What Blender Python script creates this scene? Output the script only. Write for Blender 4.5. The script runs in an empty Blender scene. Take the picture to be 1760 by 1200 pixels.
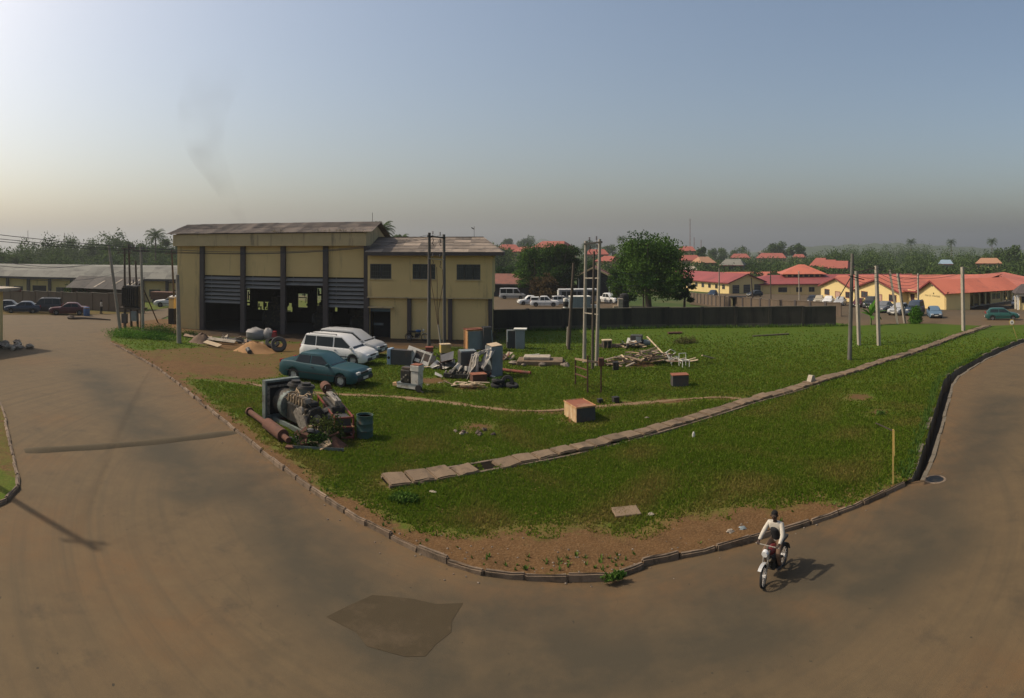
import bpy, bmesh, math, random
import numpy as np
from mathutils import Vector, Matrix, Euler
from mathutils.geometry import delaunay_2d_cdt

random.seed(7); rng = np.random.default_rng(7)
R = math.radians
scene = bpy.context.scene
COL = scene.collection

# ---------------------------------------------------------------- camera: a stitched phone panorama (cylindrical lens), 96 degrees wide
FOC, CXP, HYP, EYE = 1050.0, 880.0, 428.0, 7.5     # focal length, axis and horizon of the 1760x1200 photograph; eye height in m
cd = bpy.data.cameras.new('camera')
cd.type = 'PANO'; cd.panorama_type = 'CENTRAL_CYLINDRICAL'
cd.central_cylindrical_radius = 1.0
cd.central_cylindrical_range_u_min = -CXP / FOC; cd.central_cylindrical_range_u_max = (1760 - CXP) / FOC
cd.central_cylindrical_range_v_min = -(1200 - HYP) / FOC; cd.central_cylindrical_range_v_max = HYP / FOC
cd.clip_start = 0.1; cd.clip_end = 9000
cam = bpy.data.objects.new('camera', cd); COL.objects.link(cam)
cam.location = (0, 0, EYE); cam.rotation_euler = (R(90), 0, 0)
scene.camera = cam

# ---------------------------------------------------------------- light: hazy tropical morning, sun from the left
SUN_EL, SUN_AZ = R(46), math.atan2(0.17, -0.985)     # azimuth as an angle in the xy plane
SDIR = Vector((math.cos(SUN_EL) * math.cos(SUN_AZ), math.cos(SUN_EL) * math.sin(SUN_AZ), math.sin(SUN_EL)))
world = bpy.data.worlds.new('World'); scene.world = world; world.use_nodes = True
wn = world.node_tree.nodes; wl = world.node_tree.links
sky = wn.new('ShaderNodeTexSky'); sky.sky_type = 'NISHITA'; sky.sun_disc = False
sky.sun_elevation = SUN_EL; sky.sun_rotation = math.atan2(SDIR.x, SDIR.y)
sky.air_density = 1.2; sky.dust_density = 4.5; sky.ozone_density = 0.3; sky.altitude = 200
bg = wn['Background']; bg.inputs['Strength'].default_value = 0.128
wl.new(sky.outputs['Color'], bg.inputs['Color'])
sd = bpy.data.lights.new('sun', 'SUN'); sd.energy = 4.2; sd.angle = R(1.2); sd.color = (1.0, 0.87, 0.70)
so = bpy.data.objects.new('sun', sd); COL.objects.link(so)
so.rotation_euler = (-SDIR).to_track_quat('-Z', 'Y').to_euler()
scene.view_settings.view_transform = 'Standard'; scene.view_settings.look = 'None'
scene.view_settings.exposure = 0.0; scene.view_settings.gamma = 1.0
scene.render.engine = 'CYCLES'
scene.cycles.use_denoising = True
scene.cycles.max_bounces = 6; scene.cycles.diffuse_bounces = 3; scene.cycles.volume_bounces = 0
scene.cycles.transparent_max_bounces = 8

# ---------------------------------------------------------------- terrain and measuring helpers
def terrain(x, y):
    r = math.hypot(x, y)
    if r < 100: z = -.00045 * max(0, r - 38) ** 2
    else: z = -1.73 - 6 * (1 - math.exp(-(r - 100) * .04 / 6))
    u = min(max(0, x - 15), 60)
    return z - .0003 * u * u
def ground_at(px, py, dz=0.0):
    """where the sight line of a photograph pixel meets the terrain"""
    a = (px - CXP) / FOC; s = (py - HYP) / FOC; d = 4.0; step = 0.5; sx, sy = math.sin(a), math.cos(a)
    while d < 3000 and EYE - s * d > terrain(d * sx, d * sy) + dz: d += step
    lo, hi = d - step, d
    for _ in range(12):
        m = (lo + hi) / 2
        if EYE - s * m > terrain(m * sx, m * sy) + dz: lo = m
        else: hi = m
    return Vector((hi * sx, hi * sy, terrain(hi * sx, hi * sy) + dz))
def at(px, py, d):
    a = (px - CXP) / FOC
    return Vector((d * math.sin(a), d * math.cos(a), EYE - (py - HYP) / FOC * d))
def on_terrain(px, d, dz=0.0):
    a = (px - CXP) / FOC; x, y = d * math.sin(a), d * math.cos(a)
    return Vector((x, y, terrain(x, y) + dz))
def hdist(p): return math.hypot(p[0], p[1])
def lerp(a, b, t): return a + (b - a) * t
def smooth(a, b, x):
    t = min(1, max(0, (x - a) / (b - a))); return t * t * (3 - 2 * t)

# ---------------------------------------------------------------- mesh builder
class MB:
    def __init__(s): s.v = []; s.f = []; s.m = []; s.mi = 0
    def add(s, vs, fs):
        o = len(s.v); s.v += [tuple(v) for v in vs]
        for f in fs: s.f.append(tuple(i + o for i in f)); s.m.append(s.mi)
        return s
    def box(s, x0, x1, y0, y1, z0, z1, M=None):
        vs = [Vector((x, y, z)) for z in (z0, z1) for y in (y0, y1) for x in (x0, x1)]
        if M is not None: vs = [M @ v for v in vs]
        return s.add(vs, [(0, 2, 3, 1), (4, 5, 7, 6), (0, 1, 5, 4), (2, 6, 7, 3), (0, 4, 6, 2), (1, 3, 7, 5)])
    def cbox(s, c, size, rot=(0, 0, 0)):
        M = Matrix.Translation(c) @ Euler(rot).to_matrix().to_4x4()
        a, b, d = (k / 2 for k in size); return s.box(-a, a, -b, b, -d, d, M)
    def bar(s, p0, p1, w, h=None, up=(0, 0, 1)):
        p0, p1 = Vector(p0), Vector(p1); d = (p1 - p0); L = d.length; d.normalize(); h = h or w
        u = Vector(up)
        if abs(d.dot(u)) > .99: u = Vector((1, 0, 0))
        sx = d.cross(u).normalized(); uz = sx.cross(d)
        vs = []
        for p in (p0, p1):
            for (a, b) in ((-1, -1), (1, -1), (1, 1), (-1, 1)): vs.append(p + sx * a * w / 2 + uz * b * h / 2)
        return s.add(vs, [(3, 2, 1, 0), (4, 5, 6, 7), (0, 1, 5, 4), (1, 2, 6, 5), (2, 3, 7, 6), (3, 0, 4, 7)])
    def cyl(s, p0, p1, r0, r1=None, n=10, caps=True):
        p0, p1 = Vector(p0), Vector(p1); r1 = r0 if r1 is None else r1
        d = (p1 - p0).normalized(); u = Vector((0, 0, 1)) if abs(d.z) < .95 else Vector((1, 0, 0))
        a = d.cross(u).normalized(); b = d.cross(a)
        vs = []
        for p, r in ((p0, r0), (p1, r1)):
            for k in range(n):
                t = 2 * math.pi * k / n; vs.append(p + a * math.cos(t) * r + b * math.sin(t) * r)
        fs = [(k, n + k, n + (k + 1) % n, (k + 1) % n) for k in range(n)]
        if caps: fs += [tuple(range(n)), tuple(range(2 * n - 1, n - 1, -1))]
        return s.add(vs, fs)
    def tube(s, pts, r, n=6, r1=None):
        pts = [Vector(p) for p in pts]; N = len(pts); r1 = r if r1 is None else r1
        vs = []; prev = None
        for i, p in enumerate(pts):
            d = (pts[min(i + 1, N - 1)] - pts[max(i - 1, 0)]).normalized()
            if prev is None:
                u = Vector((0, 0, 1)) if abs(d.z) < .95 else Vector((1, 0, 0)); a = d.cross(u).normalized()
            else: a = (prev - d * prev.dot(d)).normalized()
            prev = a; b = d.cross(a); rr = lerp(r, r1, i / max(1, N - 1))
            for k in range(n):
                t = 2 * math.pi * k / n; vs.append(p + a * math.cos(t) * rr + b * math.sin(t) * rr)
        fs = [(i * n + k, i * n + (k + 1) % n, (i + 1) * n + (k + 1) % n, (i + 1) * n + k) for i in range(N - 1) for k in range(n)]
        fs += [tuple(range(n - 1, -1, -1)), tuple(range((N - 1) * n, N * n))]
        return s.add(vs, fs)
    def lathe(s, prof, n=16, M=None):
        vs = []
        for (r, z) in prof:
            for k in range(n):
                t = 2 * math.pi * k / n; v = Vector((r * math.cos(t), r * math.sin(t), z)); vs.append(M @ v if M is not None else v)
        N = len(prof)
        fs = [(i * n + k, i * n + (k + 1) % n, (i + 1) * n + (k + 1) % n, (i + 1) * n + k) for i in range(N - 1) for k in range(n)]
        if prof[0] == prof[-1]: return s.add(vs, fs)
        if prof[0][0] > 1e-6: fs.append(tuple(range(n - 1, -1, -1)))
        if prof[-1][0] > 1e-6: fs.append(tuple(range((N - 1) * n, N * n)))
        return s.add(vs, fs)
    def extr(s, poly, vec):
        """polygon (3D points) extruded along vec"""
        poly = [Vector(p) for p in poly]; vec = Vector(vec); n = len(poly)
        vs = poly + [p + vec for p in poly]
        return s.add(vs, [tuple(range(n - 1, -1, -1)), tuple(range(n, 2 * n))] + [(k, (k + 1) % n, n + (k + 1) % n, n + k) for k in range(n)])
    def slab(s, quad, t):
        q = [Vector(p) for p in quad]; nrm = (q[1] - q[0]).cross(q[-1] - q[0]).normalized()
        return s.extr([p - nrm * t for p in q], nrm * t)
    def blob(s, c, rx, ry, rz, seed=0, n=10, m=7, rough=.18, flat=False):
        rd = random.Random(seed); vs = []; c = Vector(c)
        for i in range(m + 1):
            th = math.pi * i / m
            for k in range(n):
                ph = 2 * math.pi * k / n; q = 1 + rd.uniform(-rough, rough)
                z = math.cos(th) * rz * q
                if flat: z = max(z, 0) 
                vs.append(c + Vector((math.sin(th) * math.cos(ph) * rx * q, math.sin(th) * math.sin(ph) * ry * q, z)))
        return s.add(vs, [(i * n + k, (i + 1) * n + k, (i + 1) * n + (k + 1) % n, i * n + (k + 1) % n) for i in range(m) for k in range(n)])
    def mesh(s, name, mats, sm=False):
        me = bpy.data.meshes.new(name); me.from_pydata(s.v, [], s.f)
        if not isinstance(mats, (list, tuple)): mats = [mats]
        for m in mats: me.materials.append(m)
        if len(mats) > 1: me.polygons.foreach_set('material_index', s.m)
        bm = bmesh.new(); bm.from_mesh(me); bmesh.ops.recalc_face_normals(bm, faces=bm.faces[:])
        if sm:
            for f in bm.faces: f.smooth = True
            for e in bm.edges:
                if len(e.link_faces) == 2 and e.calc_face_angle(0) > R(38): e.smooth = False
        bm.to_mesh(me); bm.free(); me.update()
        return me
    def build(s, name, mats, parent=None, sm=False, bevel=0, **kw):
        o = link(name, s.mesh(name, mats, sm), parent)
        if bevel:
            b = o.modifiers.new('bevel', 'BEVEL'); b.width = bevel; b.segments = 2; b.limit_method = 'ANGLE'; b.angle_limit = R(40)
        return tag(o, **kw)
def link(name, me, parent=None):
    o = bpy.data.objects.new(name, me); COL.objects.link(o)
    if parent is not None: o.parent = parent
    return o
def tag(o, label=None, cat=None, group=None, kind=None):
    if label: o['label'] = label
    if cat: o['category'] = cat
    if group: o['group'] = group
    if kind: o['kind'] = kind
    return o
def thing(name, label, cat, loc=(0, 0, 0), rz=0.0, group=None, kind=None):
    o = bpy.data.objects.new(name, None); COL.objects.link(o)
    o.location = loc; o.rotation_euler = (0, 0, rz); o.empty_display_size = .3
    return tag(o, label, cat, group, kind)
def put(o, loc, rot=(0, 0, 0), sc=None):
    o.location = loc; o.rotation_euler = rot
    if sc: o.scale = sc
    return o

# ---------------------------------------------------------------- procedural materials
MATS = {}
def pm(name, c, c2=None, rough=.85, scale=2.0, amt=.6, metal=0.0, bump=0.0, bscale=30, dirt=None, damt=.5, dscale=1.2, streak=False, coat=0.0, spec=.3, rnd=0.0, grime=0.0):
    """base colour c broken up by noise towards c2, patches of dirt, optional vertical streaks, relief"""
    if name in MATS: return MATS[name]
    m = bpy.data.materials.new(name); m.use_nodes = True; N = m.node_tree.nodes; L = m.node_tree.links
    b = N['Principled BSDF']; b.inputs['Roughness'].default_value = rough; b.inputs['Metallic'].default_value = metal
    b.inputs['Specular IOR Level'].default_value = spec; b.inputs['Coat Weight'].default_value = coat; b.inputs['Coat Roughness'].default_value = .08
    tc = N.new('ShaderNodeTexCoord'); oi = N.new('ShaderNodeObjectInfo')
    ad = N.new('ShaderNodeVectorMath'); ad.operation = 'ADD'; L.new(tc.outputs['Object'], ad.inputs[0])
    mu = N.new('ShaderNodeMath'); mu.operation = 'MULTIPLY'; mu.inputs[1].default_value = 37.0; L.new(oi.outputs['Random'], mu.inputs[0]); L.new(mu.outputs[0], ad.inputs[1])
    V = ad.outputs[0]
    c2 = c2 or tuple(k * .62 for k in c)
    n1 = N.new('ShaderNodeTexNoise'); n1.inputs['Scale'].default_value = scale; n1.inputs['Detail'].default_value = 6; n1.inputs['Roughness'].default_value = .65
    L.new(V, n1.inputs['Vector'])
    r1 = N.new('ShaderNodeMapRange'); r1.inputs['From Min'].default_value = .35; r1.inputs['From Max'].default_value = .72; r1.inputs['To Max'].default_value = amt
    L.new(n1.outputs['Fac'], r1.inputs['Value'])
    mx = N.new('ShaderNodeMix'); mx.data_type = 'RGBA'; mx.inputs['A'].default_value = (*c, 1); mx.inputs['B'].default_value = (*c2, 1)
    L.new(r1.outputs[0], mx.inputs['Factor']); out = mx.outputs['Result']
    if dirt:
        mp = N.new('ShaderNodeMapping'); mp.inputs['Scale'].default_value = (1, 1, .12) if streak else (1, 1, 1); L.new(V, mp.inputs['Vector'])
        n2 = N.new('ShaderNodeTexNoise'); n2.inputs['Scale'].default_value = dscale; n2.inputs['Detail'].default_value = 8; n2.inputs['Roughness'].default_value = .7; L.new(mp.outputs[0], n2.inputs['Vector'])
        r2 = N.new('ShaderNodeMapRange'); r2.inputs['From Min'].default_value = .62 - .3 * damt; r2.inputs['From Max'].default_value = .80 - .25 * damt
        L.new(n2.outputs['Fac'], r2.inputs['Value'])
        m2 = N.new('ShaderNodeMix'); m2.data_type = 'RGBA'; m2.inputs['B'].default_value = (*dirt, 1); L.new(out, m2.inputs['A']); L.new(r2.outputs[0], m2.inputs['Factor']); out = m2.outputs['Result']
    if rnd:
        h = N.new('ShaderNodeHueSaturation'); r3 = N.new('ShaderNodeMapRange'); r3.inputs['To Min'].default_value = 1 - rnd; r3.inputs['To Max'].default_value = 1 + rnd
        L.new(oi.outputs['Random'], r3.inputs['Value']); L.new(r3.outputs[0], h.inputs['Value']); L.new(out, h.inputs['Color']); out = h.outputs['Color']
    L.new(out, b.inputs['Base Color'])
    if bump:
        n3 = N.new('ShaderNodeTexNoise'); n3.inputs['Scale'].default_value = bscale; n3.inputs['Detail'].default_value = 5; L.new(V, n3.inputs['Vector'])
        bp = N.new('ShaderNodeBump'); bp.inputs['Strength'].default_value = bump; bp.inputs['Distance'].default_value = .02
        L.new(n3.outputs['Fac'], bp.inputs['Height']); L.new(bp.outputs[0], b.inputs['Normal'])
    MATS[name] = m
    return m
def leafmat(name, a, b_, trans=.25):
    if name in MATS: return MATS[name]
    m = bpy.data.materials.new(name); m.use_nodes = True; N = m.node_tree.nodes; L = m.node_tree.links
    N.remove(N['Principled BSDF'])
    at_ = N.new('ShaderNodeAttribute'); at_.attribute_name = 'var'
    mx = N.new('ShaderNodeMix'); mx.data_type = 'RGBA'; mx.inputs['A'].default_value = (*a, 1); mx.inputs['B'].default_value = (*b_, 1); L.new(at_.outputs['Fac'], mx.inputs['Factor'])
    d = N.new('ShaderNodeBsdfDiffuse'); t = N.new('ShaderNodeBsdfTranslucent'); ms = N.new('ShaderNodeMixShader'); ms.inputs[0].default_value = trans
    L.new(mx.outputs['Result'], d.inputs[0]); L.new(mx.outputs['Result'], t.inputs[0]); L.new(d.outputs[0], ms.inputs[1]); L.new(t.outputs[0], ms.inputs[2])
    L.new(ms.outputs[0], N['Material Output'].inputs['Surface']); MATS[name] = m
    return m
def noise_mix(N, L, V, scale, lo, hi, detail=6, rough=.65):
    n = N.new('ShaderNodeTexNoise'); n.inputs['Scale'].default_value = scale; n.inputs['Detail'].default_value = detail; n.inputs['Roughness'].default_value = rough; L.new(V, n.inputs['Vector'])
    r = N.new('ShaderNodeMapRange'); r.inputs['From Min'].default_value = lo; r.inputs['From Max'].default_value = hi; L.new(n.outputs['Fac'], r.inputs['Value'])
    return r.outputs[0]
def cmix(N, L, fac, A, B):
    m = N.new('ShaderNodeMix'); m.data_type = 'RGBA'
    for k, v in (('A', A), ('B', B)):
        if isinstance(v, tuple): m.inputs[k].default_value = (*v, 1)
        else: L.new(v, m.inputs[k])
    if isinstance(fac, float): m.inputs['Factor'].default_value = fac
    else: L.new(fac, m.inputs['Factor'])
    return m.outputs['Result']
# ---------------------------------------------------------------- shared materials
M_cream = pm('cream_plaster', (.56, .415, .185), (.47, .35, .155), scale=.5, dirt=(.20, .165, .095), damt=.17, dscale=1.1, streak=True, bump=.15)
M_creamhi = pm('pale_cream_plaster', (.60, .465, .21), (.52, .405, .19), scale=.4, dirt=(.36, .25, .14), damt=.12, dscale=.6, streak=True)
M_fascia = pm('weathered_concrete_fascia', (.45, .35, .19), (.32, .255, .14), scale=.8, dirt=(.07, .06, .05), damt=.28, dscale=1.2, streak=True, bump=.2)
M_pillar = pm('dark_brown_pillar_paint', (.075, .062, .058), (.05, .043, .04), scale=1.5, dirt=(.12, .1, .08), damt=.2, streak=True)
M_louvre = pm('grey_louvre_metal', (.17, .165, .155), (.10, .097, .09), rough=.6, scale=1.3, dirt=(.05, .045, .04), damt=.3, streak=True)
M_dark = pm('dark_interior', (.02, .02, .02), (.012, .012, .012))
M_asb = pm('asbestos_roof_sheet', (.21, .165, .125), (.12, .10, .082), scale=1.4, dirt=(.055, .05, .045), damt=.45, dscale=.8, bump=.3, bscale=8, rnd=.42)
M_asb2 = pm('grey_old_roof_sheet', (.17, .165, .135), (.11, .105, .09), scale=.35, dirt=(.06, .06, .05), damt=.4, dscale=.3, rnd=.15)
M_redroof = pm('red_painted_roof_sheet', (.44, .13, .078), (.36, .105, .062), scale=.25, dirt=(.27, .09, .065), damt=.3, dscale=.35, rough=.6, rnd=.10)
M_redroof2 = pm('dull_maroon_roof_sheet', (.25, .06, .055), (.19, .05, .045), scale=.25, dirt=(.13, .05, .045), damt=.3, dscale=.4, rough=.65, rnd=.10)
M_redtrim = pm('dark_red_fascia_board', (.16, .035, .035))
M_brownroof = pm('rusty_brown_roof', (.20, .08, .055), (.13, .06, .045), scale=.8, dirt=(.07, .05, .04), damt=.4)
M_glass = pm('dark_window_glass', (.03, .034, .038), (.05, .055, .06), rough=.12, scale=.8, spec=.5, rnd=.5)
M_frame = pm('window_frame_grey', (.10, .10, .095))
M_trimw = pm('pale_trim_paint', (.55, .45, .22))
M_conc = pm('pale_concrete', (.34, .29, .22), (.24, .20, .155), scale=2.0, dirt=(.12, .09, .065), damt=.35, dscale=1.6, bump=.35, rnd=.12)
M_slab = pm('slab_concrete', (.165, .115, .070), (.12, .084, .052), scale=3.0, dirt=(.075, .052, .032), damt=.4, dscale=2.4, bump=.4, rnd=.16)
M_kerb = pm('kerb_concrete', (.19, .138, .093), (.14, .10, .067), scale=4.0, dirt=(.06, .046, .03), damt=.45, dscale=3, bump=.4, rnd=.18)
M_polec = pm('concrete_pole', (.30, .265, .21), (.20, .175, .14), scale=2.2, dirt=(.10, .09, .07), damt=.3, streak=True, bump=.2, rnd=.1)
M_polew = pm('weathered_wood_pole', (.085, .065, .048), (.05, .04, .03), scale=6, dirt=(.14, .11, .08), damt=.2, streak=True, bump=.3)
M_wall = pm('blackened_block_wall', (.050, .044, .033), (.028, .025, .02), scale=.9, dirt=(.012, .012, .011), damt=.45, dscale=.9, streak=True, bump=.4, bscale=12)
M_wallcap = pm('mossy_coping', (.10, .085, .06), (.06, .055, .04), scale=1.2)
M_bwall = pm('brown_block_wall', (.13, .095, .065), (.085, .065, .047), scale=.6, dirt=(.05, .04, .03), damt=.35, dscale=.5, streak=True)
M_rust = pm('rusty_steel', (.12, .052, .032), (.065, .034, .024), rough=.9, scale=4, dirt=(.05, .035, .03), damt=.35, dscale=3, bump=.4)
M_rustp = pm('red_oxide_pipe', (.20, .055, .035), (.12, .04, .03), rough=.8, scale=3, dirt=(.06, .04, .03), damt=.3)
M_steel = pm('grimy_dark_steel', (.035, .033, .03), (.016, .016, .015), rough=.6, scale=6, metal=.3, dirt=(.11, .085, .05), damt=.35, dscale=5, bump=.3)
M_black = pm('black_rubber', (.018, .018, .018), (.03, .028, .026), rough=.9)
M_grngrey = pm('grey_green_machine_paint', (.13, .155, .14), (.075, .09, .08), rough=.55, scale=3, dirt=(.06, .05, .04), damt=.42, dscale=3)
M_alu = pm('oxidised_aluminium', (.30, .27, .225), (.16, .14, .12), rough=.5, metal=.4, scale=8, dirt=(.08, .06, .04), damt=.45, dscale=8)
M_brass = pm('tarnished_pipes', (.33, .24, .14), (.15, .105, .065), rough=.5, metal=.3, scale=8, dirt=(.06, .045, .03), damt=.4, dscale=9)
M_redframe = pm('red_frame_paint', (.19, .04, .025), (.11, .035, .024), rough=.6, scale=5, dirt=(.08, .045, .03), damt=.4, dscale=6)
M_barrel = pm('dull_green_drum', (.042, .085, .072), (.03, .06, .05), rough=.6, scale=3, dirt=(.10, .05, .03), damt=.25, dscale=4)
M_cabgrey = pm('blue_grey_cabinet_paint', (.17, .20, .205), (.11, .13, .135), rough=.55, scale=2, dirt=(.11, .075, .05), damt=.3, dscale=3, streak=True)
M_cabdark = pm('dark_cabinet_steel', (.055, .055, .055), (.035, .033, .03), rough=.6, dirt=(.1, .06, .04), damt=.3)
M_cabblue = pm('pale_blue_cabinet_paint', (.26, .34, .42), (.2, .26, .32), rough=.5)
M_cabwhite = pm('dirty_white_sheet_metal', (.52, .49, .43), (.36, .33, .28), rough=.5, scale=3, dirt=(.15, .10, .06), damt=.35, dscale=4)
M_yellowbox = pm('faded_yellow_box_paint', (.42, .30, .09), (.3, .21, .07), rough=.7, dirt=(.2, .13, .06), damt=.3)
M_orangerust = pm('orange_rust_panel', (.40, .20, .085), (.28, .13, .05), rough=.85, scale=4, dirt=(.5, .38, .22), damt=.4, dscale=3, streak=True)
M_rusttop = pm('brown_rust_top', (.24, .085, .045), (.15, .055, .035), rough=.8, scale=4, dirt=(.32, .2, .12), damt=.2)
M_wood = pm('old_timber', (.26, .18, .115), (.17, .115, .075), scale=5, dirt=(.1, .07, .045), damt=.35, dscale=5, rnd=.25)
M_woodp = pm('pale_timber', (.44, .34, .22), (.3, .22, .14), scale=5, rnd=.2)
M_cloth = pm('dirty_white_cloth', (.36, .33, .285), (.22, .195, .165), scale=3, dirt=(.14, .11, .08), damt=.35)
M_tarp = pm('grey_tarpaulin', (.21, .20, .19), (.15, .14, .135), rough=.6, scale=2)
M_redplastic = pm('red_plastic', (.30, .03, .03), rough=.4)
M_soilm = pm('orange_soil_mound', (.27, .145, .055), (.19, .10, .045), scale=3, bump=.8, bscale=10)
M_stone = pm('rubble_stone', (.25, .2, .15), (.15, .12, .09), scale=4, rnd=.3, bump=.4)
M_white = pm('white_sign_paint', (.6, .58, .52), (.5, .47, .4), rnd=.05)
M_ypost = pm('yellow_post_paint', (.36, .26, .08), (.26, .19, .06), dirt=(.2, .15, .08), damt=.25)
M_wire = pm('black_cable', (.03, .03, .032), rough=.6)
M_insul = pm('brown_porcelain', (.05, .03, .025), rough=.3)
M_bluepl = pm('blue_plastic', (.05, .10, .22), rough=.5)
M_palmtrunk = pm('palm_trunk', (.13, .1, .07), (.08, .06, .045), scale=4)
M_bark = pm('tree_bark', (.10, .075, .055), (.055, .042, .032), scale=3, bump=.5)
L_big = leafmat('broad_leaf', (.024, .058, .012), (.085, .15, .028))
L_dark = leafmat('dense_leaf', (.018, .042, .012), (.055, .10, .022))
L_wood = leafmat('wood_leaf', (.040, .066, .020), (.10, .145, .045))
L_palm = leafmat('palm_leaf', (.03, .05, .018), (.075, .11, .035))
L_bush = leafmat('bush_leaf', (.03, .09, .012), (.10, .21, .03), .3)
L_grass = leafmat('grass_blade', (.088, .145, .012), (.20, .15, .045), .45)
L_weed = leafmat('weed_leaf', (.035, .085, .015), (.11, .17, .035), .3)
# ---------------------------------------------------------------- ground, road, lawn
def seg_dist(p, a, b):
    ax, ay = a; bx, by = b; dx, dy = bx - ax, by - ay
    t = max(0, min(1, ((p[0] - ax) * dx + (p[1] - ay) * dy) / (dx * dx + dy * dy + 1e-9)))
    return math.hypot(p[0] - ax - t * dx, p[1] - ay - t * dy)
def poly_dist(p, pts): return min(seg_dist(p, pts[i], pts[i + 1]) for i in range(len(pts) - 1))
def inside(p, poly):
    c = False; j = len(poly) - 1
    for i in range(len(poly)):
        a, b = poly[i], poly[j]
        if (a[1] > p[1]) != (b[1] > p[1]) and p[0] < (b[0] - a[0]) * (p[1] - a[1]) / (b[1] - a[1]) + a[0]: c = not c
        j = i
    return c
def gp(lst): return [tuple(ground_at(*q)[:2]) for q in lst]
def resample(pts, step):
    out = [Vector(pts[0]).to_2d()]; 
    for i in range(len(pts) - 1):
        a, b = Vector(pts[i]).to_2d(), Vector(pts[i + 1]).to_2d(); n = max(1, round((b - a).length / step))
        out += [a + (b - a) * (k / n) for k in range(1, n + 1)]
    return [tuple(p) for p in out]
def catmull(pts, n=6):
    P = [Vector(p) for p in pts]; out = []
    for i in range(len(P) - 1):
        p0, p1, p2, p3 = P[max(0, i - 1)], P[i], P[i + 1], P[min(len(P) - 1, i + 2)]
        for k in range(n):
            t = k / n
            out.append(tuple(.5 * ((2 * p1) + (p2 - p0) * t + (2 * p0 - 5 * p1 + 4 * p2 - p3) * t * t + (3 * p1 - p0 - 3 * p2 + p3) * t ** 3)))
    return out + [tuple(P[-1])]
def drape(name, poly, spacing, dz, mat, attrs=None, holes=(), zfun=None, kind='structure', label=None, edge_step=None):
    """a polygon filled with a fine triangulation that follows the terrain; attrs: {name: f(x, y)} stored per vertex"""
    b = resample(list(poly) + [poly[0]], edge_step or spacing)[:-1]
    pts = [Vector(p) for p in b]; edges = [(i, (i + 1) % len(b)) for i in range(len(b))]
    for h in holes:
        hb = resample(list(h) + [h[0]], spacing)[:-1]; o = len(pts); pts += [Vector(p) for p in hb]; edges += [(o + i, o + (i + 1) % len(hb)) for i in range(len(hb))]
    xs = [p[0] for p in poly]; ys = [p[1] for p in poly]
    rr = random.Random(3)
    y = min(ys)
    while y < max(ys):
        x = min(xs)
        while x < max(xs):
            d = math.hypot(x, y); s = spacing * (1 if d < 45 else 2.5)
            q = (x + rr.uniform(-.3, .3) * spacing, y + rr.uniform(-.3, .3) * spacing)
            if inside(q, poly): pts.append(Vector(q))
            x += s
        y += spacing
    vs, es, fs, _, _, _ = delaunay_2d_cdt(pts, edges, [], 1, 1e-4)
    keep = []
    for f in fs:
        c = (sum(vs[i][0] for i in f) / len(f), sum(vs[i][1] for i in f) / len(f))
        if inside(c, poly) and not any(inside(c, h) for h in holes): keep.append(f)
    me = bpy.data.meshes.new(name)
    me.from_pydata([(v[0], v[1], terrain(v[0], v[1]) + (zfun(v[0], v[1]) if zfun else dz)) for v in vs], [], keep)
    bm = bmesh.new(); bm.from_mesh(me)
    for f in bm.faces:
        f.smooth = True
        if f.normal.z < 0: f.normal_flip()
    bm.to_mesh(me); bm.free()
    me.materials.append(mat)
    for k, fn in (attrs or {}).items():
        a = me.attributes.new(k, 'FLOAT', 'POINT'); a.data.foreach_set('value', [fn(v[0], v[1]) for v in vs])
    return tag(link(name, me), kind=kind, label=label)

# --- outlines measured on the photograph
KERB = catmull(gp([(190, 590), (222, 607), (280, 641), (340, 690), (405, 742), (460, 787), (520, 832), (600, 887), (700, 940), (760, 966), (812, 984), (900, 995), (960, 998), (1040, 996), (1085, 985), (1132, 966), (1230, 946), (1320, 921), (1400, 898), (1480, 869), (1568, 828)]), 5)
DR_L = gp([(1568, 828), (1584, 785), (1600, 732), (1612, 690), (1622, 656), (1640, 641), (1690, 613), (1750, 588)]) + [(48.5, 36.5), (62, 46)]
DR_R = gp([(1582, 826), (1602, 782), (1616, 735), (1627, 692), (1636, 660), (1647, 646), (1696, 616.5), (1755, 590.5)]) + [(49.1, 35.9), (62.6, 45.4)]
FAR_EDGE = [tuple(ground_at(*q)[:2]) for q in [(1800, 560), (1760, 561), (1690, 562), (1600, 558), (1550, 558), (1465, 562)]]
LAWN = KERB[:-1] + DR_L[:-1] + [(58, 45.5)] + FAR_EDGE + [(33, 60), (10, 60), (-8, 62), (-32, 62), (-37.0, 57), (-37.6, 50)]
PATH = catmull(gp([(300, 652), (380, 658), (460, 669), (560, 681), (700, 691), (820, 707), (930, 714), (1010, 708), (1100, 697), (1180, 690), (1240, 689), (1290, 694)]), 5)
PATH2 = gp([(1400, 664), (1500, 662), (1560, 658), (1620, 649)])
YARD = gp([(215, 612), (300, 640), (380, 652), (470, 640), (520, 618), (600, 605), (680, 608), (640, 590), (560, 590), (470, 600), (380, 600), (300, 600), (250, 605)])
EDGE_SOIL = catmull(gp([(560, 865), (680, 930), (760, 955), (860, 972), (960, 975), (1060, 968), (1160, 945), (1250, 925), (1320, 908), (1420, 886)]), 4)
SOIL_SPOTS = [(ground_at(*q), r) for q, r in [((1000, 955), 1.6), ((880, 955), 1.3), ((760, 948), .9), ((1190, 920), 1.1), ((1280, 905), 1.0), ((830, 782), .5), ((740, 660), 1.2), ((810, 672), 1.0), ((985, 730), .7), ((1100, 632), 1.2), ((820, 742), .8), ((930, 628), 1.5), ((470, 600), 3.0), ((400, 596), 3.0), ((540, 600), 2.5), ((620, 605), 3), ((300, 632), 2.2), ((250, 622), 1.4), ((360, 640), 2.5), ((430, 645), 2.4), ((700, 598), 2.5), ((670, 840), .5), ((1475, 690), .9), ((1510, 715), .6)]]
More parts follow.
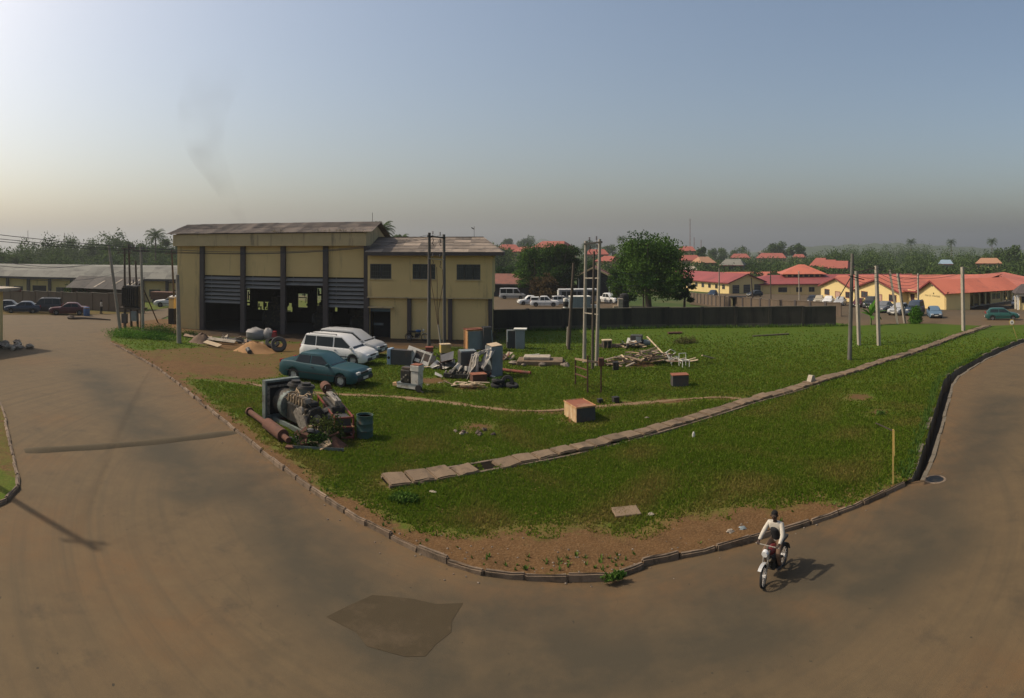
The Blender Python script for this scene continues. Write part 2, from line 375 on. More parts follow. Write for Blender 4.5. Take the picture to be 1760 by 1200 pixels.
def soil(x, y):
    p = (x, y); s = 0
    if y < 45 and x < 14: s = max(s, 1 - smooth(.12, .45, poly_dist(p, PATH)))
    s = max(s, .45 * (1 - smooth(.05, .35, poly_dist(p, PATH2))))
    if inside(p, YARD): s = max(s, .66)
    dk = poly_dist(p, KERB) if y < 50 else 9
    if x < -6: s = max(s, .85 * (1 - smooth(.3, 1.0, dk)))
    s = max(s, .62 * (1 - smooth(.1, .8, dk)))
    if y < 20: s = max(s, .95 * (1 - smooth(.28, 1.05, poly_dist(p, EDGE_SOIL))))
    for c, r in SOIL_SPOTS:
        d = math.hypot(x - c.x, y - c.y)
        if d < r * 1.6: s = max(s, .8 * (1 - smooth(r * .35, r * 1.6, d)))
    if y > 46 and x < -1: s = max(s, .75)
    return s
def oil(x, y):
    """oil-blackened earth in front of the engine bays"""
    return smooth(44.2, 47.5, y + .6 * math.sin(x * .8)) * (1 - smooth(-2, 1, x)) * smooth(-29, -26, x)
def dry(x, y):
    """patches of yellowed grass: more of it on the near corner"""
    return .85 * (1 - smooth(16, 36, math.hypot(x, y))) + .15

m = bpy.data.materials.new('lawn_turf'); m.use_nodes = True; N = m.node_tree.nodes; L = m.node_tree.links
b = N['Principled BSDF']; b.inputs['Roughness'].default_value = .95; b.inputs['Specular IOR Level'].default_value = .1
V = N.new('ShaderNodeTexCoord').outputs['Object']
a1 = N.new('ShaderNodeAttribute'); a1.attribute_name = 'soil'; a2 = N.new('ShaderNodeAttribute'); a2.attribute_name = 'dry'
g = cmix(N, L, noise_mix(N, L, V, 1.1, .35, .68), (.050, .102, .005), (.036, .078, .004))
g = cmix(N, L, noise_mix(N, L, V, 9, .42, .72), g, (.080, .140, .009))
g = cmix(N, L, noise_mix(N, L, V, 38, .35, .75), g, (.040, .060, .006))
dm = N.new('ShaderNodeMath'); dm.operation = 'MULTIPLY'; L.new(noise_mix(N, L, V, .8, .34, .60, 8, .7), dm.inputs[0]); L.new(a2.outputs['Fac'], dm.inputs[1])
g = cmix(N, L, dm.outputs[0], g, (.125, .092, .028))
s1 = cmix(N, L, noise_mix(N, L, V, 2.2, .35, .7), (.112, .060, .024), (.075, .041, .017))
s1 = cmix(N, L, noise_mix(N, L, V, 16, .45, .72), s1, (.150, .090, .042))
ns = N.new('ShaderNodeTexNoise'); ns.inputs['Scale'].default_value = 3.5; ns.inputs['Detail'].default_value = 8; ns.inputs['Roughness'].default_value = .75; L.new(V, ns.inputs['Vector'])
su = N.new('ShaderNodeMath'); su.operation = 'ADD'; L.new(a1.outputs['Fac'], su.inputs[0]); L.new(ns.outputs['Fac'], su.inputs[1])
sr = N.new('ShaderNodeMapRange'); sr.inputs['From Min'].default_value = .88; sr.inputs['From Max'].default_value = 1.22; L.new(su.outputs[0], sr.inputs['Value'])
g = cmix(N, L, sr.outputs[0], g, s1)
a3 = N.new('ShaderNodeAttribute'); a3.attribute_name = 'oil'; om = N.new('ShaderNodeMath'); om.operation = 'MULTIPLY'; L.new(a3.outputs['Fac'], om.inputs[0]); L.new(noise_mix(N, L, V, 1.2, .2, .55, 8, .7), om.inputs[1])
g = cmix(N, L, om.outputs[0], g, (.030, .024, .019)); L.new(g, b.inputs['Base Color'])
bp = N.new('ShaderNodeBump'); bp.inputs['Strength'].default_value = .6; bp.inputs['Distance'].default_value = .05; nb = N.new('ShaderNodeTexNoise'); nb.inputs['Scale'].default_value = 14; nb.inputs['Detail'].default_value = 6; L.new(V, nb.inputs['Vector']); L.new(nb.outputs['Fac'], bp.inputs['Height']); L.new(bp.outputs[0], b.inputs['Normal'])
M_lawn = m

def lawn_z(x, y):
    n = .035 * math.sin(x * .9 + 1.3 * math.sin(y * .5)) * math.cos(y * .8) + .05 * math.sin(x * .31 + 2) * math.sin(y * .27)
    k = smooth(.15, 1.6, min(poly_dist((x, y), KERB), poly_dist((x, y), DR_L))) if y < 50 else 1
    f = 1 - smooth(40, 46, y)
    return .11 + k * f * (.06 + n)
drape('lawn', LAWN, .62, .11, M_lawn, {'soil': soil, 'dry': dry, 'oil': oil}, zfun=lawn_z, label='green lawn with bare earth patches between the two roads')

# --- asphalt
m = bpy.data.materials.new('dusty_asphalt'); m.use_nodes = True; N = m.node_tree.nodes; L = m.node_tree.links
b = N['Principled BSDF']; b.inputs['Roughness'].default_value = .9; b.inputs['Specular IOR Level'].default_value = .2
V = N.new('ShaderNodeTexCoord').outputs['Object']
ad_ = N.new('ShaderNodeAttribute'); ad_.attribute_name = 'dust'; aw = N.new('ShaderNodeAttribute'); aw.attribute_name = 'worn'
c = cmix(N, L, noise_mix(N, L, V, .35, .36, .66, 8, .62), (0.1121, 0.0773, 0.0406), (0.0931, 0.0662, 0.0357))
c = cmix(N, L, noise_mix(N, L, V, 1.7, .42, .74, 8, .7), c, (0.1254, 0.0874, 0.0448))
c = cmix(N, L, noise_mix(N, L, V, .75, .56, .70, 8, .7), c, (0.0760, 0.0561, 0.0329))
wm = N.new('ShaderNodeMath'); wm.operation = 'MULTIPLY'; L.new(noise_mix(N, L, V, .5, .20, .56, 8, .62), wm.inputs[0]); L.new(aw.outputs['Fac'], wm.inputs[1])
c = cmix(N, L, wm.outputs[0], c, (0.0513, 0.0432, 0.0280))
du = N.new('ShaderNodeMath'); du.operation = 'MULTIPLY'; L.new(noise_mix(N, L, V, 1.4, .30, .68, 8, .72), du.inputs[0]); L.new(ad_.outputs['Fac'], du.inputs[1])
c = cmix(N, L, du.outputs[0], c, (0.1425, 0.0791, 0.0336))
c = cmix(N, L, noise_mix(N, L, V, 55, .5, .85, 3, .6), c, (0.0589, 0.0460, 0.0280))
ct_ = N.new('ShaderNodeVectorMath'); ct_.operation = 'SUBTRACT'; L.new(V, ct_.inputs[0]); ct_.inputs[1].default_value = (1.5, 23.0, 0)
ln_ = N.new('ShaderNodeVectorMath'); ln_.operation = 'LENGTH'; L.new(ct_.outputs[0], ln_.inputs[0]); sx_ = N.new('ShaderNodeSeparateXYZ'); L.new(ct_.outputs[0], sx_.inputs[0])
an_ = N.new('ShaderNodeMath'); an_.operation = 'ARCTAN2'; L.new(sx_.outputs['X'], an_.inputs[0]); L.new(sx_.outputs['Y'], an_.inputs[1])
am_ = N.new('ShaderNodeMath'); am_.operation = 'MULTIPLY'; L.new(an_.outputs[0], am_.inputs[0]); am_.inputs[1].default_value = .9
rm_ = N.new('ShaderNodeMath'); rm_.operation = 'MULTIPLY'; L.new(ln_.outputs['Value'], rm_.inputs[0]); rm_.inputs[1].default_value = 2.2
cb_ = N.new('ShaderNodeCombineXYZ'); L.new(rm_.outputs[0], cb_.inputs['X']); L.new(am_.outputs[0], cb_.inputs['Y'])
tm_ = N.new('ShaderNodeMath'); tm_.operation = 'MULTIPLY'; L.new(noise_mix(N, L, cb_.outputs[0], 1.6, .46, .72, 6, .6), tm_.inputs[0]); tm_.inputs[1].default_value = .45
c = cmix(N, L, tm_.outputs[0], c, (0.0627, 0.0497, 0.0308))
vo = N.new('ShaderNodeTexVoronoi'); vo.feature = 'DISTANCE_TO_EDGE'; vo.inputs['Scale'].default_value = .42; wv = N.new('ShaderNodeVectorMath'); wv.operation = 'ADD'; nw_ = N.new('ShaderNodeTexNoise'); nw_.inputs['Scale'].default_value = 1.3; nw_.inputs['Detail'].default_value = 6; L.new(V, nw_.inputs['Vector']); L.new(V, wv.inputs[0]); L.new(nw_.outputs['Color'], wv.inputs[1]); L.new(wv.outputs[0], vo.inputs['Vector'])
ck = N.new('ShaderNodeMapRange'); ck.inputs['From Min'].default_value = .002; ck.inputs['From Max'].default_value = .010; ck.inputs['To Min'].default_value = .22; ck.inputs['To Max'].default_value = 0; L.new(vo.outputs['Distance'], ck.inputs['Value'])
cq = N.new('ShaderNodeMath'); cq.operation = 'MULTIPLY'; L.new(ck.outputs[0], cq.inputs[0]); L.new(noise_mix(N, L, V, .22, .50, .60, 3, .5), cq.inputs[1])
c = cmix(N, L, cq.outputs[0], c, (0.0427, 0.0340, 0.0210))
spk = noise_mix(N, L, V, 7, .715, .74, 3, .5)
c = cmix(N, L, spk, c, (0.0427, 0.0350, 0.0224))
L.new(c, b.inputs['Base Color'])
bp = N.new('ShaderNodeBump'); bp.inputs['Strength'].default_value = .35; bp.inputs['Distance'].default_value = .01; nb = N.new('ShaderNodeTexNoise'); nb.inputs['Scale'].default_value = 70; nb.inputs['Detail'].default_value = 4; L.new(V, nb.inputs['Vector']); L.new(nb.outputs['Fac'], bp.inputs['Height']); L.new(bp.outputs[0], b.inputs['Normal'])
M_road = m
WORN = [catmull(gp(l), 4) for l in ([(420, 800), (540, 930), (640, 1030), (760, 1070), (900, 1050), (1060, 1040), (1250, 1010)], [(500, 900), (620, 1060), (760, 1110), (900, 1080)], [(1180, 1030), (1380, 960), (1560, 880), (1660, 790), (1720, 690)], [(150, 640), (240, 720), (330, 840)], [(760, 1170), (900, 1150), (1080, 1130), (1280, 1080), (1480, 1000), (1600, 920)])]
DUSTY = [(ground_at(*q), r) for q, r in [((60, 620), 2), ((90, 720), 1.2), ((70, 790), 1.3), ((60, 900), 1.8), ((200, 985), 1.6), ((20, 930), 1.5), ((300, 1090), 1.2), ((370, 735), 1.2), ((350, 715), 1.0), ((1150, 1000), .9), ((1060, 1010), .8), ((1450, 910), .8), ((1590, 800), .8), ((1390, 1040), .5), ((210, 575), 2.5), ((1740, 1180), 1.2), ((1300, 990), .7), ((660, 925), .7)]]
def dust(x, y):
    p = (x, y); dk = min(poly_dist(p, KERB), poly_dist(p, DR_R))
    s = .95 * (1 - smooth(.05, 1.15, dk))
    s = max(s, .35 * (1 - smooth(.6, 2.6, dk)))
    for c_, r in DUSTY:
        d = math.hypot(x - c_.x, y - c_.y)
        if d < r * 1.5: s = max(s, .75 * (1 - smooth(r * .2, r * 1.5, d)))
    return s
def worn(x, y):
    if math.hypot(x, y) > 40: return 0
    return max(.95 * (1 - smooth(.4, 2.0, poly_dist((x, y), w))) for w in WORN)
ROAD = gp([(305, 527), (252, 535), (212, 540), (150, 541), (60, 541), (0, 541)]) + [(-75, 60), (-78, 20), (-40, -6), (40, -8), (70, 20), (72, 50)] + [(58, 45.8)] + [(20, 30), (-18, 38), (-30, 47), (-36, 54), (-40, 64), (-44, 74)]
HOLE = [DR_L[0]] + DR_L[1:] + DR_R[::-1]
drape('road', ROAD, .8, 0.0, M_road, {'dust': dust, 'worn': worn}, holes=[HOLE], label='dusty worn asphalt road bending round the lawn')
drape('asphalt_patch', [(x + random.uniform(-.12, .12), y + random.uniform(-.10, .10)) for x, y in resample(gp([(566, 1058), (600, 1036), (640, 1022), (720, 1030), (797, 1040), (772, 1092), (722, 1122), (690, 1126), (640, 1108), (566, 1058)]), .45)[:-1]], .5, .005, pm('patched_asphalt', (.060, .046, .028), (.050, .039, .024), rough=.98, spec=.05, scale=1.5, dirt=(.082, .061, .038), damt=.5, dscale=1.1, bump=.3, bscale=60), label='darker patch of newer asphalt in the near road')
# far road and car park by the red-roofed offices
FROAD = FAR_EDGE[1:] + [(32.0, 57), (30, 100), (45, 150), (95, 150), (125, 118), (110, 70), (75, 40), (62, 40)]
drape('car_park', FROAD, 2.6, .02, M_road, {'dust': lambda x, y: .55 if y < 54 else .15, 'worn': lambda x, y: .45 if y > 60 else .0}, label='asphalt car park in front of the red-roofed offices')
YARD2 = [(-8, 64), (3, 64), (5, 84), (15, 90), (28, 140), (-12, 140)]
drape('motor_yard', YARD2, 2.6, .02, M_road, {'dust': lambda x, y: .3, 'worn': lambda x, y: .5}, label='paved yard behind the dark wall')

# --- base ground reaching the horizon
m = bpy.data.materials.new('open_ground'); m.use_nodes = True; N = m.node_tree.nodes; L = m.node_tree.links
b = N['Principled BSDF']; b.inputs['Roughness'].default_value = .95; b.inputs['Specular IOR Level'].default_value = .1
V = N.new('ShaderNodeTexCoord').outputs['Object']
c = cmix(N, L, noise_mix(N, L, V, .03, .45, .6), (.055, .085, .02), (.16, .12, .065))
c = cmix(N, L, noise_mix(N, L, V, .4, .35, .7), c, (.04, .06, .018))
L.new(c, b.inputs['Base Color']); M_open = m
mb = MB(); rad = [0.5, 6, 12, 18, 24, 30, 35, 40] + [40 * 1.07 ** k for k in range(1, 76)]; na = 120
def base_z2(x, y):
    r = math.hypot(x, y); return terrain(x, y) - lerp(.9, .06, smooth(60, 68, r)) + 0
for r in rad:
    for k in range(na):
        t = 2 * math.pi * k / na; x, y = r * math.sin(t), r * math.cos(t); mb.v.append((x, y, base_z2(x, y)))
for i in range(len(rad) - 1):
    for k in range(na): mb.f.append((i * na + k, (i + 1) * na + k, (i + 1) * na + (k + 1) % na, i * na + (k + 1) % na)); mb.m.append(0)
mb.f.append(tuple(range(na))); mb.m.append(0)
mb.build('ground', M_open, kind='structure', sm=True, label='open ground running out to the horizon')
drape('earth_verge', [(-90, 15), (-90, 110), (-20, 110), (-9, 63), (-33, 61), (-39, 64)] + [(-43.5, 73.5)] + [tuple(p) for p in gp([(305, 527), (252, 535), (212, 540), (150, 541), (60, 541), (0, 541)])] + [(-75, 59.6), (-77, 20)], 2.4, .03, M_lawn, {'soil': lambda x, y: .62 if y < 64 else .35, 'dry': lambda x, y: .5}, label='earth verge and grass beyond the left road')

# --- kerb stones, one by one
def along(pts, step):
    """points every step metres along a polyline with their direction"""
    out = []; acc = 0; nxt = step / 2
    for i in range(len(pts) - 1):
        a, b_ = Vector(pts[i][:2]), Vector(pts[i + 1][:2]); L_ = (b_ - a).length
        while nxt <= acc + L_:
            p = a + (b_ - a) * ((nxt - acc) / L_); d = (b_ - a) / L_; out.append((p, math.atan2(d.y, d.x))); nxt += step
        acc += L_
    return out
def stone_mesh(name, l, w, h, seed, mat, jit=.012):
    rd = random.Random(seed); bm = bmesh.new(); bmesh.ops.create_cube(bm, size=1)
    bmesh.ops.subdivide_edges(bm, edges=[e for e in bm.edges if abs(e.verts[0].co.x - e.verts[1].co.x) > .5], cuts=2)
    for v in bm.verts:
        v.co = Vector((v.co.x * l, v.co.y * w, v.co.z * h)) + Vector((rd.uniform(-jit, jit), rd.uniform(-jit, jit), rd.uniform(-jit, jit)))
    bmesh.ops.bevel(bm, geom=[e for e in bm.edges if e.calc_face_angle(0) > .8], offset=min(h, w) * .3, segments=2, affect='EDGES')
    me = bpy.data.meshes.new(name); bm.to_mesh(me); bm.free(); me.materials.append(mat); return me
kerb = thing('kerb', 'broken kerb of concrete stones along the lawn corner', None, kind='structure')
kms = [stone_mesh('kerb_stone', .955, .115, .24, k, M_kerb, .018) for k in range(5)]
for i, (p, a) in enumerate(along(KERB, .96)):
    if random.random() < .03: continue
    o = link('kerb_stone', kms[i % 5], kerb); z = terrain(p.x, p.y)
    put(o, (p.x + random.uniform(-.03, .03), p.y + random.uniform(-.03, .03), z + .05 + random.uniform(-.055, .015)), (random.uniform(-.07, .07), random.uniform(-.025, .025), a + random.uniform(-.03, .03)))
# left traffic island
ISL = catmull(gp([(-40, 640), (0, 697), (12, 745), (24, 800), (29, 822), (29, 838), (20, 852), (0, 868), (-40, 884)]), 4)
drape('traffic_island', ISL + [(-26, 11), (-27, 22)], .6, .10, M_lawn, {'soil': lambda x, y: .6 if y > 13.5 else .25, 'dry': lambda x, y: .5}, label='earth island behind the kerb at the left edge')
kerb2 = thing('island_kerb', 'curved kerb of pale stones round the left island', None, kind='structure')
for i, (p, a) in enumerate(along(ISL, .96)):
    put(link('kerb_stone', kms[(i + 2) % 5], kerb2), (p.x, p.y, .03 + random.uniform(-.02, .012)), (random.uniform(-.04, .04), random.uniform(-.02, .02), a + random.uniform(-.02, .02)))

# --- footpath of drain covers
FP = gp([(662, 838), (720, 830), (850, 808), (980, 784), (1100, 754), (1290, 696), (1450, 650), (1580, 607), (1697, 563)])
fpth = thing('footpath', 'line of loose concrete slabs crossing the lawn diagonally', None, kind='structure')
sms = [stone_mesh('slab', .74, .72, .11, 20 + k, M_slab, .018) for k in range(6)]
for i, (p, a) in enumerate(along(FP, .775)):
    if i == 4: continue
    if i in (3, 5) : 
        o = link('slab', sms[i % 6], fpth); put(o, (p.x + .05, p.y - .12, terrain(p.x, p.y) + lawn_z(p.x, p.y) + .06), (.07, .07 * (-1) ** i, a + .12)); continue
    o = link('slab', sms[i % 6], fpth); z = terrain(p.x, p.y) + lawn_z(p.x, p.y)
    put(o, (p.x + random.uniform(-.02, .02), p.y + random.uniform(-.03, .03), z + .075 + random.uniform(-.012, .025)), (random.uniform(-.04, .04), random.uniform(-.035, .035), a + random.uniform(-.03, .03)), (1, 1.35 if i < 3 else 1, 1))
mb = MB()
for k in range(len(FP) - 1):
    a, b_ = Vector(FP[k]), Vector(FP[k + 1]); nseg = max(1, int((b_ - a).length / .8)); n_ = (b_ - a).normalized(); n_ = Vector((-n_.y, n_.x)) * .34
    for i in range(nseg):
        p0, p1 = a.lerp(b_, i / nseg), a.lerp(b_, (i + 1) / nseg)
        mb.add([(q.x, q.y, terrain(*q) + lawn_z(*q) + .018) for q in (p0 - n_, p1 - n_, p1 + n_, p0 + n_)], [(0, 1, 2, 3)])
mb.build('drain_bed', pm('drain_gap_shade', (.018, .015, .012), rough=1.0, spec=.0), fpth)  # flat black strip; its colour stands in for the shaded drain below the slabs
mb = MB()
for k in range(len(FP) - 1):
    a, b_ = Vector(FP[k]), Vector(FP[k + 1]); n_ = (b_ - a).normalized(); n_ = Vector((-n_.y, n_.x))
    for s_ in (-.40, .40):
        pa, pb = a + n_ * s_, b_ + n_ * s_
        mb.bar((pa.x, pa.y, terrain(*pa) + .08), (pb.x, pb.y, terrain(*pb) + .08), .12, .26)
mb.build('drain_wall', M_kerb, fpth)

# --- speed hump
hump = MB(); A, B_ = ground_at(42, 775), ground_at(404, 743); n_ = (B_ - A).normalized(); pr = Vector((-n_.y, n_.x, 0))
segs = 24
for i in range(segs + 1):
    p = A + (B_ - A) * (i / segs); e = smooth(0, .06, i / segs) * smooth(0, .06, 1 - i / segs)
    for j in range(9):
        t = j / 8 * 2 - 1; hump.v.append(tuple(p + pr * t * (.36 + .03 * math.sin(i)) + Vector((0, 0, -.02 + .115 * math.cos(t * math.pi / 2) * (.3 + .7 * e)))))
for i in range(segs):
    for j in range(8): hump.f.append((i * 9 + j, (i + 1) * 9 + j, (i + 1) * 9 + j + 1, i * 9 + j + 1)); hump.m.append(0)
hump.build('speed_hump', pm('grey_hump_concrete', (.084, .068, .045), (.068, .056, .037), rough=.98, spec=.05, scale=2, dirt=(.11, .082, .05), damt=.3, dscale=2, bump=.3), sm=True, label='rounded grey concrete speed hump across the left road', cat='speed hump')

# --- open storm drain on the right
dr = thing('storm_drain', 'open concrete storm drain between the lawn and the right road', None, kind='structure')
def ribbon(pts, z0, z1, th, side):
    mbx = MB()
    for i in range(len(pts) - 1):
        a, b_ = Vector(pts[i]), Vector(pts[i + 1]); d = (b_ - a).normalized(); nn = Vector((-d.y, d.x)) * side * th
        za, zb = terrain(*a), terrain(*b_)
        q = [(a.x, a.y, za + z0), (b_.x, b_.y, zb + z0), (b_.x, b_.y, zb + z1), (a.x, a.y, za + z1)]
        mbx.extr(q, (nn.x, nn.y, 0))
    return mbx
M_drain = pm('mossy_drain_concrete', (.15, .122, .085), (.09, .078, .056), scale=2, dirt=(.05, .046, .034), damt=.4, streak=True, bump=.4)
for pts_, top_, th_, sd_ in ((resample(DR_L, .9), .13, .15, 1), (resample(DR_R, .9), .03, .12, -1)):
    for i in range(len(pts_) - 1):
        j0 = random.uniform(-.08, .04) if sd_ > 0 else random.uniform(-.03, .01)
        a_, b2_ = Vector(pts_[i]), Vector(pts_[i + 1]); jj = Vector((random.uniform(-.03, .03), random.uniform(-.03, .03))); ribbon([tuple(a_ + jj), tuple(b2_ + jj)], -.75, top_ + j0, th_ + random.uniform(0, .05), sd_).build('drain_wall', M_drain, dr)
mb = MB()
for i in range(len(DR_L) - 1):
    q = [(*DR_L[i], 0), (*DR_L[i + 1], 0), (*DR_R[i + 1], 0), (*DR_R[i], 0)]
    mb.add([(x, y, terrain(x, y) - .7) for x, y, _ in q], [(0, 1, 2, 3)])
mb.build('drain_floor', pm('drain_silt', (.06, .045, .03), (.03, .025, .02), scale=3), dr)
p = ground_at(1607, 824)
mh = thing('manhole_cover', 'round iron manhole cover in the road beside the storm drain', 'manhole cover', (p.x, p.y, 0))
MB().lathe([(0, .012), (.27, .012), (.28, .004), (.28, -.03)], 24).build('lid', M_steel, mh, sm=True)
MB().lathe([(.29, -.03), (.29, .010), (.36, .010), (.37, .0)], 24).build('rim', M_kerb, mh, sm=True)

# --- trodden dirt trails over the grass
def trail(name, label, pts, w, seed):
    rd = random.Random(seed); P = resample(pts, .3); mb = MB()
    for i, q in enumerate(P):
        a, b_ = Vector(P[max(0, i - 1)]), Vector(P[min(len(P) - 1, i + 1)]); d = (b_ - a).normalized(); n_ = Vector((-d.y, d.x)); e = min(1, i / 3, (len(P) - 1 - i) / 3) * .9 + .1
        wl_ = [w * e * (.75 + .35 * math.sin(i * .21 + s * 2) + rd.uniform(-.15, .15)) for s in (0, 1)]
        for t in (-wl_[0], -.3 * wl_[0], .3 * wl_[1], wl_[1]):
            p_ = Vector(q) + n_ * t; mb.v.append((p_.x, p_.y, terrain(*p_) + lawn_z(*p_) + (.03 if abs(t) < .5 * w else .008)))
    for i in range(len(P) - 1):
        for k in range(3): mb.f.append((i * 4 + k, i * 4 + k + 1, (i + 1) * 4 + k + 1, (i + 1) * 4 + k)); mb.m.append(0)
    mb.build(name, pm('trodden_earth', (.20, .128, .066), (.145, .088, .042), scale=3, dirt=(.09, .085, .03), damt=.3, dscale=5, bump=.5, bscale=20), sm=True, kind='structure', label=label)
trail('dirt_trail', 'thin trodden trail crossing the lawn to the footpath', [q for q in PATH if q[0] > -14], .24, 1)
# ---------------------------------------------------------------- air: even haze over the whole place
hm = bpy.data.materials.new('hazy_air'); hm.use_nodes = True; hn = hm.node_tree.nodes; hn.remove(hn['Principled BSDF'])
pv = hn.new('ShaderNodeVolumePrincipled'); pv.inputs['Color'].default_value = (.60, .63, .65, 1); pv.inputs['Density'].default_value = .00042; pv.inputs['Anisotropy'].default_value = .38
hm.node_tree.links.new(pv.outputs[0], hn['Material Output'].inputs['Volume'])
MB().box(-3600, 3600, -400, 4200, -14, 130).build('haze', hm, kind='stuff', label='thin even haze over the whole landscape')
def wall_with_holes(mb, x0, x1, z0, z1, holes, y0, y1):
    xs = sorted({x0, x1, *[h[0] for h in holes], *[h[1] for h in holes]})
    for i in range(len(xs) - 1):
        a, b_ = xs[i], xs[i + 1]; hs = [h for h in holes if h[0] <= a + 1e-6 and h[1] >= b_ - 1e-6]; z = z0
        for h in sorted(hs, key=lambda h: h[2]):
            if h[2] > z: mb.box(a, b_, y0, y1, z, h[2])
            z = h[3]
        if z1 > z: mb.box(a, b_, y0, y1, z, z1)
# ---------------------------------------------------------------- generator hall (left) : facade on y = 50
FY = 50.0; GZ = -.06
hall = thing('generator_hall', 'tall cream generator hall with dark pillars and open louvred bays', 'building', (-21.3, FY, GZ))
X0, X1 = -9.2, 9.25                       # local x of the two ends
PX = [-6.4, -2.2, 1.7, 5.6, 9.2]
DEP = 8.6
mb = MB(); mb.box(X0, PX[0], 0, .25, 0, 7.85); mb.box(X0, X0 + .25, .25, DEP, 0, 7.85)
for k in range(4): mb.box(PX[k], PX[k + 1], 0, .22, 5.14, 7.85)
mb.box(X1 - .25, X1, .3, DEP, 0, 7.85)
mb.build('wall', M_cream, hall)
# rear wall with openings to the light behind
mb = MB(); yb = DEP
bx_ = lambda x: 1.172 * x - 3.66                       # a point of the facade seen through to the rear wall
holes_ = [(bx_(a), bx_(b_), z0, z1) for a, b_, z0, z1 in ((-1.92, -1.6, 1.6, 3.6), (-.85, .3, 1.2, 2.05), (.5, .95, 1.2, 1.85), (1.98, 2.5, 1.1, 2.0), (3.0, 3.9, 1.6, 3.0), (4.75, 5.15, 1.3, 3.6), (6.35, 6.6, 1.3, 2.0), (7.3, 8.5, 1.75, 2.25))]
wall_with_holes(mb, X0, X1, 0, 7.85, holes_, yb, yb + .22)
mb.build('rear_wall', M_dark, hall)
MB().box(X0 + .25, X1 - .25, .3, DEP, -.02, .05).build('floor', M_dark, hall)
MB().box(X0 + .252, X0 + .27, .28, DEP, .05, 7.8).box(X0 + .252, PX[0], .26, .28, .05, 7.8).build('shade_lining', M_dark, hall); MB().box(X1 - .27, X1 - .252, .3, DEP, .05, 7.8).build('shade_lining', M_dark, hall)  # black sheets added inside; they put the bays' shade into the colour
for k in range(4): MB().box(PX[k] + .22, PX[k + 1] - .22, .1, .13, 5.12 - .36 * (7 if k in (0, 3) else (3 if k == 1 else 2)), 5.13).build('louvre_back', M_dark, hall)  # added black sheet behind the slats, shading their gaps by colour
rdh = random.Random(31); mb = MB()
for _ in range(170):
    x, z = rdh.uniform(-6, 7), rdh.uniform(1.1, 3.4); l = rdh.uniform(.15, .9); y = yb - rdh.uniform(.1, .8)
    if rdh.random() < .6: mb.bar((x, y, z), (x, y, z + l), rdh.uniform(.04, .16))
    else: mb.bar((x, y, z), (x + l, y, z), rdh.uniform(.05, .14))
mb.build('pipework', M_dark, hall, kind='stuff')
for x in PX: MB().box(x - .22, x + .22, -.28, .12, 0, 7.80).build('pillar', M_pillar, hall, bevel=.02)
MB().box(X0 - .12, X1 + .02, -.62, .3, 7.82, 8.92).build('fascia', M_fascia, hall, bevel=.02)
lm = MB().extr([(0, -.17, .0), (0, .03, .22), (0, .05, .20), (0, -.15, -.02)], (1, 0, 0)).mesh('louvre_slat', M_louvre)
for k in range(4):
    w = PX[k + 1] - PX[k] - .44; n = 7 if k in (0, 3) else (3 if k == 1 else 2)
    for i in range(n):
        o = link('louvre_slat', lm, hall); put(o, (PX[k] + .22, .06, 5.12 - .36 * (i + 1)), (0, random.uniform(-.006, .006) + (.004 if k == 1 else 0), 0), (w, 1, 1.12))
    MB().box(PX[k] + .85, PX[k] + .91, .07, .11, 5.12 - .36 * n, 5.12).build('mullion', M_louvre, hall)
# roof: corrugated sheets laid one by one over an asymmetric pitch
def corr_sheet(name, w, l, mat, pitch=.18, amp=.028, th=.012, slopes=1):
    mbx = MB(); n = max(6, int(w / pitch * 4))
    for j in (0, 1):
        for k in range(n + 1):
            x = w * k / n; mbx.v.append((x, l * j, amp * math.sin(2 * math.pi * x / pitch)))
    for k in range(n): mbx.f.append((k, k + 1, n + 2 + k, n + 1 + k)); mbx.m.append(0)
    return mbx.mesh(name, mat, True)
RIDGE_Y, RIDGE_Z, EAVE_Z = 3.1, 9.95, 8.98
ncol = 12; xs0, xs1 = X0 - .75, X1 + .45; wcol = (xs1 - xs0) / ncol
sl = math.hypot(RIDGE_Y + .85, RIDGE_Z - EAVE_Z); ang = math.atan2(RIDGE_Z - EAVE_Z, RIDGE_Y + .85)
shm = corr_sheet('roof_sheet', wcol + .1, sl / 2 + .12, M_asb)
for c in range(ncol):
    for r in range(2):
        o = link('roof_sheet', shm, hall); t = r * .5
        put(o, (xs0 + c * wcol, -.85 + t * (RIDGE_Y + .85), EAVE_Z + t * (RIDGE_Z - EAVE_Z) + .018 * r + .006 * (c % 2) + random.uniform(0, .02)), (ang + random.uniform(-.004, .004), random.uniform(-.003, .003), 0))
sl2 = math.hypot(DEP + .7 - RIDGE_Y, RIDGE_Z - 8.3); ang2 = math.atan2(8.3 - RIDGE_Z, DEP + .7 - RIDGE_Y)
o = link('rear_roof', corr_sheet('rear_roof', xs1 - xs0, sl2, M_asb), hall); put(o, (xs0, RIDGE_Y, RIDGE_Z + .02), (ang2, 0, 0))
mb = MB()
for x in (X0, X1 - .2): MB().extr([(x, .3, 7.85), (x, DEP, 7.85), (x, DEP, 8.25), (x, RIDGE_Y, RIDGE_Z - .12), (x, -.4, EAVE_Z - .06), (x, -.4, 8.9), (x, .3, 8.9)], (.2, 0, 0)).build('gable', M_fascia, hall)
MB().extr([(xs0, -.15, 8.93), (xs0, .1, 9.1), (xs0, RIDGE_Y, RIDGE_Z - .06), (xs0, RIDGE_Y + .25, RIDGE_Z - .1), (xs0, .1, 8.93)], (.05, 0, 0)).build('barge_board', M_dark, hall)
MB().cyl((X1 - .3, RIDGE_Y, RIDGE_Z - .1), (X1 - .3, RIDGE_Y, RIDGE_Z + .85), .02, n=6).build('lightning_rod', M_steel, hall)
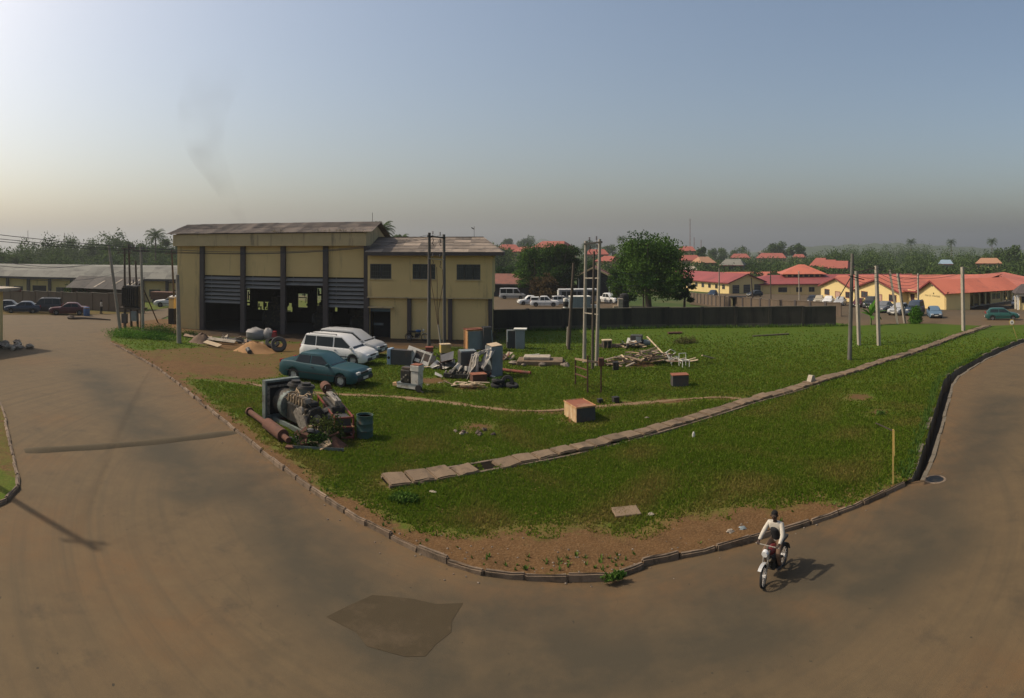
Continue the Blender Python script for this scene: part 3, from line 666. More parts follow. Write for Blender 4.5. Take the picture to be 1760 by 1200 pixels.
# machines standing inside the open bays
def hall_engine(x, y, s, lab):
    t = thing('stationary_engine', lab, 'engine', (hall.location.x + x, FY + y, GZ + .05), .1, group='engines standing inside the hall')
    MB().box(-.7 * s, .7 * s, -.5 * s, .5 * s, 0, 1.3 * s).box(-.5 * s, .5 * s, -.35 * s, .35 * s, 1.3 * s, 1.9 * s).build('engine_block', M_steel, t, bevel=.05)
    MB().cyl((.2 * s, 0, 1.8 * s), (.2 * s, 0, 2.35 * s), .45 * s, n=14).build('air_cleaner', M_steel, t, sm=True)
    MB().cyl((-.9 * s, 0, .7 * s), (-.7 * s, 0, .7 * s), .5 * s, n=16).build('flywheel', M_cabdark, t)
hall_engine(-1.0, 4.6, 1.25, 'dark engine with round top inside the second bay of the hall')
hall_engine(3.8, 5.0, 1.15, 'dark engine inside the third bay of the hall')
hall_engine(7.5, 4.4, 1.0, 'dark engine inside the fourth bay of the hall')
t = thing('switch_box', 'pale box on the floor of the fourth bay of the hall', 'box', (hall.location.x + 8.05, FY + .75, GZ + .05))
MB().box(-.4, .4, -.2, .2, 0, .42).box(-.42, .42, -.22, .22, .42, .46).build('box_body', M_cabgrey, t, bevel=.02)
# tufts growing in the gutter
def tuft_mesh(mb, base, n, h, spread, rd):
    for _ in range(n):
        a = rd.uniform(0, 6.28); l = rd.uniform(.5, 1) * h; dx, dy = math.cos(a) * spread * rd.random(), math.sin(a) * spread * rd.random(); w = .02 + .03 * h
        p = Vector(base) + Vector((dx * .4, dy * .4, 0)); tip = p + Vector((dx, dy, l)); s = Vector((-math.sin(a), math.cos(a), 0)) * w
        mb.add([p - s, p + s, tip], [(0, 1, 2)])
def leaf_attr(o, seed=0):
    me = o.data; a = me.attributes.new('var', 'FLOAT', 'FACE'); rr = np.random.default_rng(seed)
    a.data.foreach_set('value', rr.random(len(me.polygons)).astype(np.float32)); return o
mb = MB(); rd = random.Random(4)
for _ in range(46): tuft_mesh(mb, (random.choice([rd.uniform(3.5, 9), rd.uniform(0, 9)]), -.5, 8.92), 6, rd.uniform(.12, .5), .22, rd)
leaf_attr(mb.build('gutter_weeds', leafmat('dry_weed', (.09, .09, .035), (.17, .13, .06)), hall, kind='stuff'))

# ---------------------------------------------------------------- office annex (two storeys, right of the hall)
ann = thing('office_annex', 'two-storey cream annex with three upper windows beside the hall', 'building', (-12.02, FY, GZ))
W_ = 10.4
UP0, UP1 = 3.58, 7.05
mb = MB(); yu = -.32
wins = [(.27, 2.08, 5.08, 6.32), (3.86, 5.76, 5.08, 6.32), (7.5, 9.45, 5.05, 6.30)]
wall_with_holes(mb, 0.06, W_, UP0, UP1, wins, yu, yu + .2)
wall_with_holes(mb, 0.06, W_ - .1, 0, UP0, [(.2, 1.95, 0, 2.62)], 0, .22)
mb.box(W_ - .2, W_, yu + .2, 8.2, UP0, UP1); mb.box(W_ - .3, W_ - .1, .22, 8.2, 0, UP0)
mb.box(.06, W_ - .2, 8.0, 8.2, 0, UP1)
mb.box(.06, W_ - .2, yu + .2, 8.0, UP0, UP0 + .15)
mb.build('wall', M_cream, ann)
MB().box(.0, W_ + .01, yu - .01, yu + .19, UP0 - .1, UP0 + .005).build('beam', M_fascia, ann)
for x in (3.55, 6.95, 10.25): MB().box(x - .17, x + .17, -.2, .02, 0, UP0 - .1).build('pillar', M_pillar, ann, bevel=.015)
for k, (a, b_, z0, z1) in enumerate(wins):
    w = thing('window', None, None); w.parent = ann
    mb = MB(); t = .06
    mb.box(a, b_, yu + .02, yu + .10, z0, z0 + t).box(a, b_, yu + .02, yu + .10, z1 - t, z1).box(a, a + t, yu + .02, yu + .10, z0 + t, z1 - t).box(b_ - t, b_, yu + .02, yu + .10, z0 + t, z1 - t)
    n = (2, 3, 3)[k]
    for i in range(1, n): x = lerp(a, b_, i / n); mb.box(x - .025, x + .025, yu + .025, yu + .095, z0 + t, z1 - t)
    mb.build('window_frame', M_frame, w)
    for i in range(n):
        x0_, x1_ = lerp(a, b_, i / n) + .05, lerp(a, b_, (i + 1) / n) - .05
        MB().box(x0_, x1_, yu + .055, yu + .065, z0 + t, z1 - t).build('pane', M_glass, w)
    mb = MB()
    for i in range(1, int((b_ - a) / .16)): mb.box(a + i * .16 - .008, a + i * .16 + .008, yu - .03, yu - .014, z0 + .02, z1 - .02)
    for z in (z0 + .25, (z0 + z1) / 2, z1 - .25): mb.box(a, b_, yu - .014, yu - .002, z - .01, z + .01)
    mb.build('burglar_bars', M_frame, w)
    MB().box(a - .08, b_ + .08, yu - .08, yu + .02, z0 - .09, z0 - .003).build('sill', M_fascia, w)
d = thing('door', None, None); d.parent = ann
MB().box(.2, 1.95, .12, .2, 2.32, 2.62).build('fanlight', pm('blue_fanlight', (.10, .16, .20), rough=.3), d)
MB().box(.2, .28, .05, .2, 0, 2.32).box(1.87, 1.95, .05, .2, 0, 2.32).box(.28, 1.87, .05, .2, 2.24, 2.32).build('door_frame', M_dark, d)
MB().box(.28, 1.87, .9, .94, 0, 2.24).build('door_leaf', M_dark, d)
MB().box(.3, 1.15, .85, .9, 1.05, 1.25).build('handrail', M_cabgrey, d)
MB().box(.1, 2.2, -.45, .0, 2.64, 2.74).build('canopy', M_fascia, ann)
# hipped roof in sheets
EY, RZ, RYY = -.95, 8.6, 4.2; ez = 7.28
slh = math.hypot(RYY - EY, RZ - ez)
mb = MB(); mb.box(-.05, W_ + .95, EY - .02, EY + .06, 7.02, 7.3); mb.box(W_ + .87, W_ + .95, EY + .06, 9.2, 7.02, 7.3); mb.build('fascia_board', M_pillar, ann)
MB().box(.06, W_ + .85, EY + .08, 9.0, UP1 + .01, UP1 + .05).build('soffit', M_dark, ann)
rowm = 5
for r in range(rowm):
    t0, t1 = r / rowm, (r + 1) / rowm
    for c in range(8):
        xa0, xb0 = -.05 + c * 1.42, -.05 + (c + 1) * 1.42
        def rx(t): return lerp(W_ + .95, W_ - .9, t)
        if xa0 >= rx(t0): continue
        q = [(xa0, lerp(EY, RYY, t0), lerp(ez, RZ, t0) + .04), (min(xb0, rx(t0)), lerp(EY, RYY, t0), lerp(ez, RZ, t0) + .04), (min(xb0, rx(t1)), lerp(EY, RYY, t1) , lerp(ez, RZ, t1) + .015), (min(xa0, rx(t1)), lerp(EY, RYY, t1), lerp(ez, RZ, t1) + .015)]
        MB().slab(q, .018).build('roof_sheet', M_asb, ann)
mb = MB(); mb.slab([(W_ + .95, EY, ez), (W_ + .95, 9.2, ez), (W_ - .9, RYY, RZ)], .03); mb.slab([(W_ + .95, 9.2, ez), (-.05, 9.2, ez), (-.05, RYY, RZ), (W_ - .9, RYY, RZ)], .03); mb.build('rear_roof', M_asb, ann)
MB().bar((-.05, RYY, RZ + .03), (W_ - .9, RYY, RZ + .03), .3, .05).build('ridge_cap', M_asb, ann)
MB().cyl((8.6, 5.2, 8.3), (8.6, 5.2, 9.6), .018, n=6).cyl((8.6, 5.2, 9.35), (8.35, 5.2, 9.5), .05, n=6).build('antenna', M_steel, ann)

# ---------------------------------------------------------------- boundary walls
def panel_wall(name, label, pts, h, mat, capm, step, th=.2, pier=None, cat='wall', base=None):
    w = thing(name, label, cat)
    for i, (p, a) in enumerate(along(pts, step)):
        z = terrain(p.x, p.y); dx, dy = math.cos(a) * step / 2, math.sin(a) * step / 2
        hh = h + random.uniform(-.04, .04); M = Matrix.Translation((p.x, p.y, z)) @ Matrix.Rotation(a, 4, 'Z')
        MB().box(-step / 2, step / 2, -th / 2, th / 2, -.3, hh, M).build('wall_panel', mat, w)
        if base: MB().box(-step / 2 + .16, step / 2 - .16, -th / 2 - .03, -th / 2 - .002, -.3, .45 + random.uniform(-.08, .08), M).build('plinth', base, w)
        MB().box(-step / 2, step / 2, -th / 2 - .04, th / 2 + .04, hh + .002, hh + .09, M).build('coping', capm, w)
        M2 = M @ Matrix.Translation((-step / 2, 0, 0)); MB().box(-.16, .16, -th / 2 - .08, th / 2 + .08, -.3, h + .11, M2).build('pier', pier or mat, w)
    return w
panel_wall('compound_wall', 'long blackened compound wall behind the lawn', gp([(846, 571), (930, 569), (1005, 568), (1080, 566.5), (1160, 565), (1250, 564), (1350, 563), (1462, 561)]), 2.0, M_wall, M_wallcap, 3.35, base=pm('lichen_plinth', (.085, .078, .058), (.05, .046, .035), scale=1.2, dirt=(.05, .05, .03), damt=.45, dscale=1.5))
panel_wall('brown_wall', 'low brown block wall behind the left parked cars', [(-74, 66.5), (-60, 65.2), (-51, 64.5), (-44, 64.2)], 2.35, M_bwall, M_wallcap, 3.0)
panel_wall('panel_fence', 'brown panel fence with posts beyond the compound wall', gp([(1188, 519), (1262, 531)]) + [tuple(ground_at(1335, 538)[:2]), tuple(ground_at(1460, 545)[:2])], 1.65, M_bwall, M_bwall, 2.3, th=.1, pier=M_pillar, cat='fence')
p = ground_at(1268, 531)
k = thing('kiosk', 'small dark-doored kiosk on the brown panel fence', 'kiosk', p, R(-20))
MB().box(-.95, -.75, -.6, .6, 0, 1.7).box(.75, .95, -.6, .6, 0, 1.7).box(-.75, .75, .4, .6, 0, 1.7).box(-.1, .1, -.6, -.4, 0, 1.7).build('wall', M_trimw, k)
MB().box(-.75, .75, .2, .39, 0, 1.7).build('doorway', M_dark, k)
MB().box(-1.2, 1.2, -.9, .9, 1.71, 1.85).build('roof', M_dark, k)

# ---------------------------------------------------------------- generic gabled and hipped buildings
def gable_building(name, label, loc, rz, lx, ly, hw, hr, wallm, roofm, ov=.6, hip=0.0, wins_=(), group=None, trim=M_redtrim, doors=(), sheets=True, base=1.5):
    """box of lx by ly metres, ridge along local x; wins_: (side, u, z, w, h); side s/n/e/w"""
    b_ = thing(name, label, 'building', loc, rz, group)
    a, c = lx / 2, ly / 2
    mb = MB(); mb.box(-a, a, -c, c, -base, hw)
    if not hip:
        mb.extr([(-a, -c, hw), (-a, c, hw), (-a, 0, hw + hr * (c / (c + ov)))], (.15, 0, 0)); mb.extr([(a - .15, -c, hw), (a - .15, c, hw), (a - .15, 0, hw + hr * (c / (c + ov)))], (.15, 0, 0))
    mb.build('wall', wallm, b_)
    ez_ = hw - hr * ov / (c + ov) * 0 - .05; A, Cc = a + ov, c + ov; rh = A - hip if hip else A
    rr_ = hw + hr
    n = max(1, int(lx / 3.2)) if sheets else 1
    for s in (-1, 1):
        if hip:
            MB().slab([(-A, s * Cc, ez_), (A, s * Cc, ez_), (rh, 0, rr_), (-rh, 0, rr_)][:: -s if s > 0 else 1], .06).build('roof', roofm, b_)
            MB().slab([(s * A, -s * Cc, ez_), (s * A, s * Cc, ez_), (s * rh, 0, rr_)], .06).build('roof', roofm, b_)
        else:
            for i in range(n):
                x0_, x1_ = -A + 2 * A * i / n, -A + 2 * A * (i + 1) / n
                MB().slab([(x0_, s * Cc, ez_), (x1_, s * Cc, ez_), (x1_, 0, rr_), (x0_, 0, rr_)][:: -s if s > 0 else 1], .05 + .012 * (i % 2)).build('roof_panel', roofm, b_)
    if not hip:
        for s in (-1, 1):
            for q in (-1, 1): MB().bar((s * A, q * Cc, ez_ - .1), (s * A, 0, rr_ - .1), .06, .24).build('barge_board', trim, b_)
    for s in (-1, 1): MB().box(-A, A, s * Cc - .03, s * Cc + .03, ez_ - .26, ez_ - .03).build('fascia_board', trim, b_)
    for (sd_, u, z, w, h) in list(wins_):
        f = MB(); g_ = MB(); t = .07
        def bx(m_, u0, u1, z0, z1, o0, o1):
            if sd_ == 's': m_.box(u0, u1, -c - o1, -c - o0, z0, z1)
            elif sd_ == 'n': m_.box(u0, u1, c + o0, c + o1, z0, z1)
            elif sd_ == 'w': m_.box(-a - o1, -a - o0, u0, u1, z0, z1)
            else: m_.box(a + o0, a + o1, u0, u1, z0, z1)
        bx(f, u - w / 2, u + w / 2, z, z + t, .004, .08); bx(f, u - w / 2, u + w / 2, z + h - t, z + h, .004, .08); bx(f, u - w / 2, u - w / 2 + t, z + t, z + h - t, .004, .08); bx(f, u + w / 2 - t, u + w / 2, z + t, z + h - t, .004, .08); bx(f, u - .03, u + .03, z + t, z + h - t, .004, .07)
        wo = thing('window', None, None); wo.parent = b_
        f.build('window_frame', M_frame, wo)
        bx(g_, u - w / 2 + t, u - .03, z + t, z + h - t, .004, .03); bx(g_, u + .03, u + w / 2 - t, z + t, z + h - t, .004, .03); g_.build('pane', M_glass, wo)
    for (sd_, u, w, h) in doors:
        d_ = MB()
        if sd_ == 's': d_.box(u - w / 2, u + w / 2, -c - .05, -c + .02, 0, h)
        elif sd_ == 'w': d_.box(-a - .05, -a + .02, u - w / 2, u + w / 2, 0, h)
        else: d_.box(a - .02, a + .05, u - w / 2, u + w / 2, 0, h)
        do = d_.build('door', M_frame, b_)
        e = MB()
        for q in range(5):
            z = h * (q + .5) / 5
            if sd_ == 's': e.box(u - w / 2 + .06, u + w / 2 - .06, -c - .075, -c - .052, z - h * .04, z + h * .04)
            elif sd_ == 'w': e.box(-a - .075, -a - .052, u - w / 2 + .06, u + w / 2 - .06, z - h * .04, z + h * .04)
        if e.v: e.build('shutter_rib', M_glass, do)
    return b_
def rot_of(p, q): return math.atan2(q[1] - p[1], q[0] - p[0])

# --- bright cream offices with three gables facing the sun (building on the right)
c0 = ground_at(1626, 533); cA = ground_at(1411, 514)
U = Vector((cA.x - c0.x, cA.y - c0.y, 0)); LEN = U.length; U.normalize()          # along the gabled face, away from the camera
aU = math.atan2(U.y, U.x)
off = thing('gabled_offices', 'bright cream offices with long red roof, three gables and arched porch', 'building', (c0.x, c0.y, c0.z), aU)
# local x: along the gables (0 near corner .. LEN far), local y: negative goes into the building (right)
zf = cA.z - c0.z
def lz(x): return zf * x / LEN
def loc(v): return Matrix.Rotation(-aU, 4, 'Z') @ (Vector(v) - c0)
def x_of(px):
    t = math.tan((px - CXP) / FOC); return (t * c0.y - c0.x) / (U.x - t * U.y)
gs = [(-.05, x_of(1580)), (x_of(1549), x_of(1472)), (x_of(1469), x_of(1411))]
RA, RB = at(1722, 471, 129), at(1440, 473, 150)                                      # the two ends of the main ridge
ra_l, rb_l = loc(RA), loc(RB)
gm = MB()
for (a, b_), h, rise in zip(gs, (2.95, 3.0, 3.05), (1.75, 1.8, 1.85)):
    zb = lz((a + b_) / 2); mid = (a + b_) / 2
    MB().extr([(a, 0, zb - 2.0), (b_, 0, zb - 2.0), (b_, 0, zb + h), (mid, 0, zb + h + rise), (a, 0, zb + h)], (0, -.25, 0)).build('gable_wall', M_creamhi, off)
    MB().box(a, a + .25, -5, -.25, zb - 2, zb + h).build('return_wall', M_creamhi, off); MB().box(b_ - .25, b_, -5, -.25, zb - 2, zb + h).build('return_wall', M_creamhi, off)
    for s, (xa, xb) in ((1, (a - .5, mid)), (-1, (b_ + .5, mid))):
        for i in range(5):
            y0_, y1_ = .55 - 17 * i / 5, .55 - 17 * (i + 1) / 5
            MB().slab([(xa, y0_, zb + h - .2), (xb, y0_, zb + h + rise + .14), (xb, y1_, zb + h + rise + .14), (xa, y1_, zb + h - .2)][::s], .05).build('roof_panel', M_redroof, off)
        MB().bar((xa, .57, zb + h - .33), (xb, .57, zb + h + rise + .0), .06, .26).build('barge_board', M_redtrim, off)
    MB().cyl((mid, .02, zb + h + rise * .55), (mid, .08, zb + h + rise * .55), .14, n=10).build('vent', M_frame, off)
for (a, b_) in ((gs[0][1], gs[1][0]), (gs[1][1], gs[2][0])):
    zb = lz((a + b_) / 2); MB().box(a, b_, -1.6, -1.4, zb - 2, zb + 2.9).build('link_wall', M_creamhi, off); MB().box(a, b_, -.42, -.36, zb + 2.6, zb + 2.85).build('fascia_board', M_redtrim, off)
def roof_strip(eave, ridge, n, nm='roof_panel', mat=M_redroof, lift=0.0):
    """panels between two local polylines given by their end points"""
    (e0, e1), (r0, r1) = eave, ridge
    for i in range(n):
        t0, t1 = i / n, (i + 1) / n; up = Vector((0, 0, lift + .012 * (i % 2)))
        q = [Vector(e0).lerp(Vector(e1), t0) + up, Vector(e0).lerp(Vector(e1), t1) + up, Vector(r0).lerp(Vector(r1), t1) + up, Vector(r0).lerp(Vector(r1), t0) + up]
        if (q[1] - q[0]).length < .01: q = q[1:]
        nn = (q[1] - q[0]).cross(q[-1] - q[0])
        if nn.z < 0: q = q[::-1]
        MB().slab(q, .05).build(nm, mat, off)
roof_strip(((-.4, -.3, 2.75), (LEN + .6, -.3, 2.75 + zf)), (ra_l, rb_l), 14)
# flank that runs away to the right: walls, porch and long veranda
K0, K1, K2 = c0.copy(), ground_at(1672, 527), ground_at(1760, 514)
K3 = K2 + (K2 - K1) * .7; K3.z = K2.z
dK = (K2 - K1); dK.z = 0; dK.normalize(); inw = Vector((-dK.y, dK.x, 0))
ev0 = loc(K0 + Vector((-.2, -.5, 2.9))); e_off = -inw * .6
ev1 = loc(K1 + e_off + Vector((0, 0, 2.85))); ev2 = loc(K2 + e_off + Vector((0, 0, 2.85))); ev3 = loc(K3 + e_off + Vector((0, 0, 2.85)))
RC = K2 + inw * 13; RC.z = EYE - 45 / FOC * hdist(RC); RD = K3 + inw * 13; RD.z = RC.z
roof_strip((ev0, ev1), (ra_l, ra_l.lerp(ra_l, 0)), 6); roof_strip((ev1, ev2), (ra_l, loc(RC)), 9); roof_strip((ev2, ev3), (loc(RC), loc(RD)), 5)
for a, b_ in ((ev0, ev1), (ev1, ev2), (ev2, ev3)): MB().bar(a - Vector((0, 0, .12)), b_ - Vector((0, 0, .12)), .06, .26).build('fascia_board', M_redtrim, off)
def seg_wall(p0, p1, back, z0, z1, th=.25, mat=M_cream, nm='flank_wall'):
    a, b_ = p0 + inw * back, p1 + inw * back; d = (b_ - a); d.z = 0; d.normalize(); n_ = Vector((-d.y, d.x, 0)) * th
    q = [loc(a + Vector((0, 0, z0))), loc(b_ + Vector((0, 0, z0))), loc(b_ + Vector((0, 0, z1))), loc(a + Vector((0, 0, z1)))]
    return MB().extr(q, Matrix.Rotation(-aU, 4, 'Z') @ n_).build(nm, mat, off)
K01 = K0.lerp(K1, .52)
seg_wall(K0, K01, .05, -1.5, 2.95); seg_wall(K01, K1 + dK * 1.5, 2.8, -1.5, 2.8); seg_wall(K1 + dK * 1.5, K2, 2.6, -1.5, 2.75); seg_wall(K2, K3, 2.6, -1.5, 2.75)
seg_wall(K0.lerp(K1, .1), K1 - dK * .2, -1.0, -1.2, .14, 3.4, M_conc, 'porch_floor'); seg_wall(K1, K2, -.3, -1.2, .10, 2.8, M_conc, 'veranda_floor')
seg_wall(K01, K1, 0, 2.15, 2.75, .2, M_creamhi, 'porch_lintel')
seg_wall(K0.lerp(K1, .58), K0.lerp(K1, .70), 2.7, .12, 2.1, .08, M_glass, 'doorway')
def porch_post(p): 
    l = loc(p); return MB().box(l.x - .2, l.x + .2, l.y - .2, l.y + .2, l.z - .8, l.z + 2.75).build('porch_pillar', M_trimw, off, bevel=.03)
posts = [K1, K1.lerp(K2, .10), K1.lerp(K2, .20), K1.lerp(K2, .30)] + [K1.lerp(K2, t) for t in (.52, .62, .72, .82, .92, 1.0)]
for p in posts: porch_post(p)
for p0, p1 in zip(posts[:3], posts[1:4]):
    n = 8; a, b_ = loc(p0), loc(p1); pts = [a + Vector((0, 0, 2.78)), b_ + Vector((0, 0, 2.78))] + [b_.lerp(a, k / n) + Vector((0, 0, 2.6 - 1.1 * abs(2 * k / n - 1) ** 3)) for k in range(n + 1)]
    MB().extr(pts, Matrix.Rotation(-aU, 4, 'Z') @ (inw * .2)).build('arch', M_trimw, off)
seg_wall(K1.lerp(K2, .30), K1.lerp(K2, .52), .1, -1.0, 2.75)
for t in (.36, .45): seg_wall(K1.lerp(K2, t - .035), K1.lerp(K2, t + .035), .05, .9, 2.1, .05, M_glass, 'pane')
for t in (.57, .67, .77, .87, .96): seg_wall(K1.lerp(K2, t - .03), K1.lerp(K2, t + .03), 2.5, .4, 2.1, .08, M_glass, 'pane')
# steep dormer gable above the flank
dm_ = K1.lerp(K2, .40); dl, dr_ = loc(dm_ - dK * 2.1 + e_off * 1.2), loc(dm_ + dK * 2.1 + e_off * 1.2); dmid = (dl + dr_) / 2; ibk = Matrix.Rotation(-aU, 4, 'Z') @ inw
MB().extr([dl + Vector((0, 0, 2.6)), dr_ + Vector((0, 0, 2.6)), dmid + Vector((0, 0, 5.5))], ibk * .2).build('dormer_wall', M_cream, off)
for e in (dl, dr_):
    q = [e - ibk * .3 + Vector((0, 0, 2.5)), dmid - ibk * .3 + Vector((0, 0, 5.75)), dmid + ibk * 7 + Vector((0, 0, 5.75)), e + ibk * 7 + Vector((0, 0, 2.5))]
    nn = (q[1] - q[0]).cross(q[-1] - q[0]); MB().slab(q if nn.z > 0 else q[::-1], .05).build('dormer_roof', M_redroof, off)
    MB().bar(e - ibk * .34 + Vector((0, 0, 2.45)), dmid - ibk * .34 + Vector((0, 0, 5.65)), .06, .24).build('barge_board', M_redtrim, off)
def off_win(x0_, x1_, z0_, z1_, y=.0, blind=False):
    w = thing('window', None, None); w.parent = off; t = .09
    MB().box(x0_, x1_, y + .004, y + .09, z0_, z0_ + t).box(x0_, x1_, y + .004, y + .09, z1_ - t, z1_).box(x0_, x0_ + t, y + .004, y + .09, z0_ + t, z1_ - t).box(x1_ - t, x1_, y + .004, y + .09, z0_ + t, z1_ - t).build('window_frame', M_redtrim, w)
    MB().box(x0_ + t, x1_ - t, y + .004, y + .04, z0_ + t, z1_ - t).build('pane', pm('pinkish_blind', (.42, .27, .2)) if blind else M_glass, w)
    if not blind: MB().box((x0_ + x1_) / 2 - .03, (x0_ + x1_) / 2 + .03, y + .041, y + .08, z0_ + t, z1_ - t).build('mullion', M_redtrim, w)
for (a, b_) in gs[1:]:
    w = b_ - a; zb = lz((a + b_) / 2)
    for k, f in enumerate((.17, .47, .80)): off_win(a + w * f - w * .075, a + w * f + w * .075, zb + .95 - (.3 if k == 1 else 0), zb + 2.2 - (.2 if k == 1 else 0), blind=(k == 1))
ga_, gb_ = gs[0][1], gs[1][0]
for f in (.3, .72): off_win(lerp(ga_, gb_, f) - .6, lerp(ga_, gb_, f) + .6, 1.0 + lz(ga_), 2.1 + lz(ga_), -1.4)
# dark raised lettering on the first gable: an unreadable line in the photograph, set as uneven raised strokes
rd = random.Random(11); xs_ = gs[0][1] * .80; sc_ = gs[0][1] * .60 / (16 * .21)
x = xs_
for wlen in (4, 2, 8):
    for _ in range(wlen):
        mb = MB(); h = rd.choice((.22, .26, .24)); x -= .21 * sc_
        mb.box(x, x + .05, .002, .03, 1.95, 1.95 + h)
        if rd.random() < .7: mb.box(x + .052, x + .14, .002, .03, 1.95 + h - .06, 1.95 + h)
        if rd.random() < .6: mb.box(x + .052, x + .14, .002, .03, 1.95, 2.01)
        mb.build('letter', M_dark, off, kind=None)
    x -= .16 * sc_
MB().cyl((gs[0][1] * .45, .002, 2.5), (gs[0][1] * .45, .03, 2.5), .14, n=10).build('emblem', M_dark, off)

# --- maroon-roofed long block (its gable end carries three shutters)
pA = ground_at(1253, 505); axA = R(104.5); gA = Vector((math.cos(axA - R(90)), math.sin(axA - R(90)))); wA = 11.5; LA = 36.0
cenA = Vector((pA.x, pA.y)) + gA * wA / 2 + Vector((math.cos(axA), math.sin(axA))) * LA / 2
wl_ = [('n', -LA / 2 + 2.5 + 3.4 * i, 1.1, 1.2, 1.1) for i in range(10)]
blkA = gable_building('shuttered_block', 'long maroon-roofed block with three shutters in its gable end', (cenA.x, cenA.y, pA.z), axA, LA, wA, 2.9, 2.2, M_creamhi, M_redroof2, wins_=wl_, doors=[('w', -wA * .31, wA * .19, 2.2), ('w', wA * .0, wA * .19, 2.2), ('w', wA * .31, wA * .19, 2.2)])
# --- hip-roofed hall with clerestory lantern
pc = on_terrain(1372, 178)
gable_building('lantern_hall', 'red-roofed hall with a raised clerestory lantern behind the car park', pc, R(-18), 34, 22, 3.3, 1.9, M_cream, M_redroof2, hip=9, wins_=[('s', -6, 1.0, 2.4, 1.3), ('s', -1.5, 1.0, 1.6, 1.3), ('s', 2, 1.0, 1.6, 1.3)])
lan = thing('roof_lantern', 'raised hipped lantern with clerestory windows on the red hall', 'lantern', pc + Vector((1.5, 1, 4.0)), R(-18))
MB().box(-5, 5, -4, 4, 0, 1.7).build('wall', M_trimw, lan)
for x in (-4, -2.4, -.8, .8, 2.4, 4):
    MB().box(x - .55, x + .55, -4.03, -3.99, .55, 1.35).build('pane', M_glass, lan)
for s in (-1, 1):
    MB().slab([(-6.6, s * 5.4, 1.6), (6.6, s * 5.4, 1.6), (.9, 0, 4.2), (-.9, 0, 4.2)][:: -s if s > 0 else 1], .06).build('roof', M_redroof, lan)
    MB().slab([(s * 6.6, -s * 5.4, 1.6), (s * 6.6, s * 5.4, 1.6), (s * .9, 0, 4.2)], .06).build('roof', M_redroof, lan)
gable_building('long_red_shed', 'long plain red roof running behind the shuttered block', on_terrain(1290, 215), R(-8), 44, 12, 3.2, 2.3, M_cream, M_redroof)
gable_building('dull_red_shed', 'dull red roof between the lantern hall and the gabled offices', on_terrain(1455, 190), R(-28), 40, 12, 3.2, 2.0, M_cream, M_redroof2)
# --- gatehouse at the right edge
pg = ground_at(1752, 533)
gh = thing('gatehouse', 'small gatehouse with dark roof and white posts at the right edge', 'gatehouse', pg, R(-38))
for x in (-.2, 3.6):
    for y in (0, 3): MB().box(x - .16, x + .16, y - .16, y + .16, -.3, 2.75).build('post', M_white, gh)
MB().box(-.36, 3.8, -.2, .15, 2.4, 2.9).build('beam', M_white, gh)
MB().box(.2, 3.4, .2, .4, -.3, 1.2).box(.2, .4, .4, 3, -.3, 2.4).build('wall', M_creamhi, gh)
MB().box(.4, 3.4, .25, .32, 1.2, 2.3).build('pane', M_glass, gh)
MB().extr([(-.9, -.8, 2.92), (-.9, 3.8, 2.92), (.6, 1.5, 4.3)], (.02, 0, 0)).slab([(-.9, -.8, 2.9), (4.6, -.8, 2.9), (3.2, 1.5, 4.4), (.6, 1.5, 4.4)], .06).slab([(4.6, 3.8, 2.9), (-.9, 3.8, 2.9), (.6, 1.5, 4.4), (3.2, 1.5, 4.4)], .06).slab([(-.9, 3.8, 2.9), (-.9, -.8, 2.9), (.6, 1.5, 4.4)], .06).build('roof', M_pillar, gh)

# ---------------------------------------------------------------- left side: long workshop, sheds, corner house
wk = thing('long_workshop', 'long low workshop with grey roof and dark pillars at the far left', 'building', (-84, 86, terrain(-84, 86) - .2), R(18))
wlen = 62
MB().box(-wlen / 2, wlen / 2, 0, .3, -1, 4.6).box(-wlen / 2, -wlen / 2 + .3, .3, 14, -1, 4.6).box(wlen / 2 - .3, wlen / 2, .3, 14, -1, 4.6).build('wall', M_cream, wk)
for i in range(14):
    x = -wlen / 2 + .5 + i * (wlen - 1) / 13
    MB().box(x - .25, x + .25, -.5, .0, -1, 4.7).build('pillar', M_pillar, wk)
for i in range(13):
    x = -wlen / 2 + .5 + (i + .5) * (wlen - 1) / 13
    if i % 4 == 2: MB().box(x - 1.5, x + 1.5, -.04, .02, -.5, 3.0).build('door', M_dark, wk)
    else:
        w = thing('window', None, None); w.parent = wk
        MB().box(x - 1.0, x + 1.0, -.03, -.002, 1.5, 2.7).build('pane', M_glass, w); MB().box(x - 1.06, x - 1.0, -.06, 0, 1.44, 2.76).box(x + 1.0, x + 1.06, -.06, 0, 1.44, 2.76).box(x - .04, x + .04, -.06, -.031, 1.5, 2.7).box(x - 1.06, x + 1.06, -.06, 0, 2.7, 2.76).box(x - 1.06, x + 1.06, -.06, 0, 1.44, 1.5).build('window_frame', M_frame, w)
MB().box(-wlen / 2 - 1, wlen / 2 + 1, -1.3, -1.2, 4.35, 4.75).build('fascia_board', M_pillar, wk)
nr = 20
for i in range(nr):
    xa, xb = lerp(-wlen / 2 - 1, wlen / 2 + 1, i / nr), lerp(-wlen / 2 - 1, wlen / 2 + 1, (i + 1) / nr)
    prof = [(-1.25, 4.75), (1.5, 5.9), (4.5, 6.75), (7.5, 7.0)]
    for (y0_, z0_), (y1_, z1_) in zip(prof, prof[1:]):
        MB().slab([(xa, y0_, z0_), (xb, y0_, z0_), (xb, y1_, z1_), (xa, y1_, z1_)], .04 + .02 * (i % 2)).build('roof_sheet', M_asb2, wk)
MB().slab([(wlen / 2 + 1, 15, 4.7), (-wlen / 2 - 1, 15, 4.7), (-wlen / 2 - 1, 7.5, 7.0), (wlen / 2 + 1, 7.5, 7.0)], .05).build('rear_roof', M_asb2, wk)
pw = on_terrain(272, 118)
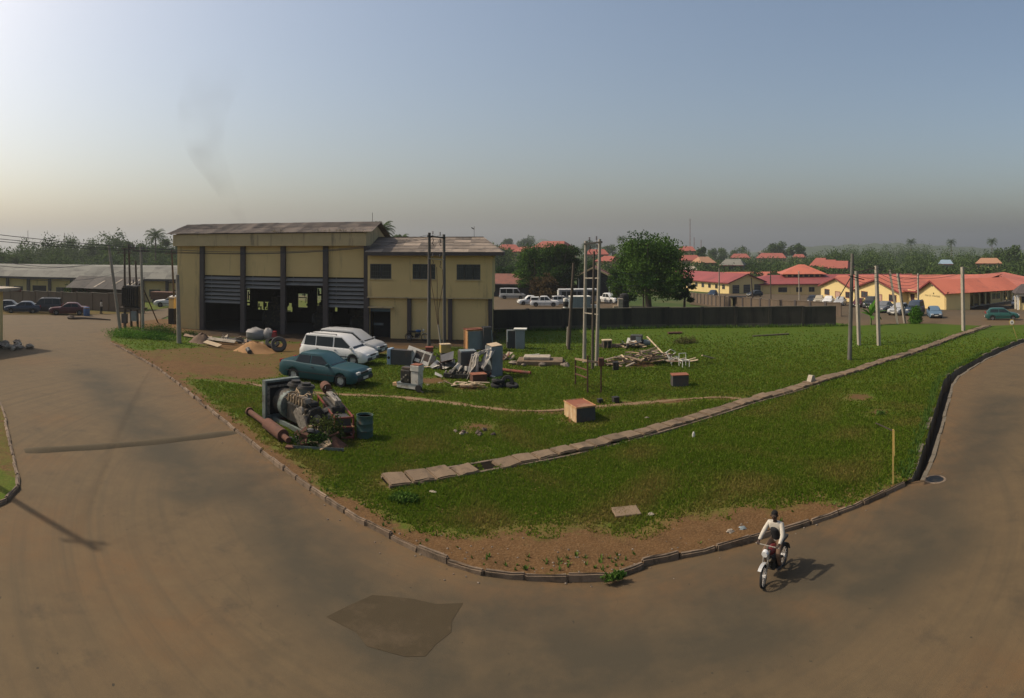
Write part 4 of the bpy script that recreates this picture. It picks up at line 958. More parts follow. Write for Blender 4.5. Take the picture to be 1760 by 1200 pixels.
w2 = gable_building('pillared_store', 'low store with pale pillars and grey roof behind the left poles', pw, R(12), 15, 9, 4.0, 2.3, M_cream, M_asb2, ov=1.2, trim=M_pillar, wins_=[('s', -4.5, 1.5, 1.4, 1.2), ('s', -.5, 1.5, 1.4, 1.2)], doors=[('s', 4.0, 2.2, 2.6)])
for x in (-6.8, -2.6, 1.6, 6.2): MB().box(x - .2, x + .2, -5.2, -4.8, -1.2, 3.9).build('pillar', M_pillar, w2)
ps = ground_at(165, 528)
lt = thing('lean_to_shed', 'dark lean-to shed with patched sloping roof above the brown wall', 'shed', (-54.5, 68.5, terrain(-54.5, 68.5)), R(8))
MB().box(-5.2, 5.2, 2.4, 2.6, -.3, 4.1).box(-5.2, -5.0, 0, 2.4, -.3, 3.2).box(5.0, 5.2, 0, 2.4, -.3, 3.2).build('wall', M_bwall, lt)
for i in range(7):
    xa, xb = -5.6 + i * 1.6, -5.6 + (i + 1) * 1.6
    MB().slab([(xa, -1.0, 2.95 + .02 * (i % 2)), (xb, -1.0, 2.95 + .02 * (i % 2)), (xb, 2.9, 4.55), (xa, 2.9, 4.55)], .03).build('roof_sheet', pm('sooty_roof_sheet', (.075, .065, .055), (.05, .045, .04), scale=1.5, dirt=(.03, .028, .025), damt=.4, rnd=.2), lt)
for i, x in enumerate((-1.0, 1.6, 3.6, 4.4)): MB().slab([(x, -.6 + .7 * (i % 2), 3.16 + .29 * (i % 2)), (x + .28, -.6 + .7 * (i % 2), 3.16 + .29 * (i % 2)), (x + .9, 1.4 + .7 * (i % 2), 4.0 + .28 * (i % 2)), (x + .62, 1.4 + .7 * (i % 2), 4.0 + .28 * (i % 2))], .03).build('pale_patch', M_conc, lt)
cornerh = thing('corner_house', 'cream wall and flat roof edge cut by the left frame edge', 'building', (-34.9, 33.6, 0))
MB().box(-9, -.98, -9, -1.0, -.1, 4.2).build('wall', M_creamhi, cornerh)
MB().box(-10, 0, -10, 0, 4.21, 4.45).build('roof', M_conc, cornerh)
MB().box(-10, .03, -.02, .03, 4.12, 4.4).build('fascia_board', M_redtrim, cornerh)

# ---------------------------------------------------------------- yard sheds behind the compound wall
gable_building('yard_shed', 'brown-roofed open shed with pale pillars behind the annex', on_terrain(892, 136), R(-14), 14, 7, 3.0, 2.0, M_dark, M_brownroof, ov=.9, trim=M_pillar)
s2 = gable_building('black_shed', 'dark open-fronted shed with pale posts beside the big tree', on_terrain(1022, 122), R(80), 9, 6.5, 4.6, 2.0, M_dark, M_brownroof, ov=.6, trim=M_trimw)
for y in (-3.0, 2.9): MB().cyl((-4.75, y, -.5), (-4.75, y, 4.6), .13, n=8).build('post', M_white, s2)
# ---------------------------------------------------------------- vehicles
def paint(name, c, rough=.42, metal=.05): return pm('paint_' + name, c, tuple(k * .86 for k in c), rough=rough, scale=1.5, amt=.5, metal=metal, coat=.15, dirt=tuple(.6 * k + .05 for k in c), damt=.15, dscale=2)
M_carglass = pm('car_glass', (.012, .016, .018), (.02, .024, .026), rough=.12, spec=.28, scale=1)
M_rim = pm('alloy_rim', (.50, .48, .45), (.36, .34, .31), rough=.45, metal=.1)
M_hub = pm('steel_wheel', (.16, .155, .15), rough=.5, metal=.4)
M_lampw = pm('headlamp_lens', (.62, .62, .6), rough=.1, spec=.6)
M_lampr = pm('tail_lamp_lens', (.32, .02, .015), rough=.2)
M_bumper = pm('black_bumper', (.03, .03, .031), rough=.6)
M_plate = pm('number_plate', (.6, .58, .5))
WHEELS = {}
def wheel_meshes(r, w, rimm):
    key = (r, w, rimm.name)
    if key not in WHEELS:
        Mx = Matrix.Rotation(R(90), 4, 'X')
        ty = MB().lathe([(r * .62, -w / 2), (r * .93, -w / 2), (r, -w * .3), (r, w * .3), (r * .93, w / 2), (r * .62, w / 2), (r * .62, -w / 2)], 22, Mx).mesh('tyre', M_black, True)
        rm = MB().lathe([(0, -w * .30), (r * .14, -w * .32), (r * .16, -w * .18), (r * .5, -w * .14), (r * .63, -w * .42), (r * .63, w * .2), (0, w * .2)], 20, Mx)
        for k in range(5):
            a = 2 * math.pi * k / 5; rm.bar((0, w * .28, 0), (math.cos(a) * r * .58, w * .34, math.sin(a) * r * .58), r * .17, .03, up=(0, 1, 0)); rm.bar((0, -w * .28, 0), (math.cos(a) * r * .58, -w * .34, math.sin(a) * r * .58), r * .17, .03, up=(0, 1, 0))
        WHEELS[key] = (ty, rm.mesh('rim', rimm, True))
    return WHEELS[key]
def interp(tab, x):
    if x <= tab[0][0]: return tab[0][1]
    for (a, va), (b_, vb) in zip(tab, tab[1:]):
        if x <= b_: return va + (vb - va) * (x - a) / (b_ - a)
    return tab[-1][1]
SPECS = {
 # top: body upper edge (x, z); cab: rear base, rear roof, front roof, windscreen base; zr roof
 'sedan': dict(L=4.75, W=1.78, wr=.32, ax=(-1.40, 1.45), top=[(-2.37, .84), (-2.31, 1.0), (-1.6, 1.03), (-.9, .99), (.75, .95), (1.1, .95), (1.9, .87), (2.26, .80), (2.37, .60)], cab=(-1.75, -1.12, .18, .98), zb=.97, zr=1.46, win=[(-1.30, -.42), (-.34, .50)], rw=.70),
 'minivan': dict(L=5.0, W=1.88, wr=.34, ax=(-1.45, 1.50), top=[(-2.5, .78), (-2.44, 1.05), (1.0, 1.02), (1.6, 1.0), (2.1, .88), (2.38, .74), (2.5, .58)], cab=(-2.43, -2.10, .62, 1.62), zb=1.02, zr=1.74, win=[(-2.12, -1.28), (-1.20, .02), (.12, .78)], rw=.76, rack=True),
 'mpv': dict(L=4.7, W=1.76, wr=.32, ax=(-1.35, 1.45), top=[(-2.35, .75), (-2.3, 1.0), (.9, 1.0), (1.5, .97), (2.0, .86), (2.28, .7), (2.35, .56)], cab=(-2.28, -2.0, .45, 1.52), zb=1.0, zr=1.62, win=[(-1.98, -1.1), (-1.02, -.1), (0, .75)], rw=.74),
 'suv': dict(L=4.6, W=1.82, wr=.37, ax=(-1.30, 1.40), top=[(-2.3, .8), (-2.24, 1.12), (.8, 1.1), (1.2, 1.1), (2.0, 1.02), (2.22, .92), (2.3, .62)], cab=(-2.22, -2.0, .35, 1.05), zb=1.1, zr=1.82, win=[(-1.95, -1.15), (-1.05, -.2), (-.1, .62)], rw=.78, rack=True),
 'hatch': dict(L=4.1, W=1.70, wr=.30, ax=(-1.2, 1.3), top=[(-2.05, .75), (-1.98, .98), (.6, .93), (1.1, .91), (1.7, .8), (1.98, .66), (2.05, .52)], cab=(-1.95, -1.45, .25, 1.05), zb=.94, zr=1.42, win=[(-1.5, -.5), (-.42, .5)], rw=.7),
 'pickup': dict(L=4.9, W=1.76, wr=.36, ax=(-1.45, 1.5), top=[(-2.45, .75), (-2.4, 1.02), (-.5, 1.02), (.9, 1.04), (1.4, 1.04), (2.1, .98), (2.38, .88), (2.45, .6)], cab=(-.95, -.75, .45, 1.2), zb=1.04, zr=1.72, win=[(-.72, -.05), (.03, .75)], rw=.76),
 'van': dict(L=5.2, W=1.85, wr=.34, ax=(-1.5, 1.65), top=[(-2.6, .7), (-2.55, 1.15), (1.3, 1.12), (1.9, 1.05), (2.3, .95), (2.52, .8), (2.6, .55)], cab=(-2.54, -2.45, .95, 1.75), zb=1.12, zr=2.1, win=[(-2.3, -1.2), (-1.1, .1), (.35, 1.05)], rw=.86),
}
def car(name, label, spec, pmat, loc, rz, rimm=None, cat='car', group=None, sc=1.0, canopy=False):
    S = SPECS[spec]; rimm = rimm or M_hub
    o = thing(name, label, cat, loc, rz, group); o.scale = (sc, sc, sc)
    L_, hw, wr = S['L'], S['W'] / 2, S['wr']; ra = wr + .055; sill = .20
    xs = set(np.linspace(-L_ / 2, L_ / 2, 26).round(3))
    for a in S['ax']:
        for k in range(9): xs.add(round(a - ra * math.cos(math.pi * k / 8), 3))
    xs = sorted(xs); mb = MB(); rows = []
    for x in xs:
        e = abs(x) / (L_ / 2); w = hw * (1 - .13 * max(0, (e - .80) / .20) ** 1.8)
        zt = interp(S['top'], x); zb = sill + .16 * max(0, (e - .9) / .1)
        for a in S['ax']:
            if abs(x - a) < ra: zb = max(zb, wr + math.sqrt(max(0, ra * ra - (x - a) ** 2)) - .02)
        zb = min(zb, zt - .16); zm = max(zb + .06, .62 * zt); wt = w * .93
        rows.append([(x, 0, min(zb, .3)), (x, w * .80, min(zb, .3) if zb < .31 else zb), (x, w * .97, zb), (x, w, zb + .06), (x, w, zm), (x, w * .975, zt - .06), (x, wt, zt - .008), (x, wt * .6, zt + .015), (x, 0, zt + .03)])
    n = len(rows[0]); full = []
    for r_ in rows: full.append(r_ + [(x, -y, z) for (x, y, z) in r_[-2:0:-1]])
    m_ = len(full[0])
    for r_ in full: mb.v += r_
    for i in range(len(full) - 1):
        for k in range(m_): mb.f.append((i * m_ + k, i * m_ + (k + 1) % m_, (i + 1) * m_ + (k + 1) % m_, (i + 1) * m_ + k)); mb.m.append(0)
    mb.f += [tuple(range(m_)), tuple(range((len(full) - 1) * m_, len(full) * m_))]; mb.m += [0, 0]
    mb.build('body', pmat, o, sm=True)
    # cabin
    rb, rr_, fr, fb = S['cab']; zb_, zr = S['zb'], S['zr']; wb_ = hw * .915; wt_ = hw * S['rw'] if S['rw'] < 1 else hw * .8
    wt_ = hw * max(.72, S['rw'])
    cb = MB(); st = [(rb, zb_ - .06, wb_ * .96), (rr_, zr - .05, wt_ * .95), ((rr_ * 3 + fr) / 4, zr, wt_), ((rr_ + fr * 3) / 4, zr, wt_), (fr, zr - .03, wt_ * .97), (fb, zb_ - .06, wb_ * .97)]
    base = [(x, zb_ - .06) for x, _, _ in st]
    vs = []
    for i, (x, z, w) in enumerate(st): 
        xb = x; vs += [(xb, wb_ * (.96 if i in (0, 5) else 1), zb_ - .06), (x, w, z), (x, w * .8, z + (.045 if 0 < i < 5 else 0)), (x, -w * .8, z + (.045 if 0 < i < 5 else 0)), (x, -w, z), (xb, -wb_ * (.96 if i in (0, 5) else 1), zb_ - .06)]
    fs = []
    for i in range(5):
        for k in range(5): fs.append((i * 6 + k, i * 6 + k + 1, (i + 1) * 6 + k + 1, (i + 1) * 6 + k))
    cb.add(vs, fs); cb.build('cabin', pmat, o, sm=True)
    def yside(z): return wb_ + (wt_ - wb_) * (z - zb_ + .06) / (zr - zb_ + .06)
    z0, z1 = zb_ + .03, zr - .09
    def xlim_f(z): return fb + (fr - fb) * (z - zb_ + .06) / (zr - .03 - zb_ + .06)
    def xlim_r(z): return rb + (rr_ - rb) * (z - zb_ + .06) / (zr - .05 - zb_ + .06)
    for s in (-1, 1):
        for i, (a, b_) in enumerate(S['win']):
            aa0, aa1 = (max(a, xlim_r(z0) + .08), max(a, xlim_r(z1) + .07))
            bb0, bb1 = (b_, b_)
            if i == len(S['win']) - 1: bb0, bb1 = xlim_f(z0) - .10, xlim_f(z1) - .07
            q = [(aa0, s * (yside(z0) + .012), z0), (bb0, s * (yside(z0) + .012), z0), (bb1, s * (yside(z1) + .012), z1), (aa1, s * (yside(z1) + .012), z1)]
            MB().extr(q, (0, -s * .02, 0)).build('side_window', M_carglass, o)
        MB().cbox((xlim_f(z0) - .12, s * (wb_ + .10), z0 + .02), (.1, .18, .13)).build('wing_mirror', pmat, o, bevel=.02)
        MB().cbox((L_ / 2 - .06, s * hw * .62, interp(S['top'], L_ / 2 - .1) - .06), (.12, hw * .36, .13)).build('headlight', M_lampw, o, bevel=.02)
        MB().cbox((-L_ / 2 + .05, s * hw * .70, interp(S['top'], -L_ / 2 + .08) - .09), (.12, hw * .28, .2)).build('taillight', M_lampr, o, bevel=.02)
        MB().box(-L_ / 2 + .5, L_ / 2 - .55, s * hw - .004 if s > 0 else -hw - .010, s * hw + .010 if s > 0 else -hw + .004, .50, .55).build('side_strip', M_bumper, o)
        for xs_ in [w[0] - .04 for w in S['win'][1:]] + [S['win'][0][0] + .05, min(S['win'][-1][1] + .25, S['ax'][1] - ra - .06)]:
            if abs(xs_ - S['ax'][0]) > ra and abs(xs_ - S['ax'][1]) > ra: MB().box(xs_ - .007, xs_ + .007, s * hw - .012 if s > 0 else -hw - .004, s * hw + .004 if s > 0 else -hw + .012, .27, .62 * S['zb'] + .02).build('door_seam', M_bumper, o)
        for xs_ in [w[0] + .08 for w in S['win'][1:]]: MB().cbox((xs_ + .05, s * hw * .992, S['zb'] - .13), (.16, .03, .03)).build('door_handle', M_bumper, o)
        if S.get('rack'):
            MB().bar((rr_ + .2, s * wt_ * .86, zr + .09), (fr - .4, s * wt_ * .86, zr + .09), .035, .035).bar((rr_ + .25, s * wt_ * .86, zr + .02), (rr_ + .25, s * wt_ * .86, zr + .09), .04).bar((fr - .45, s * wt_ * .86, zr + .02), (fr - .45, s * wt_ * .86, zr + .09), .04).build('roof_rail', M_bumper, o)
    zf0, zf1 = zb_ + .02, zr - .10
    for nm, xl, zz in (('windscreen', xlim_f, .014), ('rear_window', xlim_r, -.014)):
        q = [(xl(zf0) + zz, -yside(zf0) * .86, zf0), (xl(zf0) + zz, yside(zf0) * .86, zf0), (xl(zf1) + zz, yside(zf1) * .88, zf1), (xl(zf1) + zz, -yside(zf1) * .88, zf1)]
        MB().extr(q, (-zz * 1.6, 0, 0)).build(nm, M_carglass, o)
    for s, nm in ((1, 'front_bumper'), (-1, 'rear_bumper')):
        MB().cbox((s * (L_ / 2 - .03), 0, .42), (.16, S['W'] * .86, .2)).build(nm, M_bumper if spec not in ('minivan',) else M_bumper, o, bevel=.05)
        MB().cbox((s * (L_ / 2 + .055), 0, .46), (.02, .48, .12)).build('number_plate', M_plate, o)
    MB().cbox((L_ / 2 - .04, 0, interp(S['top'], L_ / 2 - .1) - .08), (.1, hw * .8, .1)).build('grille', M_bumper, o, bevel=.015)
    ty, rm = wheel_meshes(wr, .19, rimm)
    for a in S['ax']:
        for s in (-1, 1):
            w = thing('wheel', None, None, (a, s * (hw - .11), wr)); w.parent = o
            link('tyre', ty, w); link('rim', rm, w)
    if canopy:
        MB().box(-2.35, -.95, -hw * .86, hw * .86, 1.0, 1.62).build('canopy', pmat, o, bevel=.06)
        for s in (-1, 1): MB().box(-2.2, -1.1, s * hw * .862 - .01, s * hw * .862 + .01, 1.15, 1.5).build('canopy_window', M_carglass, o)
    return o
P_teal = paint('teal', (.010, .052, .060)); P_white = paint('white', (.62, .61, .58), metal=0); P_silver = paint('silver', (.36, .36, .35)); P_dark = paint('charcoal', (.025, .027, .03))
P_navy = paint('navy', (.02, .035, .06)); P_maroon = paint('maroon', (.07, .014, .014)); P_grey = paint('grey', (.14, .145, .15)); P_green = paint('deep_green', (.015, .07, .06)); P_beige = paint('beige', (.36, .31, .22)); P_blue = paint('steel_blue', (.10, .16, .22))
def axle_place(rear_px, front_px, spec, side=-1, sc=None):
    """car pose from where its two near wheels touch the ground"""
    r_, f_ = ground_at(*rear_px), ground_at(*front_px); S = SPECS[spec]; d = Vector((f_.x - r_.x, f_.y - r_.y, 0)); a = math.atan2(d.y, d.x)
    k = d.length / (S['ax'][1] - S['ax'][0]); k = sc or k
    nrm = Vector((-math.sin(a), math.cos(a), 0)) * -side * (S['W'] / 2 - .11) * k
    c = r_ + d.normalized() * (-S['ax'][0]) * k + nrm
    return Vector((c.x, c.y, 0)), a, k
def lawn_up(v): return Vector((v.x, v.y, terrain(v.x, v.y) + lawn_z(v.x, v.y) - .01))
c_, a_, k_ = axle_place((505.6, 658), (586, 670), 'sedan'); car('parked_car', 'teal saloon car parked on the grass nearest the camera', 'sedan', P_teal, lawn_up(c_), a_, M_rim, sc=k_)
f_ = ground_at(607, 634); a_ = R(-13); S = SPECS['minivan']
c_ = f_ - Vector((math.cos(a_), math.sin(a_), 0)) * S['ax'][1] + Vector((-math.sin(a_), math.cos(a_), 0)) * .83; car('parked_car', 'white minivan with roof rails parked behind the teal car', 'minivan', P_white, lawn_up(c_), a_, M_rim, cat='minivan')
f_ = ground_at(626, 619); a_ = R(-14); S = SPECS['mpv']
c_ = f_ - Vector((math.cos(a_), math.sin(a_), 0)) * S['ax'][1] + Vector((-math.sin(a_), math.cos(a_), 0)) * .8; car('parked_car', 'silver people carrier parked behind the white minivan', 'mpv', P_silver, lawn_up(c_), a_, M_rim, cat='minivan', sc=1.04)
def far_car(px, py, rz, spec, pmat, label, cat='car', group=None, sc=1.0, canopy=False, dz=.03):
    p = ground_at(px, py); return car('parked_car', label, spec, pmat, Vector((p.x, p.y, p.z + dz)), R(rz), cat=cat, group=group, sc=sc, canopy=canopy)
g1 = 'dark cars parked before the brown wall'
far_car(8, 535, 212, 'sedan', P_dark, 'black saloon cut by the left edge before the brown wall', group=g1)
far_car(40, 538, 215, 'sedan', P_navy, 'dark blue saloon second from the left edge before the brown wall', group=g1)
far_car(76, 538, 215, 'suv', P_dark, 'black off-roader between the blue and maroon cars before the brown wall', cat='off-roader', group=g1, sc=1.05)
far_car(118, 541, 216, 'sedan', P_maroon, 'dark maroon saloon at the right end of the row before the brown wall', group=g1)
far_car(296, 528, 200, 'sedan', P_white, 'white car half hidden behind the left corner of the hall', sc=1.15)
g2 = 'cars parked before the gabled offices'
far_car(1396, 521, 235, 'hatch', P_dark, 'black hatchback at the far left end of the office car row', group=g2)
far_car(1408, 522, 235, 'sedan', P_beige, 'pale car second from the left in the office car row', group=g2)
far_car(1424, 523, 232, 'sedan', P_white, 'white saloon parked in front of the far gable', group=g2)
far_car(1444, 525, 230, 'sedan', P_silver, 'silver saloon parked left of the round concrete pole', group=g2)
far_car(1476, 528, 225, 'hatch', P_maroon, 'dark red hatchback between the two pole pairs', group=g2)
far_car(1496, 530, 225, 'suv', P_dark, 'black off-roader behind the banana plant', cat='off-roader', group=g2)
far_car(1519, 537, 215, 'sedan', P_grey, 'grey saloon right of the banana plant', group=g2)
far_car(1546, 541, 212, 'sedan', P_silver, 'silver saloon behind the two leaning poles', group=g2)
far_car(1573, 542, 220, 'suv', P_navy, 'dark blue off-roader behind the clipped bush', cat='off-roader', group=g2)
far_car(1606, 546, 238, 'hatch', P_blue, 'blue-grey hatchback alone on the office forecourt', group=g2, sc=.92)
far_car(1722, 550, -40, 'hatch', P_green, 'teal green hatchback standing on the road at the far right', sc=.98)
far_car(1225, 510, 240, 'hatch', P_navy, 'dark car by the long wall of the shuttered block')
far_car(1297, 510, 200, 'hatch', P_dark, 'dark car before the three shutters')
far_car(1748, 527, 215, 'van', P_white, 'white van peeping out behind the gatehouse', cat='van', sc=.9)
g3 = 'vehicles in the yard behind the compound wall'
far_car(881, 514, -6, 'van', P_silver, 'silver van in the yard right of the annex', cat='van', group=g3, sc=1.02)
far_car(911, 524, 192, 'pickup', P_white, 'white pickup in the yard behind the silver van', cat='pickup', group=g3, sc=.86)
far_car(936, 527, -4, 'pickup', P_white, 'white pickup with a canopy in the yard', cat='pickup', group=g3, sc=.92, canopy=True)
far_car(966, 524, 8, 'suv', P_white, 'white off-roader beside the bus in the yard', cat='off-roader', group=g3, sc=.8)
far_car(1046, 521, -55, 'pickup', P_white, 'white truck cab between the black shed and the big tree', cat='truck', group=g3, sc=1.0)
# bus and red tank
p = ground_at(995, 522)
bus = thing('old_bus', 'white and grey bus standing in the yard behind the twin poles', 'bus', p, R(2), group=g3)
MB().box(-3.6, 3.2, -1.1, 1.1, .45, 2.45).build('body', pm('bus_grey', (.20, .20, .20), (.15, .15, .15), rough=.5), bus, bevel=.1)
MB().box(-3.55, 3.1, -1.12, 1.12, 2.46, 2.56).build('roof', P_white, bus, bevel=.04)
for x in np.arange(-3.1, 2.9, .9): MB().box(x, x + .72, -1.125, -1.08, 1.45, 2.2).build('side_window', M_carglass, bus)
MB().box(-3.66, -3.58, -.9, .9, 1.2, 2.3).build('rear_window', P_white, bus)
ty, rm = wheel_meshes(.42, .25, M_hub)
for x in (-2.3, 2.1):
    for s in (-1, 1):
        w = thing('wheel', None, None, (x, s * .98, .42)); w.parent = bus; link('tyre', ty, w); link('rim', rm, w)
p = ground_at(980, 516)
tk = thing('fuel_tank', 'long rust-red cylindrical tank raised behind the bus', 'tank', p, R(2), group=None)
MB().cyl((-3.2, 0, 2.35), (2.8, 0, 2.35), .62, n=20).build('tank_shell', M_rustp, tk, sm=True)
MB().cyl((-3.26, 0, 2.35), (-3.2, 0, 2.35), .72, n=20).build('end_flange', M_rust, tk)
for x in (-2.2, 1.8): MB().box(x - .15, x + .15, -.6, .6, 0, 2.0).build('cradle', M_steel, tk)
p = ground_at(998, 536)
tr = thing('box_trailer', 'pale grey box trailer close behind the compound wall', 'trailer', p, R(3))
MB().box(-1.5, 1.2, -.8, .8, .35, 2.0).build('body', M_cabgrey, tr, bevel=.04); MB().box(-1.52, 1.22, -.82, .82, 2.0, 2.1).build('roof', M_white, tr); MB().box(1.21, 2.3, -.5, .5, .35, .9).build('tow_frame', M_cabwhite, tr, bevel=.05)
for s in (-1, 1): MB().cyl((-.2, s * .72, .33), (-.2, s * .88, .33), .33, n=16).build('tyre', M_black, tr, sm=True)
p = ground_at(972, 535)
wt = thing('water_drum', 'white drum with dark band behind the compound wall', 'drum', p)
MB().lathe([(.34, 0), (.34, .55), (.3, .6), (.3, 1.35), (.34, 1.4), (.30, 1.75), (0, 1.8)], 16).build('drum_shell', M_white, wt, sm=True); MB().lathe([(.345, .62), (.345, 1.3)], 16).build('band', M_dark, wt, sm=True)
# rusty tipper by the left poles
p = ground_at(286, 527)
tp = thing('tipper_body', 'dark rusted truck body standing on the grass behind the white car', 'truck', on_terrain(283, 104), R(10))
MB().box(-2.2, 2.2, -1.1, 1.1, .8, 2.1).build('tipper_box', M_rust, tp, bevel=.05); MB().box(2.3, 3.6, -1, 1, .6, 2.3).build('cab', M_cabdark, tp, bevel=.12)
for x in (-1.4, 2.9):
    for s in (-1, 1): MB().cyl((x, s * .85, .48), (x, s * 1.1, .48), .48, n=16).build('tyre', M_black, tp, sm=True)

# motorbikes
def motorbike(name, label, loc, rz, tank, lean=0.0, group=None, steer=0.0):
    o = thing(name, label, 'motorbike', loc, rz, group); o.rotation_euler = (lean, 0, rz)
    Mx = Matrix.Rotation(R(90), 4, 'X'); r_ = .30
    for nm, x, st_ in (('rear_wheel', -.62, 0), ('front_wheel', .66, steer)):
        w = thing(nm, None, None, (x, 0, r_), st_); w.parent = o
        MB().lathe([(r_ * .84, -.03), (r_ * .96, -.032), (r_, -.015), (r_, .015), (r_ * .96, .032), (r_ * .84, .03), (r_ * .84, -.03)], 24, Mx).build('tyre', M_black, w, sm=True)
        sp = MB()
        for k in range(14):
            t = 2 * math.pi * k / 14; sp.cyl((0, .03 * (-1) ** k, 0), (math.cos(t) * r_ * .82, 0, math.sin(t) * r_ * .82), .006, n=4, caps=False)
        sp.cyl((0, -.07, 0), (0, .07, 0), .055, n=10); sp.build('spokes', M_rim, w)
    fk = MB()
    for s in (-.075, .075): fk.cyl((.66, s, .30), (.42, s, .92), .022, n=8)
    fk.cyl((.40, -.36, 1.02), (.40, .36, 1.02), .016, n=8).cyl((.42, 0, .85), (.40, 0, 1.02), .03, n=8); fk.build('fork', M_alu, o, sm=True)
    mg = MB()
    pts = [(.66 + math.cos(R(a)) * (r_ + .045), 0, r_ + math.sin(R(a)) * (r_ + .045)) for a in range(45, 150, 15)]
    for a, b_ in zip(pts, pts[1:]): mg.bar(a, b_, .10, .012)
    mg.build('front_mudguard', P_silver, o)
    MB().blob((.12, 0, .80), .27, .13, .13, 3, 12, 8, 0).build('fuel_tank', tank, o, sm=True)
    MB().extr([(-.72, -.12, .80), (-.1, -.13, .74), (-.02, -.10, .80), (-.1, -.12, .84), (-.45, -.12, .84), (-.74, -.10, .90)], (0, .24, 0)).build('seat', M_black, o, bevel=.03)
    MB().box(-.16, .24, -.13, .13, .28, .60).cyl((.1, 0, .45), (.3, 0, .62), .09, n=10).build('engine', M_steel, o, bevel=.03)
    MB().tube([(.30, 0, .85), (.30, 0, .40), (-.1, 0, .26), (-.45, 0, .50), (-.60, 0, .80)], .025, 8).tube([(.34, 0, .88), (-.1, 0, .68), (-.6, 0, .74)], .025, 8).build('frame', M_black, o, sm=True)
    MB().tube([(.2, -.12, .4), (.1, -.16, .24), (-.4, -.17, .26), (-.85, -.18, .36)], .035, 8).build('exhaust', M_alu, o, sm=True)
    MB().cyl((.50, 0, .88), (.60, 0, .86), .095, .085, n=14).build('headlight', M_lampw, o, sm=True)
    MB().bar((-.62, 0, .30), (-.2, 0, .36), .05).build('swingarm', M_steel, o)
    rp = [(-.62 + math.cos(R(a)) * (r_ + .05), 0, r_ + math.sin(R(a)) * (r_ + .05)) for a in range(50, 190, 20)]; rg = MB()
    for a, b_ in zip(rp, rp[1:]): rg.bar(a, b_, .15, .012)
    rg.build('rear_mudguard', M_black, o)
    return o
p = ground_at(716, 588)
motorbike('parked_motorbike', 'blue motorbike leaning on its stand before the annex wall', (p.x, p.y, p.z + .1), R(12), pm('paint_mblue', (.03, .08, .18), rough=.35), .12)
p = ground_at(142, 538); motorbike('parked_motorbike', 'small dark motorbike right of the maroon car', p, R(200), P_dark, .1)
p = ground_at(153, 533); motorbike('parked_motorbike', 'motorbike standing behind the blue drum at the brown wall', p, R(60), P_maroon, .1)
# ---------------------------------------------------------------- scrap machinery on the lawn
def lz_at(p): return Vector((p.x, p.y, terrain(p.x, p.y) + lawn_z(p.x, p.y)))
def gl(px, py): return lz_at(ground_at(px, py, .16))
rj = random.Random(21)
# --- derelict generating set with radiator (nearest the road)
pa, pb = ground_at(476, 722), ground_at(562, 764)
gsr = thing('generating_set', 'derelict diesel generating set with tall radiator nearest the left kerb', 'generator', lz_at((pa + pb) / 2), math.atan2(pb.y - pa.y, pb.x - pa.x))
rad = thing('radiator', None, None); rad.parent = gsr
MB().box(-1.75, -1.45, -.85, -.75, .1, 1.75).box(-1.75, -1.45, .75, .85, .1, 1.75).box(-1.75, -1.45, -.75, .75, 1.65, 1.75).box(-1.75, -1.45, -.75, .75, .1, .25).build('radiator_frame', M_grngrey, rad, bevel=.015)
MB().box(-1.70, -1.62, -.74, .74, .26, 1.64).build('core', M_dark, rad)
MB().box(-1.60, -1.50, -.74, -.60, .26, 1.5).box(-1.60, -1.50, -.6, .7, 1.42, 1.5).build('core_flange', M_alu, rad)
mb = MB()
for i in range(2): mb.bar((-1.7, -.45 + .9 * i, .1), (1.55, -.45 + .9 * i, .1), .12, .2)
mb.build('skid_rail', M_grngrey, gsr); 
for x in (-1.2, -.4, .5, 1.45): MB().bar((x, -.5, .12), (x, .5, .12), .1, .1).build('skid_cross', M_rust, gsr)
MB().cyl((-1.35, 0, .85), (-.55, 0, .85), .56, n=22).build('fan_shroud', M_steel, gsr, sm=True)
MB().lathe([(.50, 0), (.58, .05), (.60, .35), (.52, .42)], 22, Matrix.Translation((-.95, 0, .82)) @ Matrix.Rotation(R(90), 4, 'Y')).build('alternator_band', M_grngrey, gsr, sm=True)
for i, (x, y) in enumerate(((-.75, .25), (-.1, .35))):
    ac = thing('air_cleaner', None, None, (x, y, 1.5)); ac.parent = gsr
    MB().cyl((0, 0, -.35), (0, 0, .1), .26, .3, n=18).build('canister', M_grngrey, ac, sm=True); MB().cyl((0, 0, .1), (0, 0, .2), .38, .34, n=18).cyl((0, 0, .2), (0, 0, .3), .2, n=14).build('cap', M_steel, ac, sm=True); MB().tube([(0, -.05, -.3), (.15, -.2, -.5), (.3, -.25, -.7)], .1, 10).build('intake_pipe', M_steel, ac, sm=True)
MB().box(-.5, 1.05, -.38, .38, .3, 1.05).box(-.3, .95, -.3, .3, 1.05, 1.25).build('engine_block', M_steel, gsr, bevel=.06)
for i in range(6):
    MB().box(-.28 + i * .21, -.12 + i * .21, -.34, -.05, 1.2, 1.42).build('cylinder_head', M_alu, gsr, bevel=.03); MB().tube([(-.2 + i * .21, -.2, 1.4), (-.2 + i * .21, -.42, 1.42), (-.15 + i * .21, -.48, 1.15)], .04, 7).build('exhaust_port', M_brass, gsr, sm=True)
mb = MB()
for i in range(34):
    p = Vector((rj.uniform(-.45, 1.0), rj.uniform(-.42, .35), rj.uniform(1.1, 1.5))); q = p + Vector((rj.uniform(-.4, .4), rj.uniform(-.3, .3), rj.uniform(-.25, .2))); mb.tube([p, (p + q) / 2 + Vector((0, 0, rj.uniform(.02, .12))), q], rj.uniform(.012, .03), 5)
mb.build('fuel_lines', M_brass, gsr, sm=True, kind='stuff')
